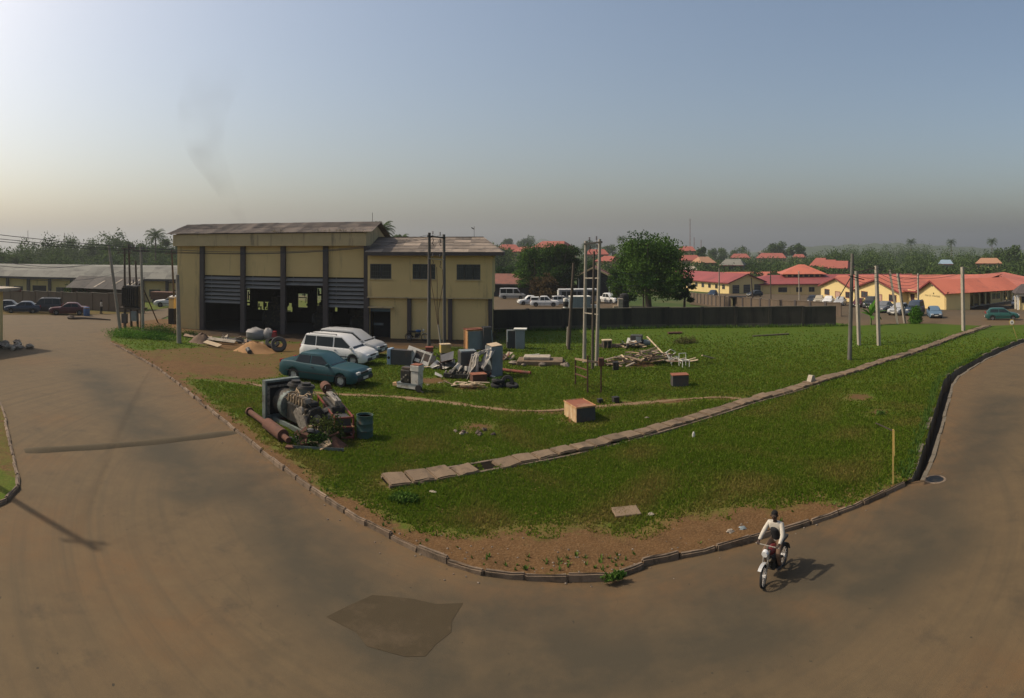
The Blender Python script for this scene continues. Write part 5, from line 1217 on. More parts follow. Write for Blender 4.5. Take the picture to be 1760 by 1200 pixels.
MB().extr([(.6, -.44, .25), (1.2, -.44, .2), (1.15, -.44, .75), (.4, -.44, 1.0), (.15, -.44, .75)], (0, .1, 0)).build('side_cover', M_alu, gsr, bevel=.02)
MB().cyl((1.02, 0, .68), (1.22, 0, .68), .40, n=20).build('flywheel_housing', M_steel, gsr, sm=True); MB().cyl((1.22, 0, .68), (1.3, 0, .68), .16, n=14).build('shaft_hub', M_alu, gsr, sm=True)
MB().lathe([(.0, 0), (.14, 0), (.17, .03), (.17, .09), (.12, .1)], 16, Matrix.Translation((.95, -.5, 1.0)) @ Matrix.Rotation(R(90), 4, 'X')).build('pulley', M_alu, gsr, sm=True)
MB().tube([(.9, -.47, .3), (.92, -.5, .02)], .05, 8).build('support_leg', M_alu, gsr)
MB().blob((1.5, -.45, .2), .25, .22, .2, 5, 10, 7, .12).build('starter_motor', M_rust, gsr, sm=True)
# exhaust silencer lying in front
pa, pb = ground_at(429, 722), ground_at(496, 775); d_ = pb - pa
sil = thing('exhaust_silencer', 'long rusty exhaust silencer lying along the kerb', 'silencer', lz_at(pa), math.atan2(d_.y, d_.x)); Ls = d_.length
MB().cyl((0, 0, .20), (Ls * .52, 0, .22), .12, n=14).build('inlet_pipe', M_rust, sil, sm=True); MB().cyl((-.04, 0, .20), (.06, 0, .20), .19, n=16).build('flange', M_rust, sil, sm=True)
MB().cyl((Ls * .5, 0, .25), (Ls * .88, 0, .25), .24, n=18).build('drum', M_rust, sil, sm=True); MB().cyl((Ls * .88, 0, .24), (Ls, 0, .22), .11, n=14).build('outlet_pipe', M_rust, sil, sm=True)
pb_ = gl(535, 774); bmo = thing('steel_beam', 'rust-ended steel channel on the grass before the generating set', 'beam', pb_, R(8))
MB().box(-.7, 1.2, -.05, .05, 0, .03).box(-.7, 1.2, -.06, -.04, .03, .12).build('channel', M_grngrey, bmo); MB().box(-.95, -.65, -.14, .14, .0, .07).build('end_plate', M_rust, bmo)
# --- second engine on a red frame
pf, pk = ground_at(592, 764), ground_at(560, 722); d_ = pf - pk
e2 = thing('framed_engine', 'stripped engine on a red steel frame left of the green drum', 'engine', lz_at(pk), math.atan2(d_.y, d_.x)); L2 = d_.length
mb = MB()
for s in (-.36, .36):
    MB().bar((0, s, .95), (L2, s, .85), .06).build('frame_rail', M_redframe, e2); MB().bar((.1, s, .1), (L2, s, .1), .06).build('frame_rail', M_redframe, e2)
    for x in (L2 - .03, L2 * .45, .1): MB().bar((x, s, 0), (x, s, .95), .06).build('frame_post', M_redframe, e2)
for z in (.1, .5, .86): MB().bar((L2, -.36, z), (L2, .36, z), .06).build('frame_cross', M_redframe, e2)
MB().box(L2 * .18, L2 * .72, -.28, .28, .3, 1.05).build('engine_block', M_steel, e2, bevel=.05); MB().box(L2 * .2, L2 * .7, -.14, .14, 1.05, 1.28).build('rocker_cover', M_alu, e2, bevel=.04)
MB().cyl((.0, -.05, 1.35), (.55, -.05, 1.32), .22, n=16).build('air_filter', M_rust, e2, sm=True); MB().box(L2 * .74, L2 * .95, -.3, .3, .25, .8).build('radiator', M_cabdark, e2, bevel=.02)
mb = MB()
for i in range(16):
    p = Vector((rj.uniform(.2, L2 * .7), rj.uniform(-.32, .32), rj.uniform(.9, 1.4))); q = p + Vector((rj.uniform(-.4, .4), rj.uniform(-.2, .2), rj.uniform(-.3, .15))); mb.tube([p, q], rj.uniform(.012, .028), 5)
mb.build('pipes', M_steel, e2, sm=True, kind='stuff')
for s in (-.34, .34): MB().bar((L2 - .25, s, .55), (L2 + .05, s, .5), .09, .05).build('foot_bracket', M_orangerust, e2)
# --- green drum
dr_ = thing('oil_drum', 'open-topped dull green oil drum on the grass', 'drum', gl(627, 752))
MB().lathe([(.0, .02), (.30, .0), (.32, .02), (.32, .28), (.335, .30), (.32, .32), (.32, .56), (.335, .58), (.32, .60), (.32, .86), (.335, .88), (.31, .88), (.30, .76)], 26).build('drum_shell', M_barrel, dr_, sm=True); MB().lathe([(0, .80), (.30, .80)], 26).build('drum_top', M_rusttop, dr_)
# --- tipped cabinets and frames
p = gl(686, 627); tc_ = thing('tipped_cabinet', 'dark steel cabinet with pale blue end panel lying on the grass', 'cabinet', p, R(-10))
MB().box(-.45, .9, -.3, -.26, 0, .95).box(-.45, .9, .26, .3, 0, .95).box(-.45, .9, -.26, .26, 0, .04).box(-.45, .9, -.26, .26, .91, .95).build('carcass', M_cabdark, tc_); MB().box(-.7, -.46, -.34, .34, -.02, 1.0).build('end_panel', M_cabblue, tc_, bevel=.02); MB().cyl((-.58, -.35, .45), (-.58, -.33, .45), .09, n=10).build('hole', M_dark, tc_)
p = gl(713, 630); cf = thing('cabinet_frame', 'open grey-white cabinet frame tipped on its side', 'cabinet', p, R(-18)); cf.rotation_euler = (R(-22), R(14), R(-18))
MB().box(-.85, .85, -.12, .0, .0, .14).box(-.85, .85, -.12, 0, .95, 1.09).box(-.85, -.25, -.12, 0, .14, .95).box(.3, .38, -.12, 0, .14, .95).box(.77, .85, -.12, 0, .14, .95).build('front_frame', M_cabwhite, cf, bevel=.01)
MB().box(-.85, .85, 0.01, .7, 0, .03).box(-.85, .85, .67, .7, .03, 1.09).box(-.85, -.82, .01, .67, .03, 1.09).build('carcass', M_cabdark, cf); MB().box(-.15, .2, -.1, -.02, .3, .5).box(.4, .75, -.1, -.02, .25, .5).build('inner_plate', M_cabwhite, cf)
p = gl(765, 628); ys = thing('yellow_box', 'faded yellow box perched on a dark stand among the scrap', 'box', p, R(20))
MB().box(-.32, .32, -.22, .22, .82, 1.32).build('box_body', M_yellowbox, ys, bevel=.015); MB().box(-.34, .34, -.24, .24, 1.325, 1.37).build('lid', M_woodp, ys); MB().box(-.28, .28, -.2, .2, 0, .815).build('stand', M_cabdark, ys)
p = gl(768, 634); gsht = thing('metal_sheet', 'grey metal sheet leaning against the yellow box stand', 'sheet', p, R(10)); MB().slab([(-.3, -.1, .0), (.35, -.15, .25), (.45, .3, 1.05), (-.35, .35, .8)], .03).build('sheet', M_tarp, gsht)
p = gl(748, 632); pl_ = thing('loose_plank', 'plank lying beside the tipped cabinet frame', 'plank', p, R(25)); MB().box(-.9, .5, -.07, .07, .05, .1).build('plank', M_woodp, pl_)
p = gl(738, 612); rb_ = thing('rusty_bin', 'small rust-red box behind the tipped frame', 'box', p, R(5)); MB().box(-.25, .25, -.25, .25, 0, .6).box(-.28, .28, -.28, .28, .6, .65).build('box_body', M_rustp, rb_, bevel=.02)
# --- small white welding set
p = gl(706, 672); ws = thing('welding_set', 'small engine-driven welder with white column on a skid', 'welder', p, R(-22))
MB().box(-.7, .55, -.26, .26, .10, .32).build('skid_box', M_cabwhite, ws, bevel=.02); MB().box(-.72, .57, -.28, .28, .325, .36).build('skid_top', M_cabgrey, ws)
MB().box(-.5, .1, -.24, .24, .365, 1.05).build('engine_block', M_steel, ws, bevel=.06); MB().box(-.45, .05, -.2, .2, 1.05, 1.18).build('rocker_cover', M_cabdark, ws, bevel=.03)
for i in range(4): MB().cyl((-.4 + .13 * i, -.28, .55 + .12 * (i % 3)), (-.4 + .13 * i, -.2, .55 + .12 * (i % 3)), .05, n=8).build('filter', M_alu, ws, sm=True)
MB().box(.15, .60, -.24, .24, .365, 1.0).build('control_column', M_cabwhite, ws, bevel=.02); MB().box(.12, .64, -.27, .27, 1.01, 1.32).build('control_head', M_cabwhite, ws, bevel=.03); MB().box(.14, .62, -.25, .25, 1.325, 1.36).build('lid', M_rusttop, ws)
Mx = Matrix.Rotation(R(90), 4, 'X')
for x, y in ((.68, -.35),): MB().lathe([(.06, -.05), (.17, -.05), (.2, -.02), (.2, .02), (.17, .05), (.06, .05)], 18, Matrix.Translation((x, y, .2)) @ Mx).build('wheel', M_black, ws, sm=True)
MB().bar((.62, -.3, .15), (1.05, -.5, .08), .05).build('tow_bar', M_steel, ws); MB().box(-1.05, -.72, -.12, .12, .12, .28).build('fuel_can', M_orangerust, ws)
# --- cabinets near the annex
p = gl(817, 600); rc = thing('rusty_cabinet', 'tall orange-rusted cabinet near the annex corner', 'cabinet', p, R(22))
MB().box(-.75, .45, -.45, .45, .02, 1.5).build('carcass', M_orangerust, rc, bevel=.015); MB().box(-.68, .40, -.475, -.455, .08, 1.42).build('door_panel', M_cabgrey, rc); MB().box(-.8, .5, -.5, .5, 1.505, 1.56).build('top', M_rusttop, rc)
p = gl(836, 601); dc = thing('dark_cabinet', 'dark open cabinet leaning beside the orange-rusted one', 'cabinet', p, R(14)); MB().box(-.28, .35, -.35, .35, 0, 1.72).build('carcass', M_cabdark, dc, bevel=.02); MB().bar((.42, -.4, 0), (.3, -.36, 1.5), .06).build('door_edge', M_cabgrey, dc)
p = gl(880, 597); c1 = thing('switch_cabinet', 'white-edged open cabinet against the compound wall end', 'cabinet', p, R(8)); MB().box(-.4, .4, -.3, .3, 0, 1.35).build('carcass', M_cabdark, c1, bevel=.02); MB().box(-.44, -.36, -.34, -.3, .5, 1.4).box(-.36, .44, -.34, -.3, 1.32, 1.4).build('door_edge', M_white, c1)
p = gl(894, 598); c2_ = thing('switch_cabinet', 'grey-blue cabinet with overhanging pale lid by the compound wall', 'cabinet', p, R(-6)); MB().box(-.34, .34, -.3, .3, 0, 1.42).build('carcass', M_cabgrey, c2_, bevel=.02); MB().box(-.46, .5, -.38, .38, 1.425, 1.5).build('lid', M_white, c2_)
# --- heap: blue-grey cabinet, dark box, draped cloth
p = gl(849, 646); bc = thing('grey_cabinet', 'blue-grey steel cabinet standing at the right of the scrap heap', 'cabinet', p, R(28))
MB().box(-.34, .34, -.42, .42, 0, 1.72).build('carcass', M_cabdark, bc, bevel=.015); MB().box(-.36, -.345, -.42, .42, .02, 1.7).box(-.34, .34, -.44, -.425, .02, 1.7).build('side_panel', M_cabgrey, bc); MB().slab([(-.3, -.4, 1.74), (.34, -.4, 1.78), (.34, .4, 1.84), (-.3, .4, 1.78)], .03).build('lid', M_woodp, bc)
p = gl(805, 646); db = thing('dark_crate', 'black steel crate at the left of the scrap heap', 'crate', p, R(18)); MB().box(-.55, .45, -.4, .4, 0, 1.45).build('crate_body', M_cabdark, db, bevel=.05); MB().box(-.5, .4, -.35, .35, 1.455, 1.5).build('lid', M_cabgrey, db)
def cloth_mesh(name, mat, path, w, seed, parent):
    rd = random.Random(seed); mb = MB(); P = catmull(path, 5); n = 8
    for i, q in enumerate(P):
        a = P[min(i + 1, len(P) - 1)]; b_ = P[max(i - 1, 0)]; t = (Vector(a) - Vector(b_)).normalized(); sd_ = t.cross(Vector((0, 0, 1))); sd_ = sd_.normalized() if sd_.length > .05 else Vector((1, 0, 0))
        for k in range(n + 1): u = k / n - .5; mb.v.append(tuple(Vector(q) + sd_ * u * w + Vector((rd.uniform(-.02, .02), rd.uniform(-.03, .03), .06 * math.sin(k * 2.1 + i * .7) - abs(u) * .3 * w))))
    for i in range(len(P) - 1):
        for k in range(n): mb.f.append((i * (n + 1) + k, i * (n + 1) + k + 1, (i + 1) * (n + 1) + k + 1, (i + 1) * (n + 1) + k)); mb.m.append(0)
    o = mb.build(name, mat, parent, sm=True); s_ = o.modifiers.new('thick', 'SOLIDIFY'); s_.thickness = .02; return o
p = gl(826, 650); ct = thing('draped_cloth', 'dirty white cloth and straps draped over the scrap heap', 'cloth', p, R(15))
cloth_mesh('cloth', M_cloth, [(-.75, -.2, .05), (-.55, -.3, .7), (-.3, -.1, 1.35), (.2, .1, 1.5), (.65, .1, 1.7)], .45, 1, ct); cloth_mesh('cloth', M_cloth, [(-.1, -.45, .7), (.2, -.35, 1.15), (.45, -.1, 1.55), (.6, .2, 1.6)], .6, 2, ct); cloth_mesh('strap', M_cloth, [(-.3, -.55, .1), (-.3, -.5, .8), (-.2, -.3, 1.4), (.3, .2, 1.55)], .14, 3, ct)
p = gl(813, 650); cn = thing('metal_hopper', 'grey cone-shaped hopper standing in the scrap heap', 'hopper', p); MB().lathe([(.42, 0), (.12, 1.15), (.10, 1.35)], 16).build('hopper_shell', M_tarp, cn, sm=True)
p = gl(822, 657); bb = thing('brown_box', 'rust-brown metal box at the foot of the scrap heap', 'box', p, R(20)); MB().box(-.4, .4, -.3, .3, 0, .42).build('box_body', M_rust, bb, bevel=.015); MB().box(-.42, .42, -.32, .32, .425, .46).build('lid', M_rusttop, bb)
p = gl(786, 651); ch = thing('engine_head', 'long ribbed cylinder head lying at the front of the heap', 'engine part', p, R(-14)); MB().box(-.8, .7, -.14, .14, .05, .3).build('casting', M_steel, ch, bevel=.03)
for i in range(7): MB().cyl((-.7 + i * .22, 0, .3), (-.66 + i * .22, 0, .42), .06, n=8).build('valve', M_alu, ch, sm=True)
p = gl(788, 645); ck = thing('white_hose', 'white hose looped over the front of the heap', 'hose', p); MB().tube(catmull([(-.2, 0, .1), (-.1, .1, .6), (.08, .1, .75), (.2, 0, .5), (.3, -.1, .12)], 5), .05, 8).build('hose', M_cloth, ck, sm=True)
wpile = thing('scrap_wood', 'pale broken boards strewn before the scrap heap', 'scrap pile', gl(805, 667))
for i in range(16):
    a = rj.uniform(-.5, .4); x, y = rj.uniform(-1.1, 1.1), rj.uniform(-.35, .4); o = MB().box(-.4, .4, -.05, .05, -.015, .015).build('board', M_woodp if i % 3 else M_wood, wpile); put(o, (x, y, .06 + rj.uniform(0, .25)), (rj.uniform(-.3, .3), rj.uniform(-.35, .35), a + (1.2 if i % 5 == 0 else 0)), (rj.uniform(.5, 1.3), rj.uniform(.8, 2.2), 1))
p = gl(864, 667); th_ = thing('overgrown_tyre_heap', 'overgrown heap of old tyres right of the scrap heap', 'tyres', p)
for i, (x, y, z, rx_) in enumerate(((-.3, 0, .12, .1), (-.25, .05, .34, -.1), (.25, .1, .3, 1.2), (.5, -.1, .15, .15))):
    o = MB().lathe([(.16, -.09), (.30, -.09), (.34, -.04), (.34, .04), (.30, .09), (.16, .09), (.16, -.09)], 18).build('tyre', M_black, th_, sm=True); put(o, (x, y, z), (rx_, .1, 0))
p0, p1 = gl(860, 639), gl(912, 645); rp_ = thing('red_pipe', 'rust-red pipe lying on the grass right of the grey cabinet', 'pipe', p0); MB().cyl((0, 0, .12), p1 - p0 + Vector((0, 0, .12)), .10, n=12).build('pipe', M_rustp, rp_, sm=True)
# --- concrete plinth rubble
pr_ = thing('broken_plinth', 'broken concrete plinth in the grass left of the twin poles', 'plinth', gl(930, 625), R(-6))
MB().box(-1.5, 1.4, -.8, .8, 0, .28).build('plinth_slab', M_slab, pr_, bevel=.05); MB().box(-1.1, .6, -.5, .5, .285, .5).build('plinth_block', M_conc, pr_, bevel=.05)
for i in range(14): o = MB().blob((0, 0, 0), .2, .16, .12, i, 7, 5, .3).build('rubble', M_stone, pr_); put(o, (rj.uniform(-1.8, 1.8), rj.uniform(-1.1, 1.0), .08), (0, 0, rj.uniform(0, 3)), (rj.uniform(.6, 1.6),) * 3)
fr_ = thing('metal_hoop', 'small bent white metal frame beside the broken plinth', 'frame', gl(916, 624)); MB().tube([(-.3, 0, 0), (-.25, 0, .5), (.4, .1, .55), (.45, .1, 0)], .03, 6).build('tube', M_white, fr_, sm=True)
# --- switch stand under the twin poles
q0, q1, q2 = ground_at(989, 668), ground_at(1010, 680), ground_at(1033, 680)
ssd = thing('pipe_stand', 'rusty pipe stand with rungs below the pale twin poles', 'stand', lz_at(q1)); o0, o2 = q0 - q1, q2 - q1
for v_, h in ((o0, 1.45), (Vector((0, 0, 0)), 1.9), (o2, 1.55)): MB().bar((v_.x, v_.y, -.1), (v_.x, v_.y, h), .07).build('post', M_rust, ssd)
MB().bar((o0.x, o0.y, 1.45), (0, 0, 1.62), .07, .1).build('top_beam', M_wood, ssd); MB().bar((0, 0, 1.62), (o2.x, o2.y, 1.52), .07, .1).build('top_beam', M_wood, ssd); MB().bar((o2.x, o2.y, 1.5), (o2.x + .9, o2.y + .5, 1.25), .03).build('arm', M_rust, ssd)
for z in (.75, 1.15): MB().bar((o0.x, o0.y, z - .1), (0, 0, z), .05).build('rung', M_rust, ssd)
MB().cbox((o2.x, o2.y, 1.58), (.28, .25, .4)).build('switch_box', M_rust, ssd, bevel=.02); MB().cbox((o2.x + .85, o2.y + .5, 1.25), (.3, .25, .42)).build('switch_box', M_steel, ssd, bevel=.02)
for (px_, py_, s_, lb) in ((1031, 694, .22, 'small dark box left of two on the grass below the pipe stand'), (1058, 692, .28, 'small dark box right of two on the grass below the pipe stand')):
    o = thing('junction_box', lb, 'box', gl(px_, py_), R(15)); MB().box(-s_ / 2, s_ / 2, -s_ / 2, s_ / 2, 0, s_ * .9).box(-s_ * .55, s_ * .55, -s_ * .55, s_ * .55, s_ * .9, s_ * .98).build('box_body', M_steel, o, bevel=.01)
# --- rusty box with peeling cream paint
p = ground_at(991, 728, .16); rbx = thing('rusty_box', 'rusty box with peeling orange and cream side on the dirt trail', 'box', lz_at(p), R(18))
M_peel = pm('peeling_cream_rust', (.50, .40, .25), (.40, .22, .09), rough=.8, scale=4, amt=1.0, dirt=(.20, .075, .03), damt=.45, dscale=5, streak=True)
MB().box(.012, .88, .012, 1.3, 0, .60).build('box_body', M_cabdark, rbx); MB().box(-.012, .01, 0, 1.3, .0, .60).build('side_panel', M_peel, rbx); MB().box(-.03, .91, -.03, 1.33, .602, .64).build('lid', M_rusttop, rbx, bevel=.01)
mb = MB().box(-.035, -.015, -.035, 1.335, .6, .665).box(.895, .915, -.035, 1.335, .6, .665).box(-.015, .895, -.035, -.015, .6, .665).box(-.015, .895, 1.315, 1.335, .6, .665); mb.build('lid_rim', M_orangerust, rbx)
p = gl(1168, 663); blk_ = thing('black_box', 'black box with rusty lid alone on the right of the lawn', 'box', p, R(-3)); MB().box(-.43, .43, -.3, .3, 0, .58).build('box_body', M_cabdark, blk_, bevel=.01); MB().box(-.45, .45, -.33, .33, .585, .63).build('lid', M_rusttop, blk_)
# --- heaps of broken timber
def timber(label, px, py, wid, dep, n, hh, mats, ln=(.5, 1.3)):
    o = thing('timber_heap', label, 'scrap pile', gl(px, py))
    for i in range(n):
        x, y = rj.gauss(0, wid * .33), rj.gauss(0, dep * .35); h = hh * math.exp(-(x / (wid * .45)) ** 2) * rj.uniform(.2, 1)
        b_ = MB().box(-.5, .5, -.05, .05, -.02, .02).build('plank', mats[i % len(mats)], o); put(b_, (x, y, .06 + h), (rj.uniform(-.4, .4), rj.uniform(-.3, .3), rj.choice((rj.gauss(.1, .3), rj.uniform(-1.5, 1.5)))), (rj.uniform(*ln), rj.uniform(.7, 1.8), rj.uniform(.8, 1.6)))
    return o
tm = timber('broad heap of broken timber and chair frames on the lawn', 1110, 626, 4.0, 1.4, 85, .75, [M_wood, M_woodp, M_wood, M_stone])
def chair_frame(px, py, rot, s, lb):
    o = thing('chair_frame', lb, 'chair frame', gl(px, py), 0); o.rotation_euler = rot; mb = MB()
    for a, b_ in (((-.25, -.25, 0), (-.25, -.25, .45)), ((.25, -.25, 0), (.25, -.25, .45)), ((-.25, .25, 0), (-.25, .25, .85)), ((.25, .25, 0), (.25, .25, .85))): MB().bar(Vector(a) * s, Vector(b_) * s, .035).build('leg', M_white, o)
    MB().bar(Vector((-.25, -.25, .45)) * s, Vector((.25, -.25, .45)) * s, .035).bar(Vector((-.25, .25, .45)) * s, Vector((.25, .25, .45)) * s, .035).bar(Vector((-.25, -.25, .45)) * s, Vector((-.25, .25, .45)) * s, .035).bar(Vector((.25, -.25, .45)) * s, Vector((.25, .25, .45)) * s, .035).build('seat_frame', M_white, o); MB().bar(Vector((-.25, .25, .85)) * s, Vector((.25, .25, .85)) * s, .035).build('back_rail', M_white, o)
chair_frame(1142, 620, (.9, .5, .4), 1.0, 'tipped white chair frame on the right of the timber heap'); chair_frame(1163, 628, (-.5, .3, 1.1), 1.0, 'white chair frame leaning at the end of the timber heap'); chair_frame(1176, 631, (0, 0, .2), .95, 'thin white stool frame standing right of the timber heap')
s2h = timber('small scrap heap with a dark machine near the compound wall', 1085, 597, 1.5, .6, 22, .45, [M_wood, M_cabdark, M_woodp])
p = gl(1094, 595); mc = thing('office_machine', 'black machine with white panels on the small scrap heap', 'machine', p, R(-20)); MB().box(-.45, .45, -.3, .3, .1, .9).build('machine_body', M_cabdark, mc, bevel=.04); MB().slab([(-.75, -.38, .25), (.05, -.42, .3), (.05, -.25, .65), (-.65, -.2, .7)], .03).build('white_panel', M_white, mc); MB().box(.0, .4, -.34, -.305, .45, .8).build('grey_panel', M_cabgrey, mc); MB().cyl((.5, 0, .35), (1.0, .2, .3), .22, n=12).build('roller', M_cabgrey, mc, sm=True)
p0, p1 = gl(1030, 596), gl(1107, 596); lp = thing('long_timber', 'long timber beam lying before the small scrap heap', 'beam', p0); MB().bar((0, 0, .14), p1 - p0 + Vector((0, 0, .16)), .18, .22).build('beam', M_wood, lp)
p = gl(1043, 597); tb = thing('wooden_stool_box', 'small dark wooden stool at the left of the long timber', 'stool', p, R(5)); MB().box(-.36, .36, -.3, .3, .55, .62).build('top', M_woodp, tb)
for x in (-.3, 0, .3): MB().box(x - .04, x + .04, -.26, -.2, 0, .55).build('leg', M_wood, tb)
MB().box(-.34, .34, -.1, .26, .05, .54).build('body', M_cabdark, tb)
p0, p1 = gl(1112, 592), gl(1140, 612); br_ = thing('leaning_pole', 'pale pole leaning across the back of the timber heap', 'pole', p0); MB().bar((0, 0, .65), p1 - p0 + Vector((0, 0, .12)), .07).build('pole', M_woodp, br_)
# --- things by the wall and on the grass
p = gl(1160, 573); tr_ = thing('drain_tray', 'dark tray lying at the foot of the compound wall', 'tray', p, R(-5)); MB().box(-.6, .6, -.2, .2, 0, .12).box(-.65, .65, -.25, .25, .12, .16).build('tray', M_rust, tr_)
p = gl(1325, 576); MB().box(-1.7, 1.7, -.12, .12, 0, .1).build('dark_plank', M_polew, label='long dark plank in the grass before the compound wall', cat='plank').location = p
def boulder(label, px, py, s, mat=None):
    o = MB().blob((0, 0, 0), s, s * .8, s * .6, int(px), 8, 6, .25).build('stone', mat or M_stone, label=label, cat='stone', sm=False); o.location = gl(px, py) + Vector((0, 0, s * .3)); return o
p = gl(1076, 880); fs = thing('flat_slab', 'square concrete slab lying in the grass near the motorcyclist', 'slab', p, R(3)); MB().box(-.37, .37, -.3, .3, -.02, .06).build('slab', M_slab, fs, bevel=.02)
p = ground_at(1393, 665); pz = terrain(p.x, p.y) + lawn_z(p.x, p.y) + .10
bl = thing('marker_block', 'pale wedge-shaped concrete block standing on the slab footpath', 'block', (p.x, p.y, pz), R(25)); MB().extr([(-.22, -.18, 0), (.24, -.18, 0), (.16, -.18, .32), (-.04, -.18, .36)], (0, .3, 0)).build('block', M_conc, bl, bevel=.02)
p = gl(1192, 752); MB().blob((0, 0, .1), .06, .04, .14, 4, 8, 6, .1).build('white_bag', M_white, label='small pale bag in the grass below the footpath', cat='bag', sm=True).location = p
rb2 = thing('rubble_scatter', 'dark rubble and twigs in the grass left of the rusty box', 'rubble', gl(820, 746))
for i in range(12): o = MB().blob((0, 0, 0), .09, .07, .06, i + 40, 7, 5, .3).build('rubble', M_bark if i % 4 else M_stone, rb2); put(o, (rj.gauss(0, .35), rj.gauss(0, .2), .04), (0, 0, rj.uniform(0, 3)), (rj.uniform(.5, 1.5),) * 3)
# signs
p = gl(1535, 829); sg = thing('sign_post', 'yellow sign post seen edge-on beside the right bend', 'sign', p, R(-33))
v = at(1537, 738, hdist(p)) - p; MB().bar((0, 0, -.1), (0, 0, v.z), .05).build('post', M_ypost, sg); MB().extr([(.02, -.3, v.z - .75), (.02, .28, v.z - .6), (.02, .3, v.z - .1), (.02, -.2, v.z + .02)], (.015, 0, 0)).build('sign_plate', M_ypost, sg); MB().bar((0, 0, v.z - .05), (-.55, .1, v.z + .18), .03).build('arm', M_polew, sg)
p = gl(1748, 580); s3 = thing('round_sign', 'round pale sign on a leaning yellow post at the far right', 'sign', p, R(-30)); MB().bar((0, 0, -.1), (-.45, 0, 1.25), .05).build('post', M_ypost, s3)
MB().cyl((-.48, -.03, 1.35), (-.48, -.06, 1.35), .26, n=20).build('sign_plate', M_white, s3); MB().cyl((-.48, -.061, 1.35), (-.48, -.07, 1.35), .27, n=20).cyl((-.48, -.071, 1.35), (-.48, -.078, 1.35), .2, n=20).build('sign_rim', M_ypost, s3); MB().cyl((-.48, -.079, 1.35), (-.48, -.088, 1.35), .19, n=20).build('sign_face', M_white, s3); MB().box(-.53, -.43, -.096, -.0885, 1.27, 1.43).build('sign_mark', M_dark, s3)
# --- clutter before the hall
def mound(label, px, py, rx_, ry_, h, mat, seed, cat='soil heap'):
    p = gl(px, py); mb = MB(); n, m_ = 18, 7; rd = random.Random(seed)
    for i in range(m_):
        t = i / (m_ - 1)
        for k in range(n):
            a = 2 * math.pi * k / n; q = 1 + rd.uniform(-.14, .14); mb.v.append((math.cos(a) * rx_ * t * q, math.sin(a) * ry_ * t * q, h * (math.cos(t * math.pi) * .5 + .5) * (1 + rd.uniform(-.12, .12)) - .05))
    for i in range(m_ - 1):
        for k in range(n): mb.f.append((i * n + k, i * n + (k + 1) % n, (i + 1) * n + (k + 1) % n, (i + 1) * n + k)); mb.m.append(0)
    o = mb.build('soil_heap', mat, label=label, cat=cat, sm=True); o.location = p; return o
mound('orange earth heap beside the old tyre', 437, 603, 2.0, 1.3, .75, M_soilm, 1); mound('small dark earth heap left of the planks', 347, 588, 1.3, 1.0, .75, pm('dark_heap', (.13, .08, .05), (.08, .055, .04)), 2)
p = gl(446, 582); tp_ = thing('tarpaulin_bundle', 'grey tarpaulin thrown over a heap before the hall', 'tarpaulin', p); MB().blob((-.3, 0, .35), .95, .7, .6, 8, 14, 8, .10).blob((.75, .1, .4), .55, .5, .55, 9, 12, 8, .10).build('tarpaulin', M_tarp, tp_, sm=True)
p = gl(470, 583); bk = thing('red_bucket', 'upturned red bucket beside the grey tarpaulin', 'bucket', p); MB().lathe([(.36, 0), (.36, .16), (.33, .18), (.27, .7), (0, .72)], 18).build('bucket', M_redplastic, bk, sm=True); MB().lathe([(.37, .0), (.38, .04), (.37, .17), (.36, .17)], 18).build('rim', M_conc, bk, sm=True)
p = gl(479, 604); tyr = thing('tyre_stack', 'large old tyre leaning against the orange earth heap', 'tyre', p); o = MB().lathe([(.30, -.13), (.52, -.13), (.58, -.06), (.58, .06), (.52, .13), (.30, .13), (.30, -.13)], 24).build('tyre', pm('grey_dusty_rubber', (.06, .055, .05)), tyr, sm=True); put(o, (0, 0, .5), (R(62), R(10), R(20)))
p = gl(450, 598); dt2 = thing('tyre_stack', 'tyre half buried behind the orange earth heap', 'tyre', p + Vector((.6, .6, 0))); o = MB().lathe([(.3, -.1), (.5, -.1), (.55, 0), (.5, .1), (.3, .1), (.3, -.1)], 20).build('tyre', M_black, dt2, sm=True); put(o, (0, 0, .35), (R(30), R(20), 0))
for i, (px_, py_, l, a, lb) in enumerate(((378, 590, 2.6, 4, 'pale broad sheet lying before the first bay of the hall'), (409, 589, 2.2, 10, 'dark narrow sheet before the second bay of the hall'), (365, 594, 1.9, -25, 'pale narrow board lying aslant before the first bay'), (340, 580, 2.4, 14, 'bent sheet at the foot of the first hall pillar'))):
    o = MB().box(-l / 2, l / 2, -.22, .22, 0, .03).build('loose_sheet', (M_conc, M_cabdark, M_woodp, M_wood)[i], label=lb, cat='sheet'); put(o, gl(px_, py_) + Vector((0, 0, .3 - .06 * i)), (.35, .06, R(a)))
p = gl(426, 606); cn_ = thing('tin_can', 'open tin can lying on the side of the orange heap', 'can', p + Vector((0, 0, .25))); MB().cyl((0, 0, 0), (.3, -.35, -.12), .17, n=14).build('can', M_cabdark, cn_, sm=True); MB().cyl((-.01, .012, .005), (-.02, .024, .01), .175, n=14).build('can_end', M_white, cn_)
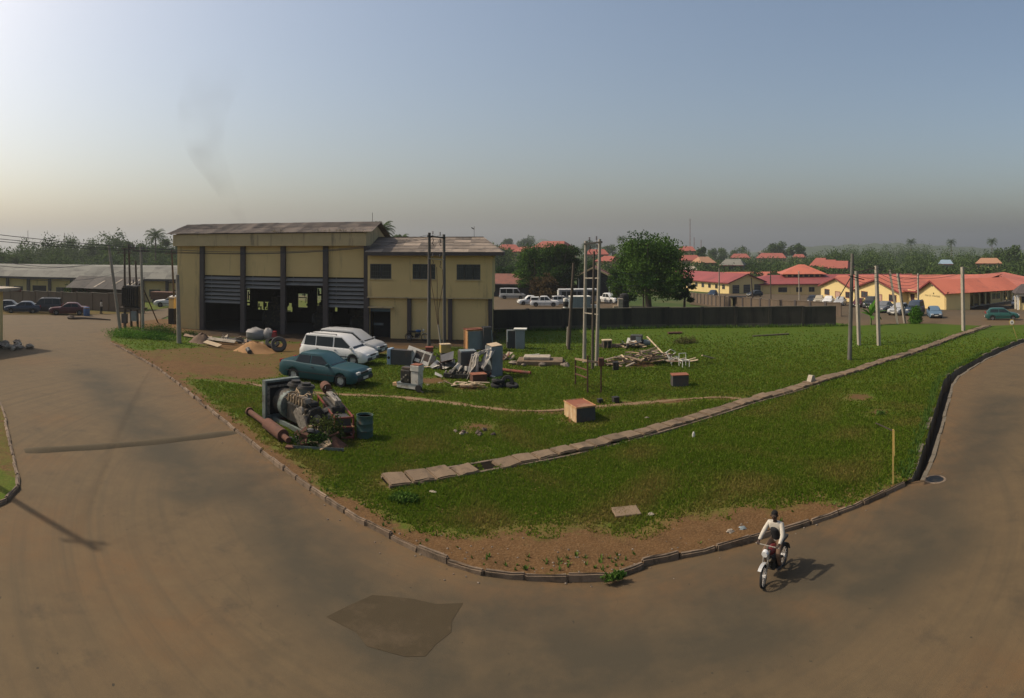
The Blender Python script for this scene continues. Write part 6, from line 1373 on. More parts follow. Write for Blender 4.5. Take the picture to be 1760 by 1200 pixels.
# left side bits
p = ground_at(149, 543); bd = thing('blue_drum', 'blue plastic drum beside the maroon car', 'drum', p); MB().lathe([(.36, 0), (.38, .1), (.38, .95), (.34, 1.05), (0, 1.05)], 18).build('drum_shell', M_bluepl, bd, sm=True); MB().lathe([(.39, .9), (.39, .98)], 18).build('rim', M_brass, bd, sm=True)
lg = thing('fallen_log', 'dark fallen log lying across the left verge', 'log', ground_at(125, 549)); e_ = ground_at(190, 551) - ground_at(125, 549); MB().tube([(0, 0, .15), e_ * .3 + Vector((0, 0, .2)), e_ * .7 + Vector((0, .2, .12)), e_ + Vector((0, 0, .08))], .16, 8, .07).build('trunk', M_bark, lg, sm=True); MB().blob((-.3, 0, .2), .5, .3, .25, 3, 9, 6, .3).build('stump', M_bark, lg)
st_ = thing('stone_pile', 'pile of pale broken stones at the corner house wall', 'stone pile', Vector((-34.2, 31.6, 0)))
for i in range(26): o = MB().blob((0, 0, 0), .3, .22, .16, i, 7, 5, .3).build('stone', M_stone if i % 2 else M_conc, st_); put(o, (rj.gauss(0, .8), rj.gauss(0, .7), .1 + abs(rj.gauss(0, .12))), (0, 0, rj.uniform(0, 3)), (rj.uniform(.6, 1.4),) * 3)
p = gl(297, 556); gp_ = thing('gate_pier', 'short cream gate pier with dark base left of the hall', 'pier', p); MB().box(-.3, .3, -.3, .3, 0, 2.6).build('pier', M_cream, gp_); MB().box(-.34, .34, -.34, .34, -.1, 1.6).build('base', M_dark, gp_); MB().box(-.4, .4, -.4, .4, 2.6, 2.75).build('cap', M_conc, gp_)
# tall plastic water tanks behind the wall
p = ground_at(1073, 536); wtk = thing('water_tank', 'tall black plastic water tank behind the compound wall', 'water tank', p); MB().lathe([(.62, 0), (.64, .3), (.60, .34), (.64, .9), (.60, .95), (.64, 1.5), (.60, 1.55), (.64, 2.1), (.55, 2.35), (.2, 2.45), (0, 2.45)], 20).build('tank_shell', M_black, wtk, sm=True)
p = ground_at(1066, 537); pp = thing('pump_house', 'narrow cream pump house beside the black water tank', 'pump house', p); MB().box(-.3, .3, -.3, .3, 0, 1.7).build('wall', M_conc, pp); MB().box(-.36, .36, -.36, .36, 1.7, 1.78).build('roof', M_conc, pp)
p = ground_at(1059, 537); mtb = thing('meter_box', 'low pinkish meter housing left of the cream pump house', 'meter box', p); MB().box(-.4, .35, -.25, .25, 0, .85).build('wall', M_woodp, mtb)
for x in (-.2, .12): MB().box(x - .1, x + .1, -.27, -.252, .3, .65).build('meter_door', M_rust, mtb)
# litter
for i, (px_, py_, lb) in enumerate(((1118, 884, 'pale crumpled wrapper right of the square slab'), (930, 722, 'white paper scrap left of the rusty box'), (1112, 719, 'white paper scrap right of the rusty box'), (745, 846, 'white scrap at the near end of the footpath'), (1277, 906, 'bluish plastic wrapper on the bare earth near the motorcyclist'), (1255, 912, 'pale stone chip on the bare earth near the motorcyclist'), (757, 660, 'white scrap below the scrap heap'), (735, 664, 'white scrap right of the welder'))):
    o = MB().blob((0, 0, .02), .11, .08, .04, i + 70, 7, 5, .4).build('litter', M_conc if i != 4 else M_cabgrey, label=lb, cat='litter'); o.location = gl(px_, py_)
# loose clods and stones by the kerb: too small to count
mb = MB()
for i in range(190):
    q = KERB[rj.randrange(len(KERB))]; x, y = q[0] + rj.gauss(0, .8), q[1] + rj.gauss(.5, .5); s = rj.uniform(.010, .035); z = lawn_z(x, y) if inside((x, y), LAWN) else 0
    mb.blob((x, y, z + s * .3), s, s * .8, s * .6, i, 5, 4, .3)
mb.build('kerbside_stones', M_stone, kind='stuff', label='small clods and stones scattered along the kerb')

# --- tangled scrap filling the gaps between the cabinets
def scrap_pile(label, px, py, w, dep, h, n, mats, seed):
    rd = random.Random(seed); o = thing('scrap_heap', label, 'scrap pile', gl(px, py))
    for i in range(n):
        x, y = rd.gauss(0, w * .32), rd.gauss(0, dep * .32); z = max(.05, h * math.exp(-(x / (w * .5)) ** 2 - (y / dep) ** 2) * rd.uniform(.05, 1)); k = rd.random(); m_ = rd.choice(mats)
        if k < .34:
            a = Vector((rd.uniform(-.5, .5), rd.uniform(-.3, .3), rd.uniform(-.2, .3))); p_ = MB().tube([-a, Vector((rd.uniform(-.1, .1), 0, rd.uniform(-.1, .15))), a], rd.uniform(.015, .05), 6).build('bent_pipe', m_, o, sm=True)
        elif k < .62: p_ = MB().slab([(-.3, -.2, 0), (.3, -.22, rd.uniform(-.1, .12)), (.28, .2, rd.uniform(0, .2)), (-.25, .22, rd.uniform(-.1, .1))], .012).build('torn_sheet', m_, o)
        elif k < .85: p_ = MB().box(-.2, .2, -.13, .13, -.12, .12).build('casing', m_, o, bevel=.02)
        else: p_ = MB().lathe([(.05, -.04), (.2, -.05), (.22, 0), (.2, .05), (.05, .04), (.05, -.04)], 14).build('wheel_rim', m_, o, sm=True)
        put(p_, (x, y, z), (rd.uniform(-.8, .8), rd.uniform(-.8, .8), rd.uniform(0, 6.28)), (rd.uniform(.6, 1.5),) * 3)
    return o
DK = [M_steel, M_cabdark, M_rust, M_steel, M_cabwhite, M_alu]
scrap_pile('dark tangle of scrap metal around the draped cloth', 808, 648, 2.0, .8, 1.0, 46, DK, 1); scrap_pile('tangle of scrap behind the tipped cabinet frame', 722, 622, 2.4, .8, .7, 38, DK, 2); scrap_pile('scrap metal heaped under the yellow box', 770, 634, 1.2, .7, .55, 26, DK, 3); scrap_pile('rusty oddments at the right of the rusty cabinet', 858, 618, 1.6, .7, .4, 18, [M_rust, M_stone, M_woodp], 4)
scrap_pile('loose engine parts on the skid of the generating set', 540, 764, 1.5, .7, .6, 34, [M_steel, M_cabdark, M_rust, M_brass], 5); scrap_pile('twisted scrap against the back of the framed engine', 566, 742, 1.3, .8, .8, 28, [M_steel, M_cabdark, M_rust], 6); scrap_pile('broken odds and ends left of the grey tarpaulin', 395, 588, 3.2, .8, .45, 26, [M_wood, M_cabdark, M_conc], 7)
# ---------------------------------------------------------------- poles and wires
def pole(name, label, base_px, top_px, r, mat, steps=None, arms=(), bolts=False, square=False, cat='utility pole', group=None, lift=.1):
    b_ = ground_at(*base_px); d = hdist(b_); t = at(top_px[0], top_px[1], d)
    o = thing(name, label, cat, b_, group=group); v = t - b_
    sh = MB()
    if square: sh.bar((0, 0, -.4), v, r * 2, r * 2 * .8)
    else: sh.cyl(v * -.04, v, r, r * .72, n=12)
    sh.build('shaft', mat, o, sm=not square)
    return o, b_, v
def insulator(mb, p, h=.3, r=.06):
    mb.cyl(p, Vector(p) + Vector((0, 0, h * .4)), .015, n=5)
    for k in range(3): mb.cyl(Vector(p) + Vector((0, 0, h * (.35 + .2 * k))), Vector(p) + Vector((0, 0, h * (.5 + .2 * k))), r, r * .5, n=8)
def wire(label, a, b_, sag, r=.011, group=None, n=18):
    a, b_ = Vector(a), Vector(b_); pts = []
    for i in range(n + 1):
        t = i / n; p_ = a.lerp(b_, t) - a; p_.z -= sag * 4 * t * (1 - t); pts.append(p_)
    o = MB().tube(pts, r, 4).build('overhead_wire', M_wire, label=label, cat='wire', group=group); o.location = a
    return o
def hpole(name, label, b1, t1, b2, t2, mat, r, arms, ins_at):
    A, B_ = ground_at(*b1), ground_at(*b2); TA, TB = at(*t1, hdist(A)), at(*t2, hdist(B_))
    o = thing(name, label, 'utility pole', A); TA, TB, B0 = TA - A, TB - A, B_ - A
    MB().cyl((0, 0, -.4), TA, r, r * .75, n=12).build('shaft', mat, o, sm=True); MB().cyl(B0 - Vector((0, 0, .4)), TB, r, r * .75, n=12).build('shaft', mat, o, sm=True)
    for f in arms:
        p_, q = TA * f, B0 + (TB - B0) * f; e = (q - p_) * (.12 if f > .9 else .02); MB().bar(p_ - e + Vector((0, -.14, 0)), q + e + Vector((0, -.14, 0)), .09 if f > .9 else .05, .11 if f > .9 else .06).build('cross_arm', M_polec if f < .9 else M_steel, o)
    for f, n in ins_at:
        p_, q = TA * f, B0 + (TB - B0) * f
        for i in range(n):
            mb = MB(); insulator(mb, p_.lerp(q, (i + .5) / n) + Vector((0, -.14, .06)), .38, .07); mb.build('insulator', M_insul, o)
            mb = MB(); c = p_.lerp(q, (i + .5) / n) + Vector((0, -.2, -.1)); mb.tube([c, c + Vector((.06, 0, -.18)), c + Vector((-.02, 0, -.42)), c + Vector((.1, 0, -.55))], .028, 6); mb.build('drop_fuse', M_insul, o, sm=True)
    return o, A, TA, TB, B0
h1, A1, TA1, TB1, B01 = hpole('twin_pole', 'grey twin poles with cross arm standing before the annex', (737, 601), (738, 400), (764, 601), (763, 403), pm('grey_brown_pole', (.11, .10, .088), (.075, .068, .06), scale=2, streak=True, dirt=(.05, .045, .04)), .14, (.97, .78), [(.97, 2), (.78, 2)])
# cables sweeping down between the twin poles
mb = MB()
for k, x0_ in enumerate((.15, .6, 1.05)):
    mb.tube([(x0_, -.1, 6.4 - .2 * k), (x0_ + .05, -.15, 5), (.55 + .1 * k, -.2, 3), (.72 + .03 * k, -.25, 1.7), (.9, -.3, .3)], .025, 5)
mb.build('down_cable', pm('brown_cable', (.12, .07, .04)), h1); MB().cyl((.75, -.3, 1.9), (1.0, -.3, 0), .07, n=8).build('conduit', M_polec, h1)
h2, A2, TA2, TB2, B02 = hpole('twin_pole', 'pale concrete twin poles in the middle of the lawn', (1004, 627), (1007, 414), (1025, 634), (1031, 411), M_polec, .125, (.975, .70, .42), [(.975, 2)])
pole('wood_pole', 'thin dark pole between the pale twin poles', (1018, 640), (1021, 432), .09, M_polew)
pole('wood_pole', 'dark brown wooden pole left of the pale twin poles', (977, 604), (986, 452), .13, M_polew)
pole('short_post', 'short grey post on the grass left of the twin poles', (975, 598), (976, 562), .10, M_polec, cat='post')
o, b_, v = pole('concrete_pole', 'tall tapering dark grey pole right of the lawn middle', (1460, 624), (1465, 436), .15, pm('dark_grey_pole', (.15, .14, .115), (.10, .095, .08), scale=2, streak=True, dirt=(.06, .055, .05)))
MB().bar(v * .80 + Vector((-.3, -.1, 0)), v * .80 + Vector((.9, -.1, -.3)), .06).build('cross_arm', M_steel, o); MB().bar(v * .62 + Vector((-1.0, 0, -.2)), v * .80, .05).build('stay', M_steel, o)
def slotted(label, bpx, tpx, w=.13):
    o, b_, v = pole('concrete_pole', label, bpx, tpx, w, M_polec, square=True, group=None)
    n = int(v.length / .55)
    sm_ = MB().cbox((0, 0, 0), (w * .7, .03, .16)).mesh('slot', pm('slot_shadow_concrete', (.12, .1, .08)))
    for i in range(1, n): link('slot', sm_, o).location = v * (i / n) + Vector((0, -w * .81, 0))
    return o, b_, v
s1, bs1, vs1 = slotted('pale square concrete pole with slots right of the tall grey pole', (1477, 597), (1472, 466))
s2_, bs2, vs2 = slotted('pale square concrete pole with slots left of the clipped bush', (1511, 598), (1506, 457))
MB().bar(bs1 + vs1 * .98 - bs1, bs2 + vs2 * .985 - bs1, .08, .1).build('cross_arm', M_steel, s1)
slotted('leaning concrete pole nearest the banana plant', (1544, 559), (1529, 464), .14); slotted('leaning concrete pole nearest the clipped bush', (1556, 556), (1543, 470), .13)
slotted('slender concrete pole in front of the first gable', (1578, 533), (1578, 470), .12)
o, b_, v = slotted('concrete pole at the end of the slab footpath', (1656, 571), (1654, 459), .15); MB().bar(v * .985 + Vector((-.1, 0, 0)), v * .985 + Vector((1.3, 0, -.05)), .06).build('bracket', M_polec, o)
for bp_, tp_, lb in [((1106, 531), (1106, 461), 'weathered pole before the big tree'), ((1236, 524), (1236, 461), 'pale pole before the shuttered block'), ((1325, 518), (1324, 463), 'thin dark pole right of the three shutters'), ((1374, 521), (1373, 466), 'pale pole before the lantern hall'), ((1295, 529), (1291, 478), 'leaning dark pole at the panel fence'), ((1183, 515), (1183, 462), 'dark pole right of the big tree'), ((889, 508), (889, 460), 'thin dark pole in the yard behind the annex')]:
    pole('far_pole', lb, bp_, tp_, .13, M_polec if 'pale' in lb else M_polew)
# left group of poles round the transformer
pole('concrete_pole', 'tall leaning grey pole nearest the left road', (207, 570), (187, 421), .17, M_polec)
L1 = [((215, 566), (214, 428), .13, 'pole left of the dark transformer'), ((226, 564), (221, 420), .13, 'dark pole behind the dark transformer'), ((237, 566), (233, 448), .12, 'short pole right of the dark transformer'), ((246, 572), (242, 424), .15, 'stout weathered pole at the right of the transformer group'), ((301, 556), (295, 430), .13, 'dark pole before the left corner of the hall'), ((308, 593), (305, 472), .19, 'thick short grey post before the left corner of the hall')]
PL_ = [pole('yard_pole', lb, a, b_, r, M_polew if 'dark' in lb or 'short pole' in lb else M_polec) for a, b_, r, lb in L1]
for (o, b_, v) in PL_[:2] + PL_[3:5]:
    MB().bar(v * .95 + Vector((-.9, 0, 0)), v * .95 + Vector((.9, 0, 0)), .09).build('cross_arm', M_polew, o)
    for x in (-.7, 0.25, .7):
        mb = MB(); insulator(mb, v * .95 + Vector((x, 0, .05)), .35, .06); mb.build('insulator', M_insul, o)
p = ground_at(229, 566)
tf = thing('transformer', 'dark pole-mounted transformer in the left group of poles', 'transformer', (p.x, p.y, p.z))
MB().box(-.9, .9, -.55, .55, 2.1, 4.2).build('tank', M_steel, tf, bevel=.08)
for i in range(7): MB().box(-.8 + i * .25, -.7 + i * .25, -.8, -.55, 2.3, 4.0).build('cooling_fin', M_steel, tf)
for x in (-.5, 0, .5):
    mb = MB(); insulator(mb, Vector((x, 0, 4.2)), .6, .1); mb.build('bushing', M_insul, tf)
MB().box(-1.2, 1.2, -.65, .65, 1.95, 2.1).build('platform', M_polew, tf)
for x in (-1.0, 1.0): MB().box(x - .1, x + .1, -.1, .1, -.2, 1.95).build('platform_leg', M_polew, tf)
for i, (x, zz) in enumerate(((-.6, 1.2), (.5, 1.5))): MB().box(x - .3, x + .3, -.7, -.45, zz - .6, zz + .3).build('fuse_box', M_cabgrey if i else M_cabdark, tf)
st0 = PL_[3][1] + PL_[3][2] * .55; st1 = ground_at(272, 556)
MB().tube([st0 - st1, Vector((0, 0, 0))], .07, 6).build('stay_rod', M_polew, label='slanting stay rod right of the transformer group', cat='stay').location = st1
# pole outside the left edge of the frame that throws the long shadow on the road, and its wires to the hall
ob = Vector((-17.3, 13.2, 0)); po = thing('roadside_pole', 'pole beyond the left edge whose shadow lies on the road', 'utility pole', ob)
MB().cyl((0, 0, -.3), (0, 0, 8.1), .15, .11, n=12).build('shaft', M_polec, po, sm=True); MB().bar((-.5, -.3, 7.6), (.5, .3, 7.6), .1).build('cross_arm', M_steel, po)
tgt = A1 + TA1 * .97
for i, (o1, o2) in enumerate((((.45, .28, 8.15), (-.1, 0, .1)), ((.0, 0, 8.05), (.45, 0, .1)), ((-.45, -.28, 8.0), (1.05, 0, .1)))):
    wire('%s of the three wires running from the left edge to the twin poles' % ('upper', 'middle', 'lower')[i], ob + Vector(o1), tgt + Vector(o2), 1.0, group='wires over the left road')
for i, z in enumerate((7.4, 7.1, 6.8)):
    wire('thin service wire crossing the left road to the transformer poles', ob + Vector((.1 * i, 0, z)), PL_[i][1] + PL_[i][2] * .95, .9, group='service wires to the transformer')
# wires in the middle and at the right
bt = ground_at(1106, 531)
for i, (y0_, y1_, y2) in enumerate(((462, 480, 482), (474, 490, 494), (486, 505, 507), (492, 510, 517))):
    a = at(1032, 452 + 10 * i, 39.5); b_ = at(1106, 468 + 10 * i, hdist(bt)); c = at(1183, 470 + 10 * i, 128)
    wire('thin low wire from the twin poles to the pole before the big tree', a, b_, .5, .018, 'low wires before the big tree'); wire('thin low wire from the tree pole towards the shuttered block', b_, c, .4, .025, 'low wires right of the tree pole')
for i in range(4):
    a = at(1465, 452 + 9 * i, 40); b_ = at(1510, 462 + 7 * i, 46.8); c = at(1578, 475 + 5 * i, 91); d_ = at(1655, 466 + 3 * i, 58)
    wire('thin wire between the tall grey pole and the slotted poles', a, b_, .2, .014, 'wires over the right lawn'); wire('thin wire from the slotted poles to the first gable', b_, c, .6, .02, 'wires to the first gable')
    if i < 2: wire('thin wire from the slotted poles to the footpath pole', b_, d_, .5, .014, 'wires to the footpath pole')
# ---------------------------------------------------------------- table of far houses (label, columns, rows, distance)
HOUSES = [(('far cream two-storey house with pink roof right of the annex', 856, 892, 422, 429, 240, 8), dict(storeys=2, nw=3)),
 (('far cream house behind the left yard tree', 888, 926, 426, 432, 225, -20), dict(storeys=2, nw=4)),
 (('far broad red gable above the left yard trees', 918, 984, 416, 428, 265, -25), dict(nw=5, dep=14)),
 (('far long red roof behind the twin poles', 1006, 1046, 430, 437, 270, 0), dict(nw=5, storeys=2)),
 (('far two-storey cream house right of the twin poles', 1034, 1062, 442, 448, 190, -25), dict(storeys=2, nw=3)),
 (('far cream house with red roof right of the big tree', 1166, 1195, 425, 431, 300, 0), dict(storeys=2, nw=3)),
 (('far low red-roofed house below the radio mast', 1168, 1204, 440, 447, 255, 6), dict(nw=4)),
 (('far low orange-roofed house above the shuttered block', 1196, 1222, 443, 451, 245, 25), dict(nw=3, roofm=pm('orange_roof', (.36, .19, .11)))),
 (('far pink-red roof on the skyline left of the broad red hall', 1254, 1290, 437, 443, 430, 0), dict(nw=6)),
 (('far broad red hall on the skyline above the lantern', 1300, 1353, 436, 443, 410, -3), dict(nw=8, dep=16)),
 (('far grey-walled block behind the skyline red hall', 1302, 1338, 431, 434, 440, 0), dict(nw=8, roofm=M_asb2, wallm=M_conc, storeys=2)),
 (('far weathered grey-roofed shed above the shuttered block', 1240, 1280, 447, 455, 240, -8), dict(roofm=M_asb2, wallm=M_cabdark)),
 (('left of three stepped red roofs on the wooded rise', 1398, 1424, 445, 456, 262, -20), dict(nw=3)),
 (('middle of three stepped red roofs on the wooded rise', 1412, 1442, 448, 458, 252, -20), dict(nw=4)),
 (('right of three stepped red roofs on the wooded rise', 1430, 1464, 450, 460, 242, -20), dict(nw=4)),
 (('far blue-roofed shed among the right trees', 1614, 1637, 448, 453, 270, 0), dict(roofm=pm('pale_blue_roof', (.22, .30, .36)), wallm=M_cabgrey)),
 (('far orange-roofed house among the right trees', 1677, 1722, 445, 452, 262, 0), dict(roofm=pm('orange_roof', (.36, .19, .11)), nw=6)),
 (('far small pink roof right of the skyline hall', 1362, 1384, 438, 442, 390, 0), dict(nw=3)),
 (('small white-walled stall left above the shuttered block', 1174, 1196, 461, 463, 215, 0), dict(roofm=M_conc, wallm=M_white, nw=3))]
def roof_limit(px, d, r):
    """height above which a tree at this place would hide a far roof"""
    lim = 1e3
    for a in HOUSES:
        if d < a[0][5] + 4 and a[0][1] - r * FOC / d - 2 < px < a[0][2] + r * FOC / d + 2: lim = min(lim, at(px, a[0][4] + 1, d).z)
    return lim
# ---------------------------------------------------------------- foliage
def leaf_cloud(name, mat, blobs, size, parent=None, seed=1, sq=.6, **kw):
    """many leaf-sized quads spread through ellipsoids; blobs: (centre, (rx, ry, rz), count)"""
    rr = np.random.default_rng(seed); cs = []; ss = []; vv = []
    for (c, rad_, n) in blobs:
        d = rr.normal(size=(n, 3)); d /= np.linalg.norm(d, axis=1)[:, None]; rad = rr.random(n) ** (1 / 2.2)
        lump = 1 + .22 * np.sin(d[:, 0] * 5 + c[0]) * np.cos(d[:, 1] * 4 + c[1]) + .12 * np.sin(d[:, 2] * 9)
        p = np.array(c) + d * (rad * lump)[:, None] * np.array(rad_); cs.append(p); ss.append(np.full(n, 1.0)); vv.append(np.clip(rr.normal(.42, .2) + rr.normal(0, .22, n), 0, 1))
    P = np.concatenate(cs); n = len(P); s = size * rr.uniform(.6, 1.35, n)
    a = rr.normal(size=(n, 3)); a /= np.linalg.norm(a, axis=1)[:, None]; b_ = rr.normal(size=(n, 3)); b_ -= a * (a * b_).sum(1)[:, None]; b_ /= np.linalg.norm(b_, axis=1)[:, None]
    a = a * s[:, None] * .5; b_ = b_ * s[:, None] * .5 * sq
    V = np.stack([P - a, P - b_ * 1.0, P + a, P + b_], 1).reshape(-1, 3).astype(np.float32)
    me = bpy.data.meshes.new(name); me.vertices.add(4 * n); me.vertices.foreach_set('co', V.ravel()); me.loops.add(4 * n); me.loops.foreach_set('vertex_index', np.arange(4 * n, dtype=np.int32)); me.polygons.add(n); me.polygons.foreach_set('loop_start', np.arange(0, 4 * n, 4, dtype=np.int32)); me.polygons.foreach_set('loop_total', np.full(n, 4, dtype=np.int32))
    at_ = me.attributes.new('var', 'FLOAT', 'FACE'); at_.data.foreach_set('value', np.concatenate(vv).astype(np.float32)); me.materials.append(mat); me.update(); me.validate()
    return tag(link(name, me, parent), **kw)
def limbs(o, h, r, spread, n, seed, mat=None):
    rd = random.Random(seed); mb = MB(); mb.tube([(0, 0, -.3), (.05 * h * rd.uniform(-.5, .5), 0, h * .25), (.04 * h * rd.uniform(-1, 1), .03 * h, h * .55)], r, 10, r * .55); tips = []
    for i in range(n):
        a = 6.28 * i / n + rd.uniform(-.4, .4); z0 = h * rd.uniform(.2, .45); e = Vector((math.cos(a) * spread * rd.uniform(.5, 1), math.sin(a) * spread * rd.uniform(.5, 1), h * rd.uniform(.5, .9)))
        mb.tube([(0, 0, z0), e * .4 + Vector((0, 0, z0 * .4)), e], r * .42, 7, r * .1); tips.append(e)
    mb.build('trunk', mat or M_bark, o, sm=True); return tips
def tree(name, label, loc, h, spread, lobes, nleaf, size, mat, seed, trunk_r=.3, low=.25, group=None, oz=1.0):
    o = thing(name, label, 'tree', loc, 0, group); rd = random.Random(seed); tips = limbs(o, h, trunk_r, spread * .8, 7, seed); bl = []
    for i in range(lobes):
        u = (i + .5) / lobes; a = i * 2.4 + rd.uniform(-.3, .3); z = h * lerp(low + .1, .88, u ** .8); wd = spread * math.sqrt(max(.08, 1 - ((z / h - .5) / .55) ** 2)); rr_ = wd * rd.uniform(.25, .85)
        s = rd.uniform(.28, .46) * spread; bl.append(((math.cos(a) * rr_, math.sin(a) * rr_, z), (s, s, s * rd.uniform(.6, .9) * oz), int(nleaf / lobes * rd.uniform(.6, 1.4))))
    leaf_cloud('crown', mat, bl, size, o, seed); return o
tree('broad_tree', 'large dense dark green tree behind the compound wall', ground_at(1115, 531), 10.7, 5.7, 40, 30000, .32, L_big, 3, .5, .12)
tree('broad_tree', 'low spreading tree crown left of the large dark tree', on_terrain(1066, 96), 6.4, 2.6, 14, 6500, .32, L_big, 5, .25, .1)
tree('broad_tree', 'small dark tree hugging the right side of the large tree', on_terrain(1176, 92), 5.2, 1.7, 10, 4200, .3, L_dark, 6, .2, .05)
tree('yard_tree', 'left of two broad trees behind the parked yard vehicles', on_terrain(920, 119), 10.9, 4.6, 24, 15000, .36, L_big, 8, .4, .12)
tree('yard_tree', 'right of two broad trees behind the parked yard vehicles', on_terrain(962, 117), 11.4, 4.6, 24, 15000, .36, L_dark, 9, .4, .12)
tree('yard_tree', 'brownish shrubby tree between the yard trees and the bus', on_terrain(938, 112), 4.6, 3.4, 12, 4500, .35, leafmat('brown_leaf', (.05, .035, .02), (.10, .07, .03)), 10, .2, .1)
tree('yard_tree', 'small round tree right of the annex roof', on_terrain(866, 150), 6.5, 2.6, 10, 4500, .4, L_dark, 12, .2, .2); tree('yard_tree', 'round tree in front of the far cream houses', on_terrain(882, 165), 7.0, 3.4, 10, 4500, .4, L_dark, 13, .2, .2)
tree('yard_tree', 'leafy tree at the right of the twin poles', on_terrain(1012, 150), 8.5, 3.0, 12, 5000, .4, L_dark, 14, .3, .1)
tree('bushy_tree', 'big bushy tree at the far left behind the workshop', on_terrain(15, 190), 11, 7, 16, 8000, .55, L_wood, 15, .4, .1); tree('bushy_tree', 'lighter green bushy tree second from the left edge', on_terrain(42, 180), 8.5, 3.6, 10, 4500, .5, L_big, 16, .3, .1)
tree('bushy_tree', 'dark round shrub rising behind the brown wall', Vector((-60.5, 71.0, terrain(-60.5, 71))), 4.2, 2.7, 12, 5500, .26, L_dark, 17, .2, .05)
tree('bushy_tree', 'green bank of bushes under the palm left of the hall', on_terrain(285, 150), 6.5, 6.0, 12, 6000, .45, L_big, 18, .2, .0, oz=.7)
for i, (px_, d_, h_, s_) in enumerate(((165, 230, 16, 7), (205, 240, 18, 6), (232, 220, 16, 7), (90, 260, 13, 9), (292, 210, 17, 5), (130, 250, 14, 7), (250, 235, 16, 7))):
    tree('skyline_tree', ('dark tree left of the tall left palm', 'tree behind the transformer poles', 'wide tree behind the store roof', 'hazy tree below the left wires', 'tall tree at the hall corner behind the roof', 'tree beside the small left palm', 'tree right under the tall left palm')[i], on_terrain(px_, d_), h_, s_, 10, 5000, .6, L_wood, 30 + i, .3, .05, group='skyline trees on the left')
def palm(label, loc, h, fl, seed, group=None):
    o = thing('oil_palm', label, 'palm', loc, 0, group); rd = random.Random(seed)
    MB().tube([(0, 0, -.3), (.1, 0, h * .5), (.0, .1, h)], .26, 10, .2).build('trunk', M_palmtrunk, o, sm=True); mb = MB()
    for i in range(26):
        a = i * 2.4; up = lerp(1.25, -.25, i / 26) + rd.uniform(-.1, .1); d = Vector((math.cos(a), math.sin(a), 0)); p = Vector((0, 0, h)); seg = []
        for k in range(9):
            t = k / 8; an = up - 1.7 * t * t; p = p + (d * math.cos(an) + Vector((0, 0, math.sin(an)))) * fl / 8; seg.append(p.copy())
        sd_ = Vector((-d.y, d.x, 0))
        for k in range(8):
            for s in (-1, 1):
                for q in range(2):
                    b_ = seg[k].lerp(seg[min(8, k + 1)], q * .5); ln = fl * .26 * math.sin(math.pi * min(.95, (k + q * .5 + 1.2) / 9.2)) + .1; dr_ = (seg[min(8, k + 1)] - seg[k]).normalized(); w = dr_ * .09
                    mb.add([b_ - w, b_ + w, b_ + sd_ * s * ln + dr_ * ln * .4 - Vector((0, 0, ln * .45))], [(0, 1, 2)])
            mb.add([seg[k] - sd_ * .04, seg[k] + sd_ * .04, seg[k + 1 if k < 8 else 8] + sd_ * .02], [(0, 1, 2)])
    leaf_attr(mb.build('fronds', L_palm, o), seed); return o
palm('tall oil palm rising left of the hall', on_terrain(267, 185), 15.5, 4.0, 1); palm('small oil palm on the left skyline', on_terrain(122, 260), 15, 4.6, 2); palm('oil palm top showing between the hall and annex roofs', on_terrain(655, 120), 13.5, 3.2, 3); palm('low palm top just above the annex ridge', on_terrain(688, 140), 12.5, 2.6, 4)
for i, (px_, d_) in enumerate(((1566, 420), (1635, 430), (1705, 400), (1069, 420))): palm(('left', 'middle', 'right', 'lone')[i] + (' far palm on the right skyline above the offices' if i < 3 else ' far palm left of the big tree on the skyline'), on_terrain(px_, d_), 20 if i < 3 else 22, 4.5, 10 + i)
# banana plant and clipped bush at the lawn's far edge
p = ground_at(1497, 560); bn = thing('banana_plant', 'young banana plant at the end of the compound wall', 'plant', p); MB().cyl((0, 0, -.1), (0, 0, 1.2), .12, .08, n=10).build('stem', pm('banana_stem', (.10, .13, .04)), bn, sm=True); mb = MB()
for i in range(9):
    a = i * 2.4; d = Vector((math.cos(a), math.sin(a), 0)); sd_ = Vector((-d.y, d.x, 0)); up = lerp(1.45, -.2, i / 9); q = Vector((0, 0, 1.0)); pr0 = None
    for k in range(7):
        t = k / 6; an = up - 1.1 * t * t; wd = .26 * math.sin(math.pi * min(.97, t * .9 + .08)); cur = (q - sd_ * wd, q, q + sd_ * wd)
        if pr0: mb.add(list(pr0) + list(cur), [(0, 1, 4, 3), (1, 2, 5, 4)])
        pr0 = cur; q = q + (d * math.cos(an) + Vector((0, 0, math.sin(an)))) * .34
leaf_attr(mb.build('leaves', L_bush, bn), 3)
p = ground_at(1574, 558); bs_ = thing('clipped_bush', 'round bright green clipped bush beside the far road', 'bush', p); MB().cyl((0, 0, -.1), (0, 0, .5), .05, n=6).build('stem', M_bark, bs_); leaf_cloud('foliage', L_bush, [((0, 0, .95), (.75, .75, .95), 1700), ((0, 0, .4), (.8, .8, .4), 700), ((.1, 0, 1.5), (.5, .5, .4), 400)], .17, bs_, 4)
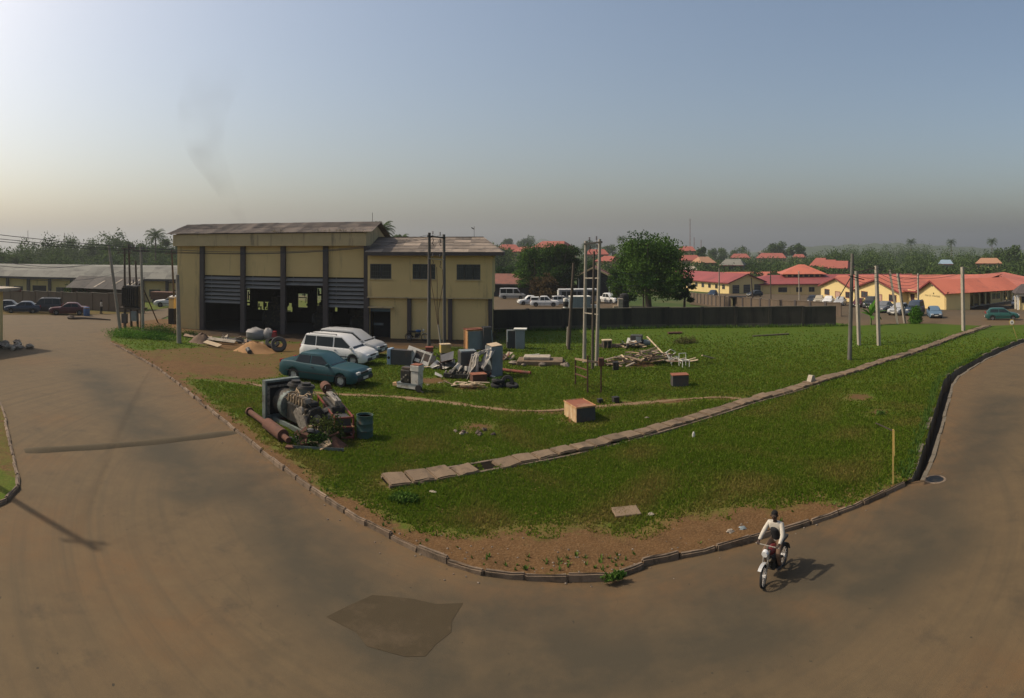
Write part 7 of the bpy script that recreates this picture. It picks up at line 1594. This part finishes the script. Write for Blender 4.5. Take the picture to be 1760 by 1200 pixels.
# weeds
def weeds(label, px, py, rx_, ry_, h, n, seed, mat=L_weed, dz=0):
    p = gl(px, py); o = leaf_cloud('weed_clump', mat, [((random.uniform(-rx_, rx_) * .4, random.uniform(-ry_, ry_) * .4, h * .35), (rx_ * .55, ry_ * .55, h * .55), n // 4) for _ in range(4)], .13, None, seed, .4, label=label, cat='weeds'); o.location = p + Vector((0, 0, dz)); return o
weeds('weeds growing through the derelict generating set', 535, 770, 1.0, .5, .6, 1500, 1, L_dark); weeds('weeds between the two scrap engines', 562, 762, .8, .6, 1.2, 1500, 2, leafmat('dull_weed', (.03, .05, .014), (.085, .10, .03))); weeds('weeds on the old tyre heap', 862, 664, .7, .4, .55, 900, 3); weeds('rank grass at the near end of the footpath', 690, 858, .8, .4, .25, 700, 4); weeds('weed tuft right of the kerb gap', 1055, 990, .4, .15, .14, 250, 5); weeds('weeds at the foot of the hall left wall', 318, 578, 2.0, .5, .6, 900, 6); weeds('tall weeds below the transformer poles', 268, 572, 3.0, 1.2, .9, 2400, 7); weeds('low weed tuft among the lawn left of the yellow sign', 1512, 713, .3, .2, .2, 200, 8)
o = leaf_cloud('grass_mound', L_bush, [((0, 0, .25), (2.3, 1.4, .55), 4200), ((2.6, .4, .2), (1.8, 1.1, .45), 2600)], .12, None, 9, .35, label='grassy mound at the foot of the leaning left pole', cat='mound'); o.location = gl(222, 580)
o = leaf_cloud('dry_grass_heap', leafmat('dry_weed', (.09, .09, .035), (.17, .13, .06)), [((0, 0, .15), (1.1, .5, .35), 1500)], .12, None, 10, .35, label='heap of dry cut grass near the compound wall', cat='grass heap'); o.location = gl(1180, 589)
# far woodland: one mass nobody could count
rr = np.random.default_rng(5); bl = []
def wood(px0, px1, d0, d1, n, h0, h1, cnt, r0=3.0, r1=6.5):
    for _ in range(n):
        px_ = rr.uniform(px0, px1); d_ = d0 * (d1 / d0) ** rr.random(); p = on_terrain(px_, d_); h = rr.uniform(h0, h1); r_ = rr.uniform(r0, r1)
        h = min(h, max(2.0, roof_limit(px_, d_, r_) - p.z))
        k = max(90, int(cnt * 3.4 * (150 / d_) * min(1, h / 8)))
        bl.append(((p.x, p.y, p.z + h * .55), (r_, r_, h * .5), k))
wood(-40, 310, 240, 420, 120, 9, 16, 260); wood(-40, 310, 225, 300, 26, 13, 18, 520, 5, 8); wood(-40, 310, 180, 235, 60, 6, 12, 300)
for a_ in HOUSES:
    for i_ in range(5):
        px_ = lerp(a_[0][1], a_[0][2], (i_ + .5) / 5); d_ = a_[0][5] - rr.uniform(9, 16); p = on_terrain(px_, d_); zt_ = at(px_, a_[0][4] + rr.uniform(2, 6), d_).z; hh_ = max(2.0, zt_ - p.z); bl.append(((p.x, p.y, p.z + hh_ * .55), (3.2, 3.2, hh_ * .45), 420)); wood(640, 880, 220, 600, 40, 8, 14, 200)
wood(860, 1200, 260, 700, 150, 8, 14, 220); wood(1180, 1420, 230, 700, 170, 7, 12, 220); wood(1180, 1800, 190, 260, 90, 4, 7, 260, 2, 4.5); wood(1400, 1800, 250, 650, 240, 9, 15, 240); wood(1440, 1600, 420, 560, 60, 15, 19, 220)
leaf_cloud('far_woodland', L_wood, bl, .75, None, 11, .7, kind='stuff', label='hazy belt of woodland running along the horizon')
for i, (px_, d_, h_, s_) in enumerate(((1336, 430, 21, 10), (1370, 400, 20, 7), (905, 520, 26, 10), (872, 540, 26, 7), (1430, 330, 14, 6), (1735, 300, 17, 9), (1690, 280, 12, 8), (1268, 470, 18, 9), (1232, 420, 17, 9), (1205, 330, 17, 4), (1010, 560, 24, 9), (1045, 480, 20, 8))):
    tree('skyline_tree', ('flat-topped tree behind the far red roofs', 'tall skyline tree right of the flat-topped one', 'domed tree on the skyline left of the twin poles', 'umbrella-shaped tree on the skyline right of the annex', 'tree at the left end of the wooded rise', 'tree at the far right skyline', 'tree before the right skyline wood', 'bushy tree above the shuttered block', 'tree left above the shuttered block', 'thin tall tree below the radio mast', 'spreading tree behind the twin poles', 'dark tree left of the big tree on the skyline')[i], on_terrain(px_, d_), h_, s_, 9, 3200, .95, L_wood, 60 + i, .4, .45 if i < 4 or i > 8 else .1, group='skyline trees on the right')
# grass blades on the lawn
def grass():
    rr = np.random.default_rng(9); lw = bpy.data.objects['lawn'].data; nv = len(lw.vertices)
    co = np.empty(nv * 3, np.float32); lw.vertices.foreach_get('co', co); co = co.reshape(-1, 3); so_ = np.empty(nv, np.float32); lw.attributes['soil'].data.foreach_get('value', so_); dy = np.empty(nv, np.float32); lw.attributes['dry'].data.foreach_get('value', dy)
    lw.calc_loop_triangles(); nt = len(lw.loop_triangles); tri = np.empty(nt * 3, np.int32); lw.loop_triangles.foreach_get('vertices', tri); tri = tri.reshape(-1, 3)
    A, B_, C = co[tri[:, 0]], co[tri[:, 1]], co[tri[:, 2]]; area = .5 * np.linalg.norm(np.cross(B_ - A, C - A), axis=1); ctr = (A + B_ + C) / 3; d = np.hypot(ctr[:, 0], ctr[:, 1]); s = so_[tri].mean(1)
    fpd = np.array([poly_dist((c[0], c[1]), FP) if q < 60 else 9 for c, q in zip(ctr, d)])
    dens = area * np.clip(1.0 - s * 1.5, 0.0002, 1) / d ** 1.6 * np.clip((58 - d) / 36, 0, 1) ** 1.6; dens[fpd < .3] = 0; dens /= dens.sum()
    n = 300000; pick = rr.choice(nt, n, p=dens); u = rr.random((n, 2)); fl = u.sum(1) > 1; u[fl] = 1 - u[fl]
    P = A[pick] + (B_ - A)[pick] * u[:, :1] + (C - A)[pick] * u[:, 1:]; dd = d[pick]
    clump = .5 + .5 * np.sin(P[:, 0] * 2.3 + np.sin(P[:, 1] * 1.7) * 2) * np.sin(P[:, 1] * 2.9 + np.cos(P[:, 0] * 1.3) * 2)
    h = rr.uniform(.02, .055, n) * (1 + 1.3 * clump * rr.random(n) ** 2) * (1 + dd / 60); w = (.008 + .0009 * dd) * rr.uniform(.7, 1.4, n); a = rr.uniform(0, 6.283, n); ln = rr.uniform(0.1, .9, n) * h
    side = np.stack([np.cos(a), np.sin(a), 0 * a], 1) * w[:, None]; b2 = rr.uniform(0, 6.283, n); tip = P + np.stack([np.cos(b2) * ln, np.sin(b2) * ln, h], 1)
    V = np.stack([P - side, P + side, tip], 1).reshape(-1, 3).astype(np.float32)
    me = bpy.data.meshes.new('grass'); me.vertices.add(3 * n); me.vertices.foreach_set('co', V.ravel()); me.loops.add(3 * n); me.loops.foreach_set('vertex_index', np.arange(3 * n, dtype=np.int32)); me.polygons.add(n); me.polygons.foreach_set('loop_start', np.arange(0, 3 * n, 3, dtype=np.int32)); me.polygons.foreach_set('loop_total', np.full(n, 3, dtype=np.int32))
    at_ = me.attributes.new('var', 'FLOAT', 'FACE'); at_.data.foreach_set('value', np.clip(rr.normal(.16, .15, n) + .8 * np.clip(np.sin(P[:, 0] * .9 + 2 * np.sin(P[:, 1] * .6)) * np.sin(P[:, 1] * 1.1 + np.sin(P[:, 0] * .7) * 2), -.2, 1) * np.clip(1.35 - dd / 30, 0.08, 1), 0, 1).astype(np.float32)); me.materials.append(L_grass); me.update()
    tag(link('grass', me), kind='stuff', label='short green grass covering the lawn')
grass()
# ---------------------------------------------------------------- ranker grass along the kerb, the drain, the slabs and the wall foot
def edge_tufts():
    rd = random.Random(77); mb = MB()
    def put_t(x, y, h, n): tuft_mesh(mb, (x, y, terrain(x, y) + lawn_z(x, y)), n, h, h * .8, rd)
    for pts, cnt, sp, h in ((KERB, 500, .35, .13), (DR_L[:8], 900, .16, .24), (FP, 1100, .12, .15), (gp([(848, 572), (1005, 570), (1160, 566.5), (1462, 563)]), 700, .3, .4), (gp([(310, 566), (345, 566)]), 60, .3, .5)):
        P = resample(pts, .25); off_ = .5 if pts is FP else .15
        for _ in range(cnt):
            i = rd.randrange(len(P) - 1); a, b_ = Vector(P[i]), Vector(P[i + 1]); d = (b_ - a).normalized(); n_ = Vector((-d.y, d.x)); s = rd.choice((-1, 1)) if pts is FP else 1
            if pts is KERB and soil(a.x, a.y) > .8 and rd.random() < .8: continue
            q = a + n_ * (s * (off_ + abs(rd.gauss(0, sp)))); put_t(q.x, q.y, h * rd.uniform(.4, 1.1), 5)
    leaf_attr(mb.build('edge_grass', L_weed, kind='stuff', label='ranker grass along the kerb, drain, slabs and wall foot'), 8)
edge_tufts()
# ---------------------------------------------------------------- far houses, masts, hills, smoke
def house(label, px0, px1, y_ridge, y_eave, d, rz=0, roofm=pm('faded_far_red_roof', (.29, .085, .06), (.23, .07, .05), scale=.3, dirt=(.16, .07, .05), damt=.3), wallm=pm('far_cream_wall', (.44, .35, .19)), nw=4, hip=0.0, storeys=1, dep=9.0):
    """a far house whose roof shows between two columns and two rows of the photograph at distance d; its plinth steps down to the slope"""
    w = (px1 - px0) * d / FOC * .92; hr = max(1.0, (y_eave - y_ridge) * d / FOC + .4); hw = 3.1 * storeys; px = (px0 + px1) / 2; z = at(px, y_eave, d).z - hw; p = on_terrain(px, d); wins_ = []
    for s in range(storeys):
        for i in range(nw): wins_ += [('s', -w / 2 + w * (i + .5) / nw, 1.0 + 2.9 * s, min(1.6, w / nw * .5), 1.3)]
        for i in range(2): wins_ += [('w', -dep / 2 + dep * (i + .5) / 2, 1.0 + 2.9 * s, 1.2, 1.3)]
    return gable_building('far_house', label, Vector((p.x, p.y, z)), -(px - CXP) / FOC + R(rz), w, dep, hw, hr, wallm, roofm, wins_=wins_, group='far houses among the trees', hip=hip or min(3.0, w * .22), sheets=False, base=max(1.0, z - p.z + 1))
for a in HOUSES: house(*a[0], **a[1])
# radio masts
def mast(label, px, d, ytop, w=.5):
    p = on_terrain(px, d); t = at(px, ytop, d).z - p.z; o = thing('radio_mast', label, 'mast', p, 0, None); mb = MB(); n = int(t / 3)
    for k in range(3):
        a = 2.094 * k; MB().bar((math.cos(a) * w, math.sin(a) * w, 0), (math.cos(a) * w * .5, math.sin(a) * w * .5, t), .14).build('mast_leg', pm('mast_red_grey', (.26, .16, .15)), o)
    for i in range(n):
        z = t * i / n
        for k in range(3):
            a, b_ = 2.094 * k, 2.094 * (k + 1); f = w * (1 - .5 * i / n); mb.bar((math.cos(a) * f, math.sin(a) * f, z), (math.cos(b_) * f, math.sin(b_) * f, z + t / n), .07)
    mb.build('lattice', pm('mast_red_grey', (.26, .16, .15)), o)
mast('tall radio mast on the skyline right of the big tree', 1186, 520, 376); mast('faint radio mast on the far left skyline', 48, 700, 396, .6); mast('second faint mast on the left skyline', 111, 620, 400, .6); mast('short mast right of the tall radio mast', 1205, 520, 412); mast('thin mast at the right skyline house', 1193, 500, 408)
# hills
def hill(label, px0, px1, d, prof, seed):
    mb = MB(); rd = random.Random(seed); n = 60; m_ = 14
    for j in range(m_):
        t = j / (m_ - 1)
        for i in range(n + 1):
            u = i / n; px_ = lerp(px0, px1, u); a = (px_ - CXP) / FOC; dd = d + (t - .5) * 900; h = interp(prof, u) * math.sin(math.pi * t) ** 1.3 * (1 + .08 * math.sin(i * 1.3 + j) + rd.uniform(-.03, .03)); mb.v.append((dd * math.sin(a), dd * math.cos(a), -8.6 + h))
    for j in range(m_ - 1):
        for i in range(n): mb.f.append((j * (n + 1) + i, j * (n + 1) + i + 1, (j + 1) * (n + 1) + i + 1, (j + 1) * (n + 1) + i)); mb.m.append(0)
    mb.build('hills', pm('hill_scrub', (.05, .07, .03), (.07, .075, .035), scale=.01), sm=True, kind='structure', label=label)
hill('faint hazy hills on the horizon behind the twin poles', 820, 1260, 2300, [(0, 8), (.12, 30), (.25, 52), (.38, 30), (.5, 22), (.62, 46), (.8, 26), (1, 4)], 1); hill('low hazy hill on the left horizon', 40, 330, 2300, [(0, 4), (.2, 40), (.28, 30), (.6, 18), (1, 4)], 2); hill('low wooded rise on the right horizon', 1280, 1800, 1500, [(0, 4), (.2, 22), (.5, 30), (.8, 18), (1, 10)], 3)
# thin smoke drifting up behind the hall
sp = on_terrain(420, 150); mb = MB(); n = 14; P = [(418, 384, 4), (412, 372, 6), (398, 345, 9), (380, 315, 13), (362, 285, 17), (350, 250, 21), (345, 215, 25), (352, 180, 28), (368, 140, 32), (378, 100, 34)]
pts = [(at(px_, py_, 150) - sp, r_ * 150 / FOC * 1.7) for px_, py_, r_ in P]
for (c, r_) in pts:
    for k in range(n): t = 2 * math.pi * k / n; mb.v.append((c.x + math.cos(t) * r_, c.y + math.sin(t) * r_, c.z))
for i in range(len(pts) - 1):
    for k in range(n): mb.f.append((i * n + k, i * n + (k + 1) % n, (i + 1) * n + (k + 1) % n, (i + 1) * n + k)); mb.m.append(0)
mb.f += [tuple(range(n)), tuple(range((len(pts) - 1) * n, len(pts) * n))]; mb.m += [0, 0]
sm_ = bpy.data.materials.new('thin_smoke'); sm_.use_nodes = True; N = sm_.node_tree.nodes; L = sm_.node_tree.links; N.remove(N['Principled BSDF']); pv = N.new('ShaderNodeVolumePrincipled'); pv.inputs['Color'].default_value = (.25, .23, .22, 1)
tc = N.new('ShaderNodeTexCoord'); nz = N.new('ShaderNodeTexNoise'); nz.inputs['Scale'].default_value = .12; nz.inputs['Detail'].default_value = 3; L.new(tc.outputs['Object'], nz.inputs['Vector']); mr = N.new('ShaderNodeMapRange'); mr.inputs['From Min'].default_value = .42; mr.inputs['From Max'].default_value = .75; mr.inputs['To Max'].default_value = .06; L.new(nz.outputs['Fac'], mr.inputs['Value'])
sx = N.new('ShaderNodeSeparateXYZ'); L.new(tc.outputs['Object'], sx.inputs[0]); m2 = N.new('ShaderNodeMapRange'); m2.inputs['From Min'].default_value = pts[0][0].z; m2.inputs['From Max'].default_value = pts[-1][0].z; m2.inputs['To Min'].default_value = 1.0; m2.inputs['To Max'].default_value = 0.0; L.new(sx.outputs['Z'], m2.inputs['Value'])
mm = N.new('ShaderNodeMath'); mm.operation = 'MULTIPLY'; L.new(mr.outputs[0], mm.inputs[0]); L.new(m2.outputs[0], mm.inputs[1]); L.new(mm.outputs[0], pv.inputs['Density']); L.new(pv.outputs[0], N['Material Output'].inputs['Volume'])
mb.build('smoke', sm_, kind='stuff', label='thin grey smoke drifting up behind the hall roof').location = sp
# ---------------------------------------------------------------- people
def skinned(name, verts, edges, radii, mat, parent=None, sub=2, root=0):
    me = bpy.data.meshes.new(name); me.from_pydata([tuple(v) for v in verts], edges, []); o = link(name, me, parent)
    md = o.modifiers.new('skin', 'SKIN'); sv = me.skin_vertices[0].data if me.skin_vertices else None
    if sv is None:
        bm = bmesh.new(); bm.from_mesh(me); bm.verts.layers.skin.verify(); bm.to_mesh(me); bm.free(); sv = me.skin_vertices[0].data
    for i, r in enumerate(radii):
        sv[i].radius = (r, r) if not isinstance(r, tuple) else r; sv[i].use_root = (i == root); sv[i].use_loose = False
    md.use_smooth_shade = True; s_ = o.modifiers.new('sub', 'SUBSURF'); s_.levels = sub; s_.render_levels = sub; me.materials.append(mat); return o
M_skin = pm('dark_skin', (.045, .026, .018), (.035, .02, .014), rough=.55, scale=12, amt=.3); M_hair = pm('black_hair', (.008, .007, .007), rough=.9)
M_shirt = pm('off_white_shirt', (.46, .42, .35), (.33, .30, .25), scale=7); M_vest = pm('black_waistcoat', (.012, .012, .014), (.02, .02, .022), scale=5); M_trous = pm('brown_trousers', (.13, .08, .05), (.09, .055, .035), scale=6); M_shoe = pm('dark_shoe', (.03, .025, .022), rough=.5)
def person(name, label, loc, rz, J, trousers, shirt, vest=None, sleeves=True):
    """J: joint dictionary in local metres, x forward, y left"""
    o = thing(name, label, 'person', loc, rz); V = []; E = []; Rr = []; idx = {}
    def v(k, r): idx[k] = len(V); V.append(Vector(J[k])); Rr.append(r)
    for k, r in (('pelvis', .12), ('waist', .10), ('chest', (.125, .10)), ('neckb', .06), ('neck', .055), ('headb', .075), ('headm', .10), ('headt', .085)): v(k, r)
    for a, b_ in (('pelvis', 'waist'), ('waist', 'chest'), ('chest', 'neckb'), ('neckb', 'neck'), ('neck', 'headb'), ('headb', 'headm'), ('headm', 'headt')): E.append((idx[a], idx[b_]))
    for s in 'lr':
        for k, r in (('sh', .06), ('el', .045), ('wr', .032), ('pa', .040)): v(k + s, r)
        for a, b_ in (('chest', 'sh' + s), ('sh' + s, 'el' + s), ('el' + s, 'wr' + s), ('wr' + s, 'pa' + s)): E.append((idx[a], idx[b_]))
        for k, r in (('hip', .08), ('kn', .055), ('an', .042), ('to', .035)): v(k + s, r)
        for a, b_ in (('pelvis', 'hip' + s), ('hip' + s, 'kn' + s), ('kn' + s, 'an' + s), ('an' + s, 'to' + s)): E.append((idx[a], idx[b_]))
        pa = Vector(J['pa' + s]); d = (pa - Vector(J['wr' + s])).normalized(); sd_ = d.cross(Vector((0, 0, 1))).normalized(); dn = sd_.cross(d)
        for f in range(4):
            b0 = pa + sd_ * (f - 1.5) * .021; l = (.07, .08, .075, .058)[f]
            for q, (fw, cv) in enumerate(((.35, .0), (.75, .25), (.9, .62))):
                nm = 'f%s%d%d' % (s, f, q); J[nm] = b0 + d * l * fw - (dn if dn.z > 0 else -dn) * l * cv; v(nm, .0095 - .001 * q); E.append((idx['pa' + s] if q == 0 else idx['f%s%d%d' % (s, f, q - 1)], idx[nm]))
        for q, (sx_, fw) in enumerate(((.045, -.01), (.055, .035))):
            nm = 'th%s%d' % (s, q); J[nm] = pa + sd_ * (sx_ if s == 'r' else -sx_) + d * fw; v(nm, .011 - .001 * q); E.append((idx['pa' + s] if q == 0 else idx['th%s0' % s], idx[nm]))
    skinned('body', V, E, Rr, M_skin, o)
    hd = Vector(J['headm']); fw_ = (Vector(J['look']) - hd).normalized(); up = Vector((0, 0, 1)); sd_ = up.cross(fw_).normalized()
    MB().blob(hd + up * .05 - fw_ * .028, .098, .098, .085, 2, 14, 10, .02).build('hair', M_hair, o, sm=True)
    f = MB(); f.blob(hd - up * .0 + fw_ * .105, .018, .018, .028, 1, 8, 6, 0); f.build('nose', M_skin, o, sm=True)
    for s in (-1, 1): MB().blob(hd + fw_ * .092 + sd_ * s * .034 + up * .025, .010, .010, .006, 1, 8, 6, 0).build('eye', pm('eye_white', (.16, .14, .12), rough=.3), o, sm=True); MB().blob(hd + sd_ * s * .098 - up * .0, .018, .018, .032, 1, 8, 6, 0).build('ear', M_skin, o, sm=True)
    MB().blob(hd + fw_ * .092 - up * .055, .026, .014, .009, 1, 10, 6, 0).build('mouth', pm('lips', (.07, .03, .025)), o, sm=True)
    def sub(nm, keys, edges, rad, mat): skinned(nm, [Vector(J[k]) for k in keys], [(keys.index(a), keys.index(b_)) for a, b_ in edges], rad, mat, o)
    sub('trousers', ['pelvis', 'hipl', 'knl', 'anl', 'hipr', 'knr', 'anr', 'waist'], [('pelvis', 'hipl'), ('hipl', 'knl'), ('knl', 'anl'), ('pelvis', 'hipr'), ('hipr', 'knr'), ('knr', 'anr'), ('pelvis', 'waist')], [.15, .105, .078, .06, .105, .078, .06, .13], trousers)
    ks = ['waist', 'chest', 'neckb', 'shl', 'ell', 'wrl', 'shr', 'elr', 'wrr', 'pelvis']
    sub('shirt', ks, [('waist', 'chest'), ('chest', 'neckb'), ('chest', 'shl'), ('shl', 'ell'), ('ell', 'wrl'), ('chest', 'shr'), ('shr', 'elr'), ('elr', 'wrr'), ('waist', 'pelvis')], [.14, (.17, .14), .08, .085, .066, .05, .085, .066, .05, .15], shirt)
    if vest: J['vneck'] = Vector(J['chest2']) + Vector((.01, 0, .09)); sub('waistcoat', ['pelvis', 'waist', 'chest2', 'vneck'], [('pelvis', 'waist'), ('waist', 'chest2'), ('chest2', 'vneck')], [.165, .16, (.20, .175), (.13, .14)], vest)
    for s in 'lr':
        a, t = Vector(J['an' + s]), Vector(J['to' + s]); MB().blob((a + t) / 2 - Vector((0, 0, .01)), .15 if abs((t - a).x) > abs((t - a).y) else .07, .06 if abs((t - a).x) > abs((t - a).y) else .15, .05, 1, 12, 8, .02).build('shoe', M_shoe, o, sm=True)
    return o
# rider on a motorbike at the road bend
pr = ground_at(1330, 990); ra_ = R(220); RS = .82
motorbike('ridden_motorbike', 'motorbike carrying a rider at the road bend', Vector((pr.x, pr.y, 0)), ra_, pm('paint_red_tank', (.12, .02, .02), rough=.35), 0.0, steer=.2).scale = (RS, RS, RS)
J = dict(pelvis=(-.22, 0, .93), waist=(-.20, 0, 1.10), chest=(-.12, 0, 1.33), chest2=(-.125, 0, 1.31), neckb=(-.09, 0, 1.48), neck=(-.07, 0, 1.54), headb=(-.05, 0, 1.60), headm=(-.04, 0, 1.67), headt=(-.05, 0, 1.75), look=(.5, .15, 1.6),
  shl=(-.10, .20, 1.42), ell=(.06, .30, 1.19), wrl=(.30, .31, 1.06), pal=(.37, .29, 1.055), shr=(-.10, -.20, 1.42), elr=(.06, -.30, 1.19), wrr=(.30, -.31, 1.06), par=(.37, -.29, 1.055),
  hipl=(-.18, .11, .92), knl=(.20, .22, .72), anl=(.0, .19, .34), tol=(.14, .20, .30), hipr=(-.18, -.11, .92), knr=(.20, -.22, .72), anr=(.0, -.19, .34), tor=(.14, -.20, .30))
person('person', 'rider in white shirt and black waistcoat sitting on the motorbike', Vector((pr.x, pr.y, 0)), ra_, J, M_trous, M_shirt, M_vest).scale = (RS, RS, RS)
# standing figure before the brown wall
p2 = ground_at(174, 540)
J = dict(pelvis=(0, 0, .95), waist=(0, 0, 1.08), chest=(0, 0, 1.32), chest2=(0, 0, 1.3), neckb=(0, 0, 1.47), neck=(0, 0, 1.53), headb=(.01, 0, 1.59), headm=(.02, 0, 1.66), headt=(.01, 0, 1.74), look=(.5, 0, 1.66),
  shl=(0, .19, 1.41), ell=(-.02, .26, 1.15), wrl=(.06, .26, .92), pal=(.08, .26, .84), shr=(0, -.19, 1.41), elr=(-.02, -.26, 1.15), wrr=(.08, -.26, .93), par=(.1, -.26, .85),
  hipl=(0, .1, .92), knl=(.06, .11, .50), anl=(.0, .11, .08), tol=(.14, .12, .04), hipr=(0, -.1, .92), knr=(.0, -.11, .50), anr=(-.12, -.11, .10), tor=(.02, -.12, .04))
person('person', 'person in white shirt and dark trousers standing before the brown wall', Vector((p2.x, p2.y, p2.z + .03)), R(20), J, M_vest, M_shirt)
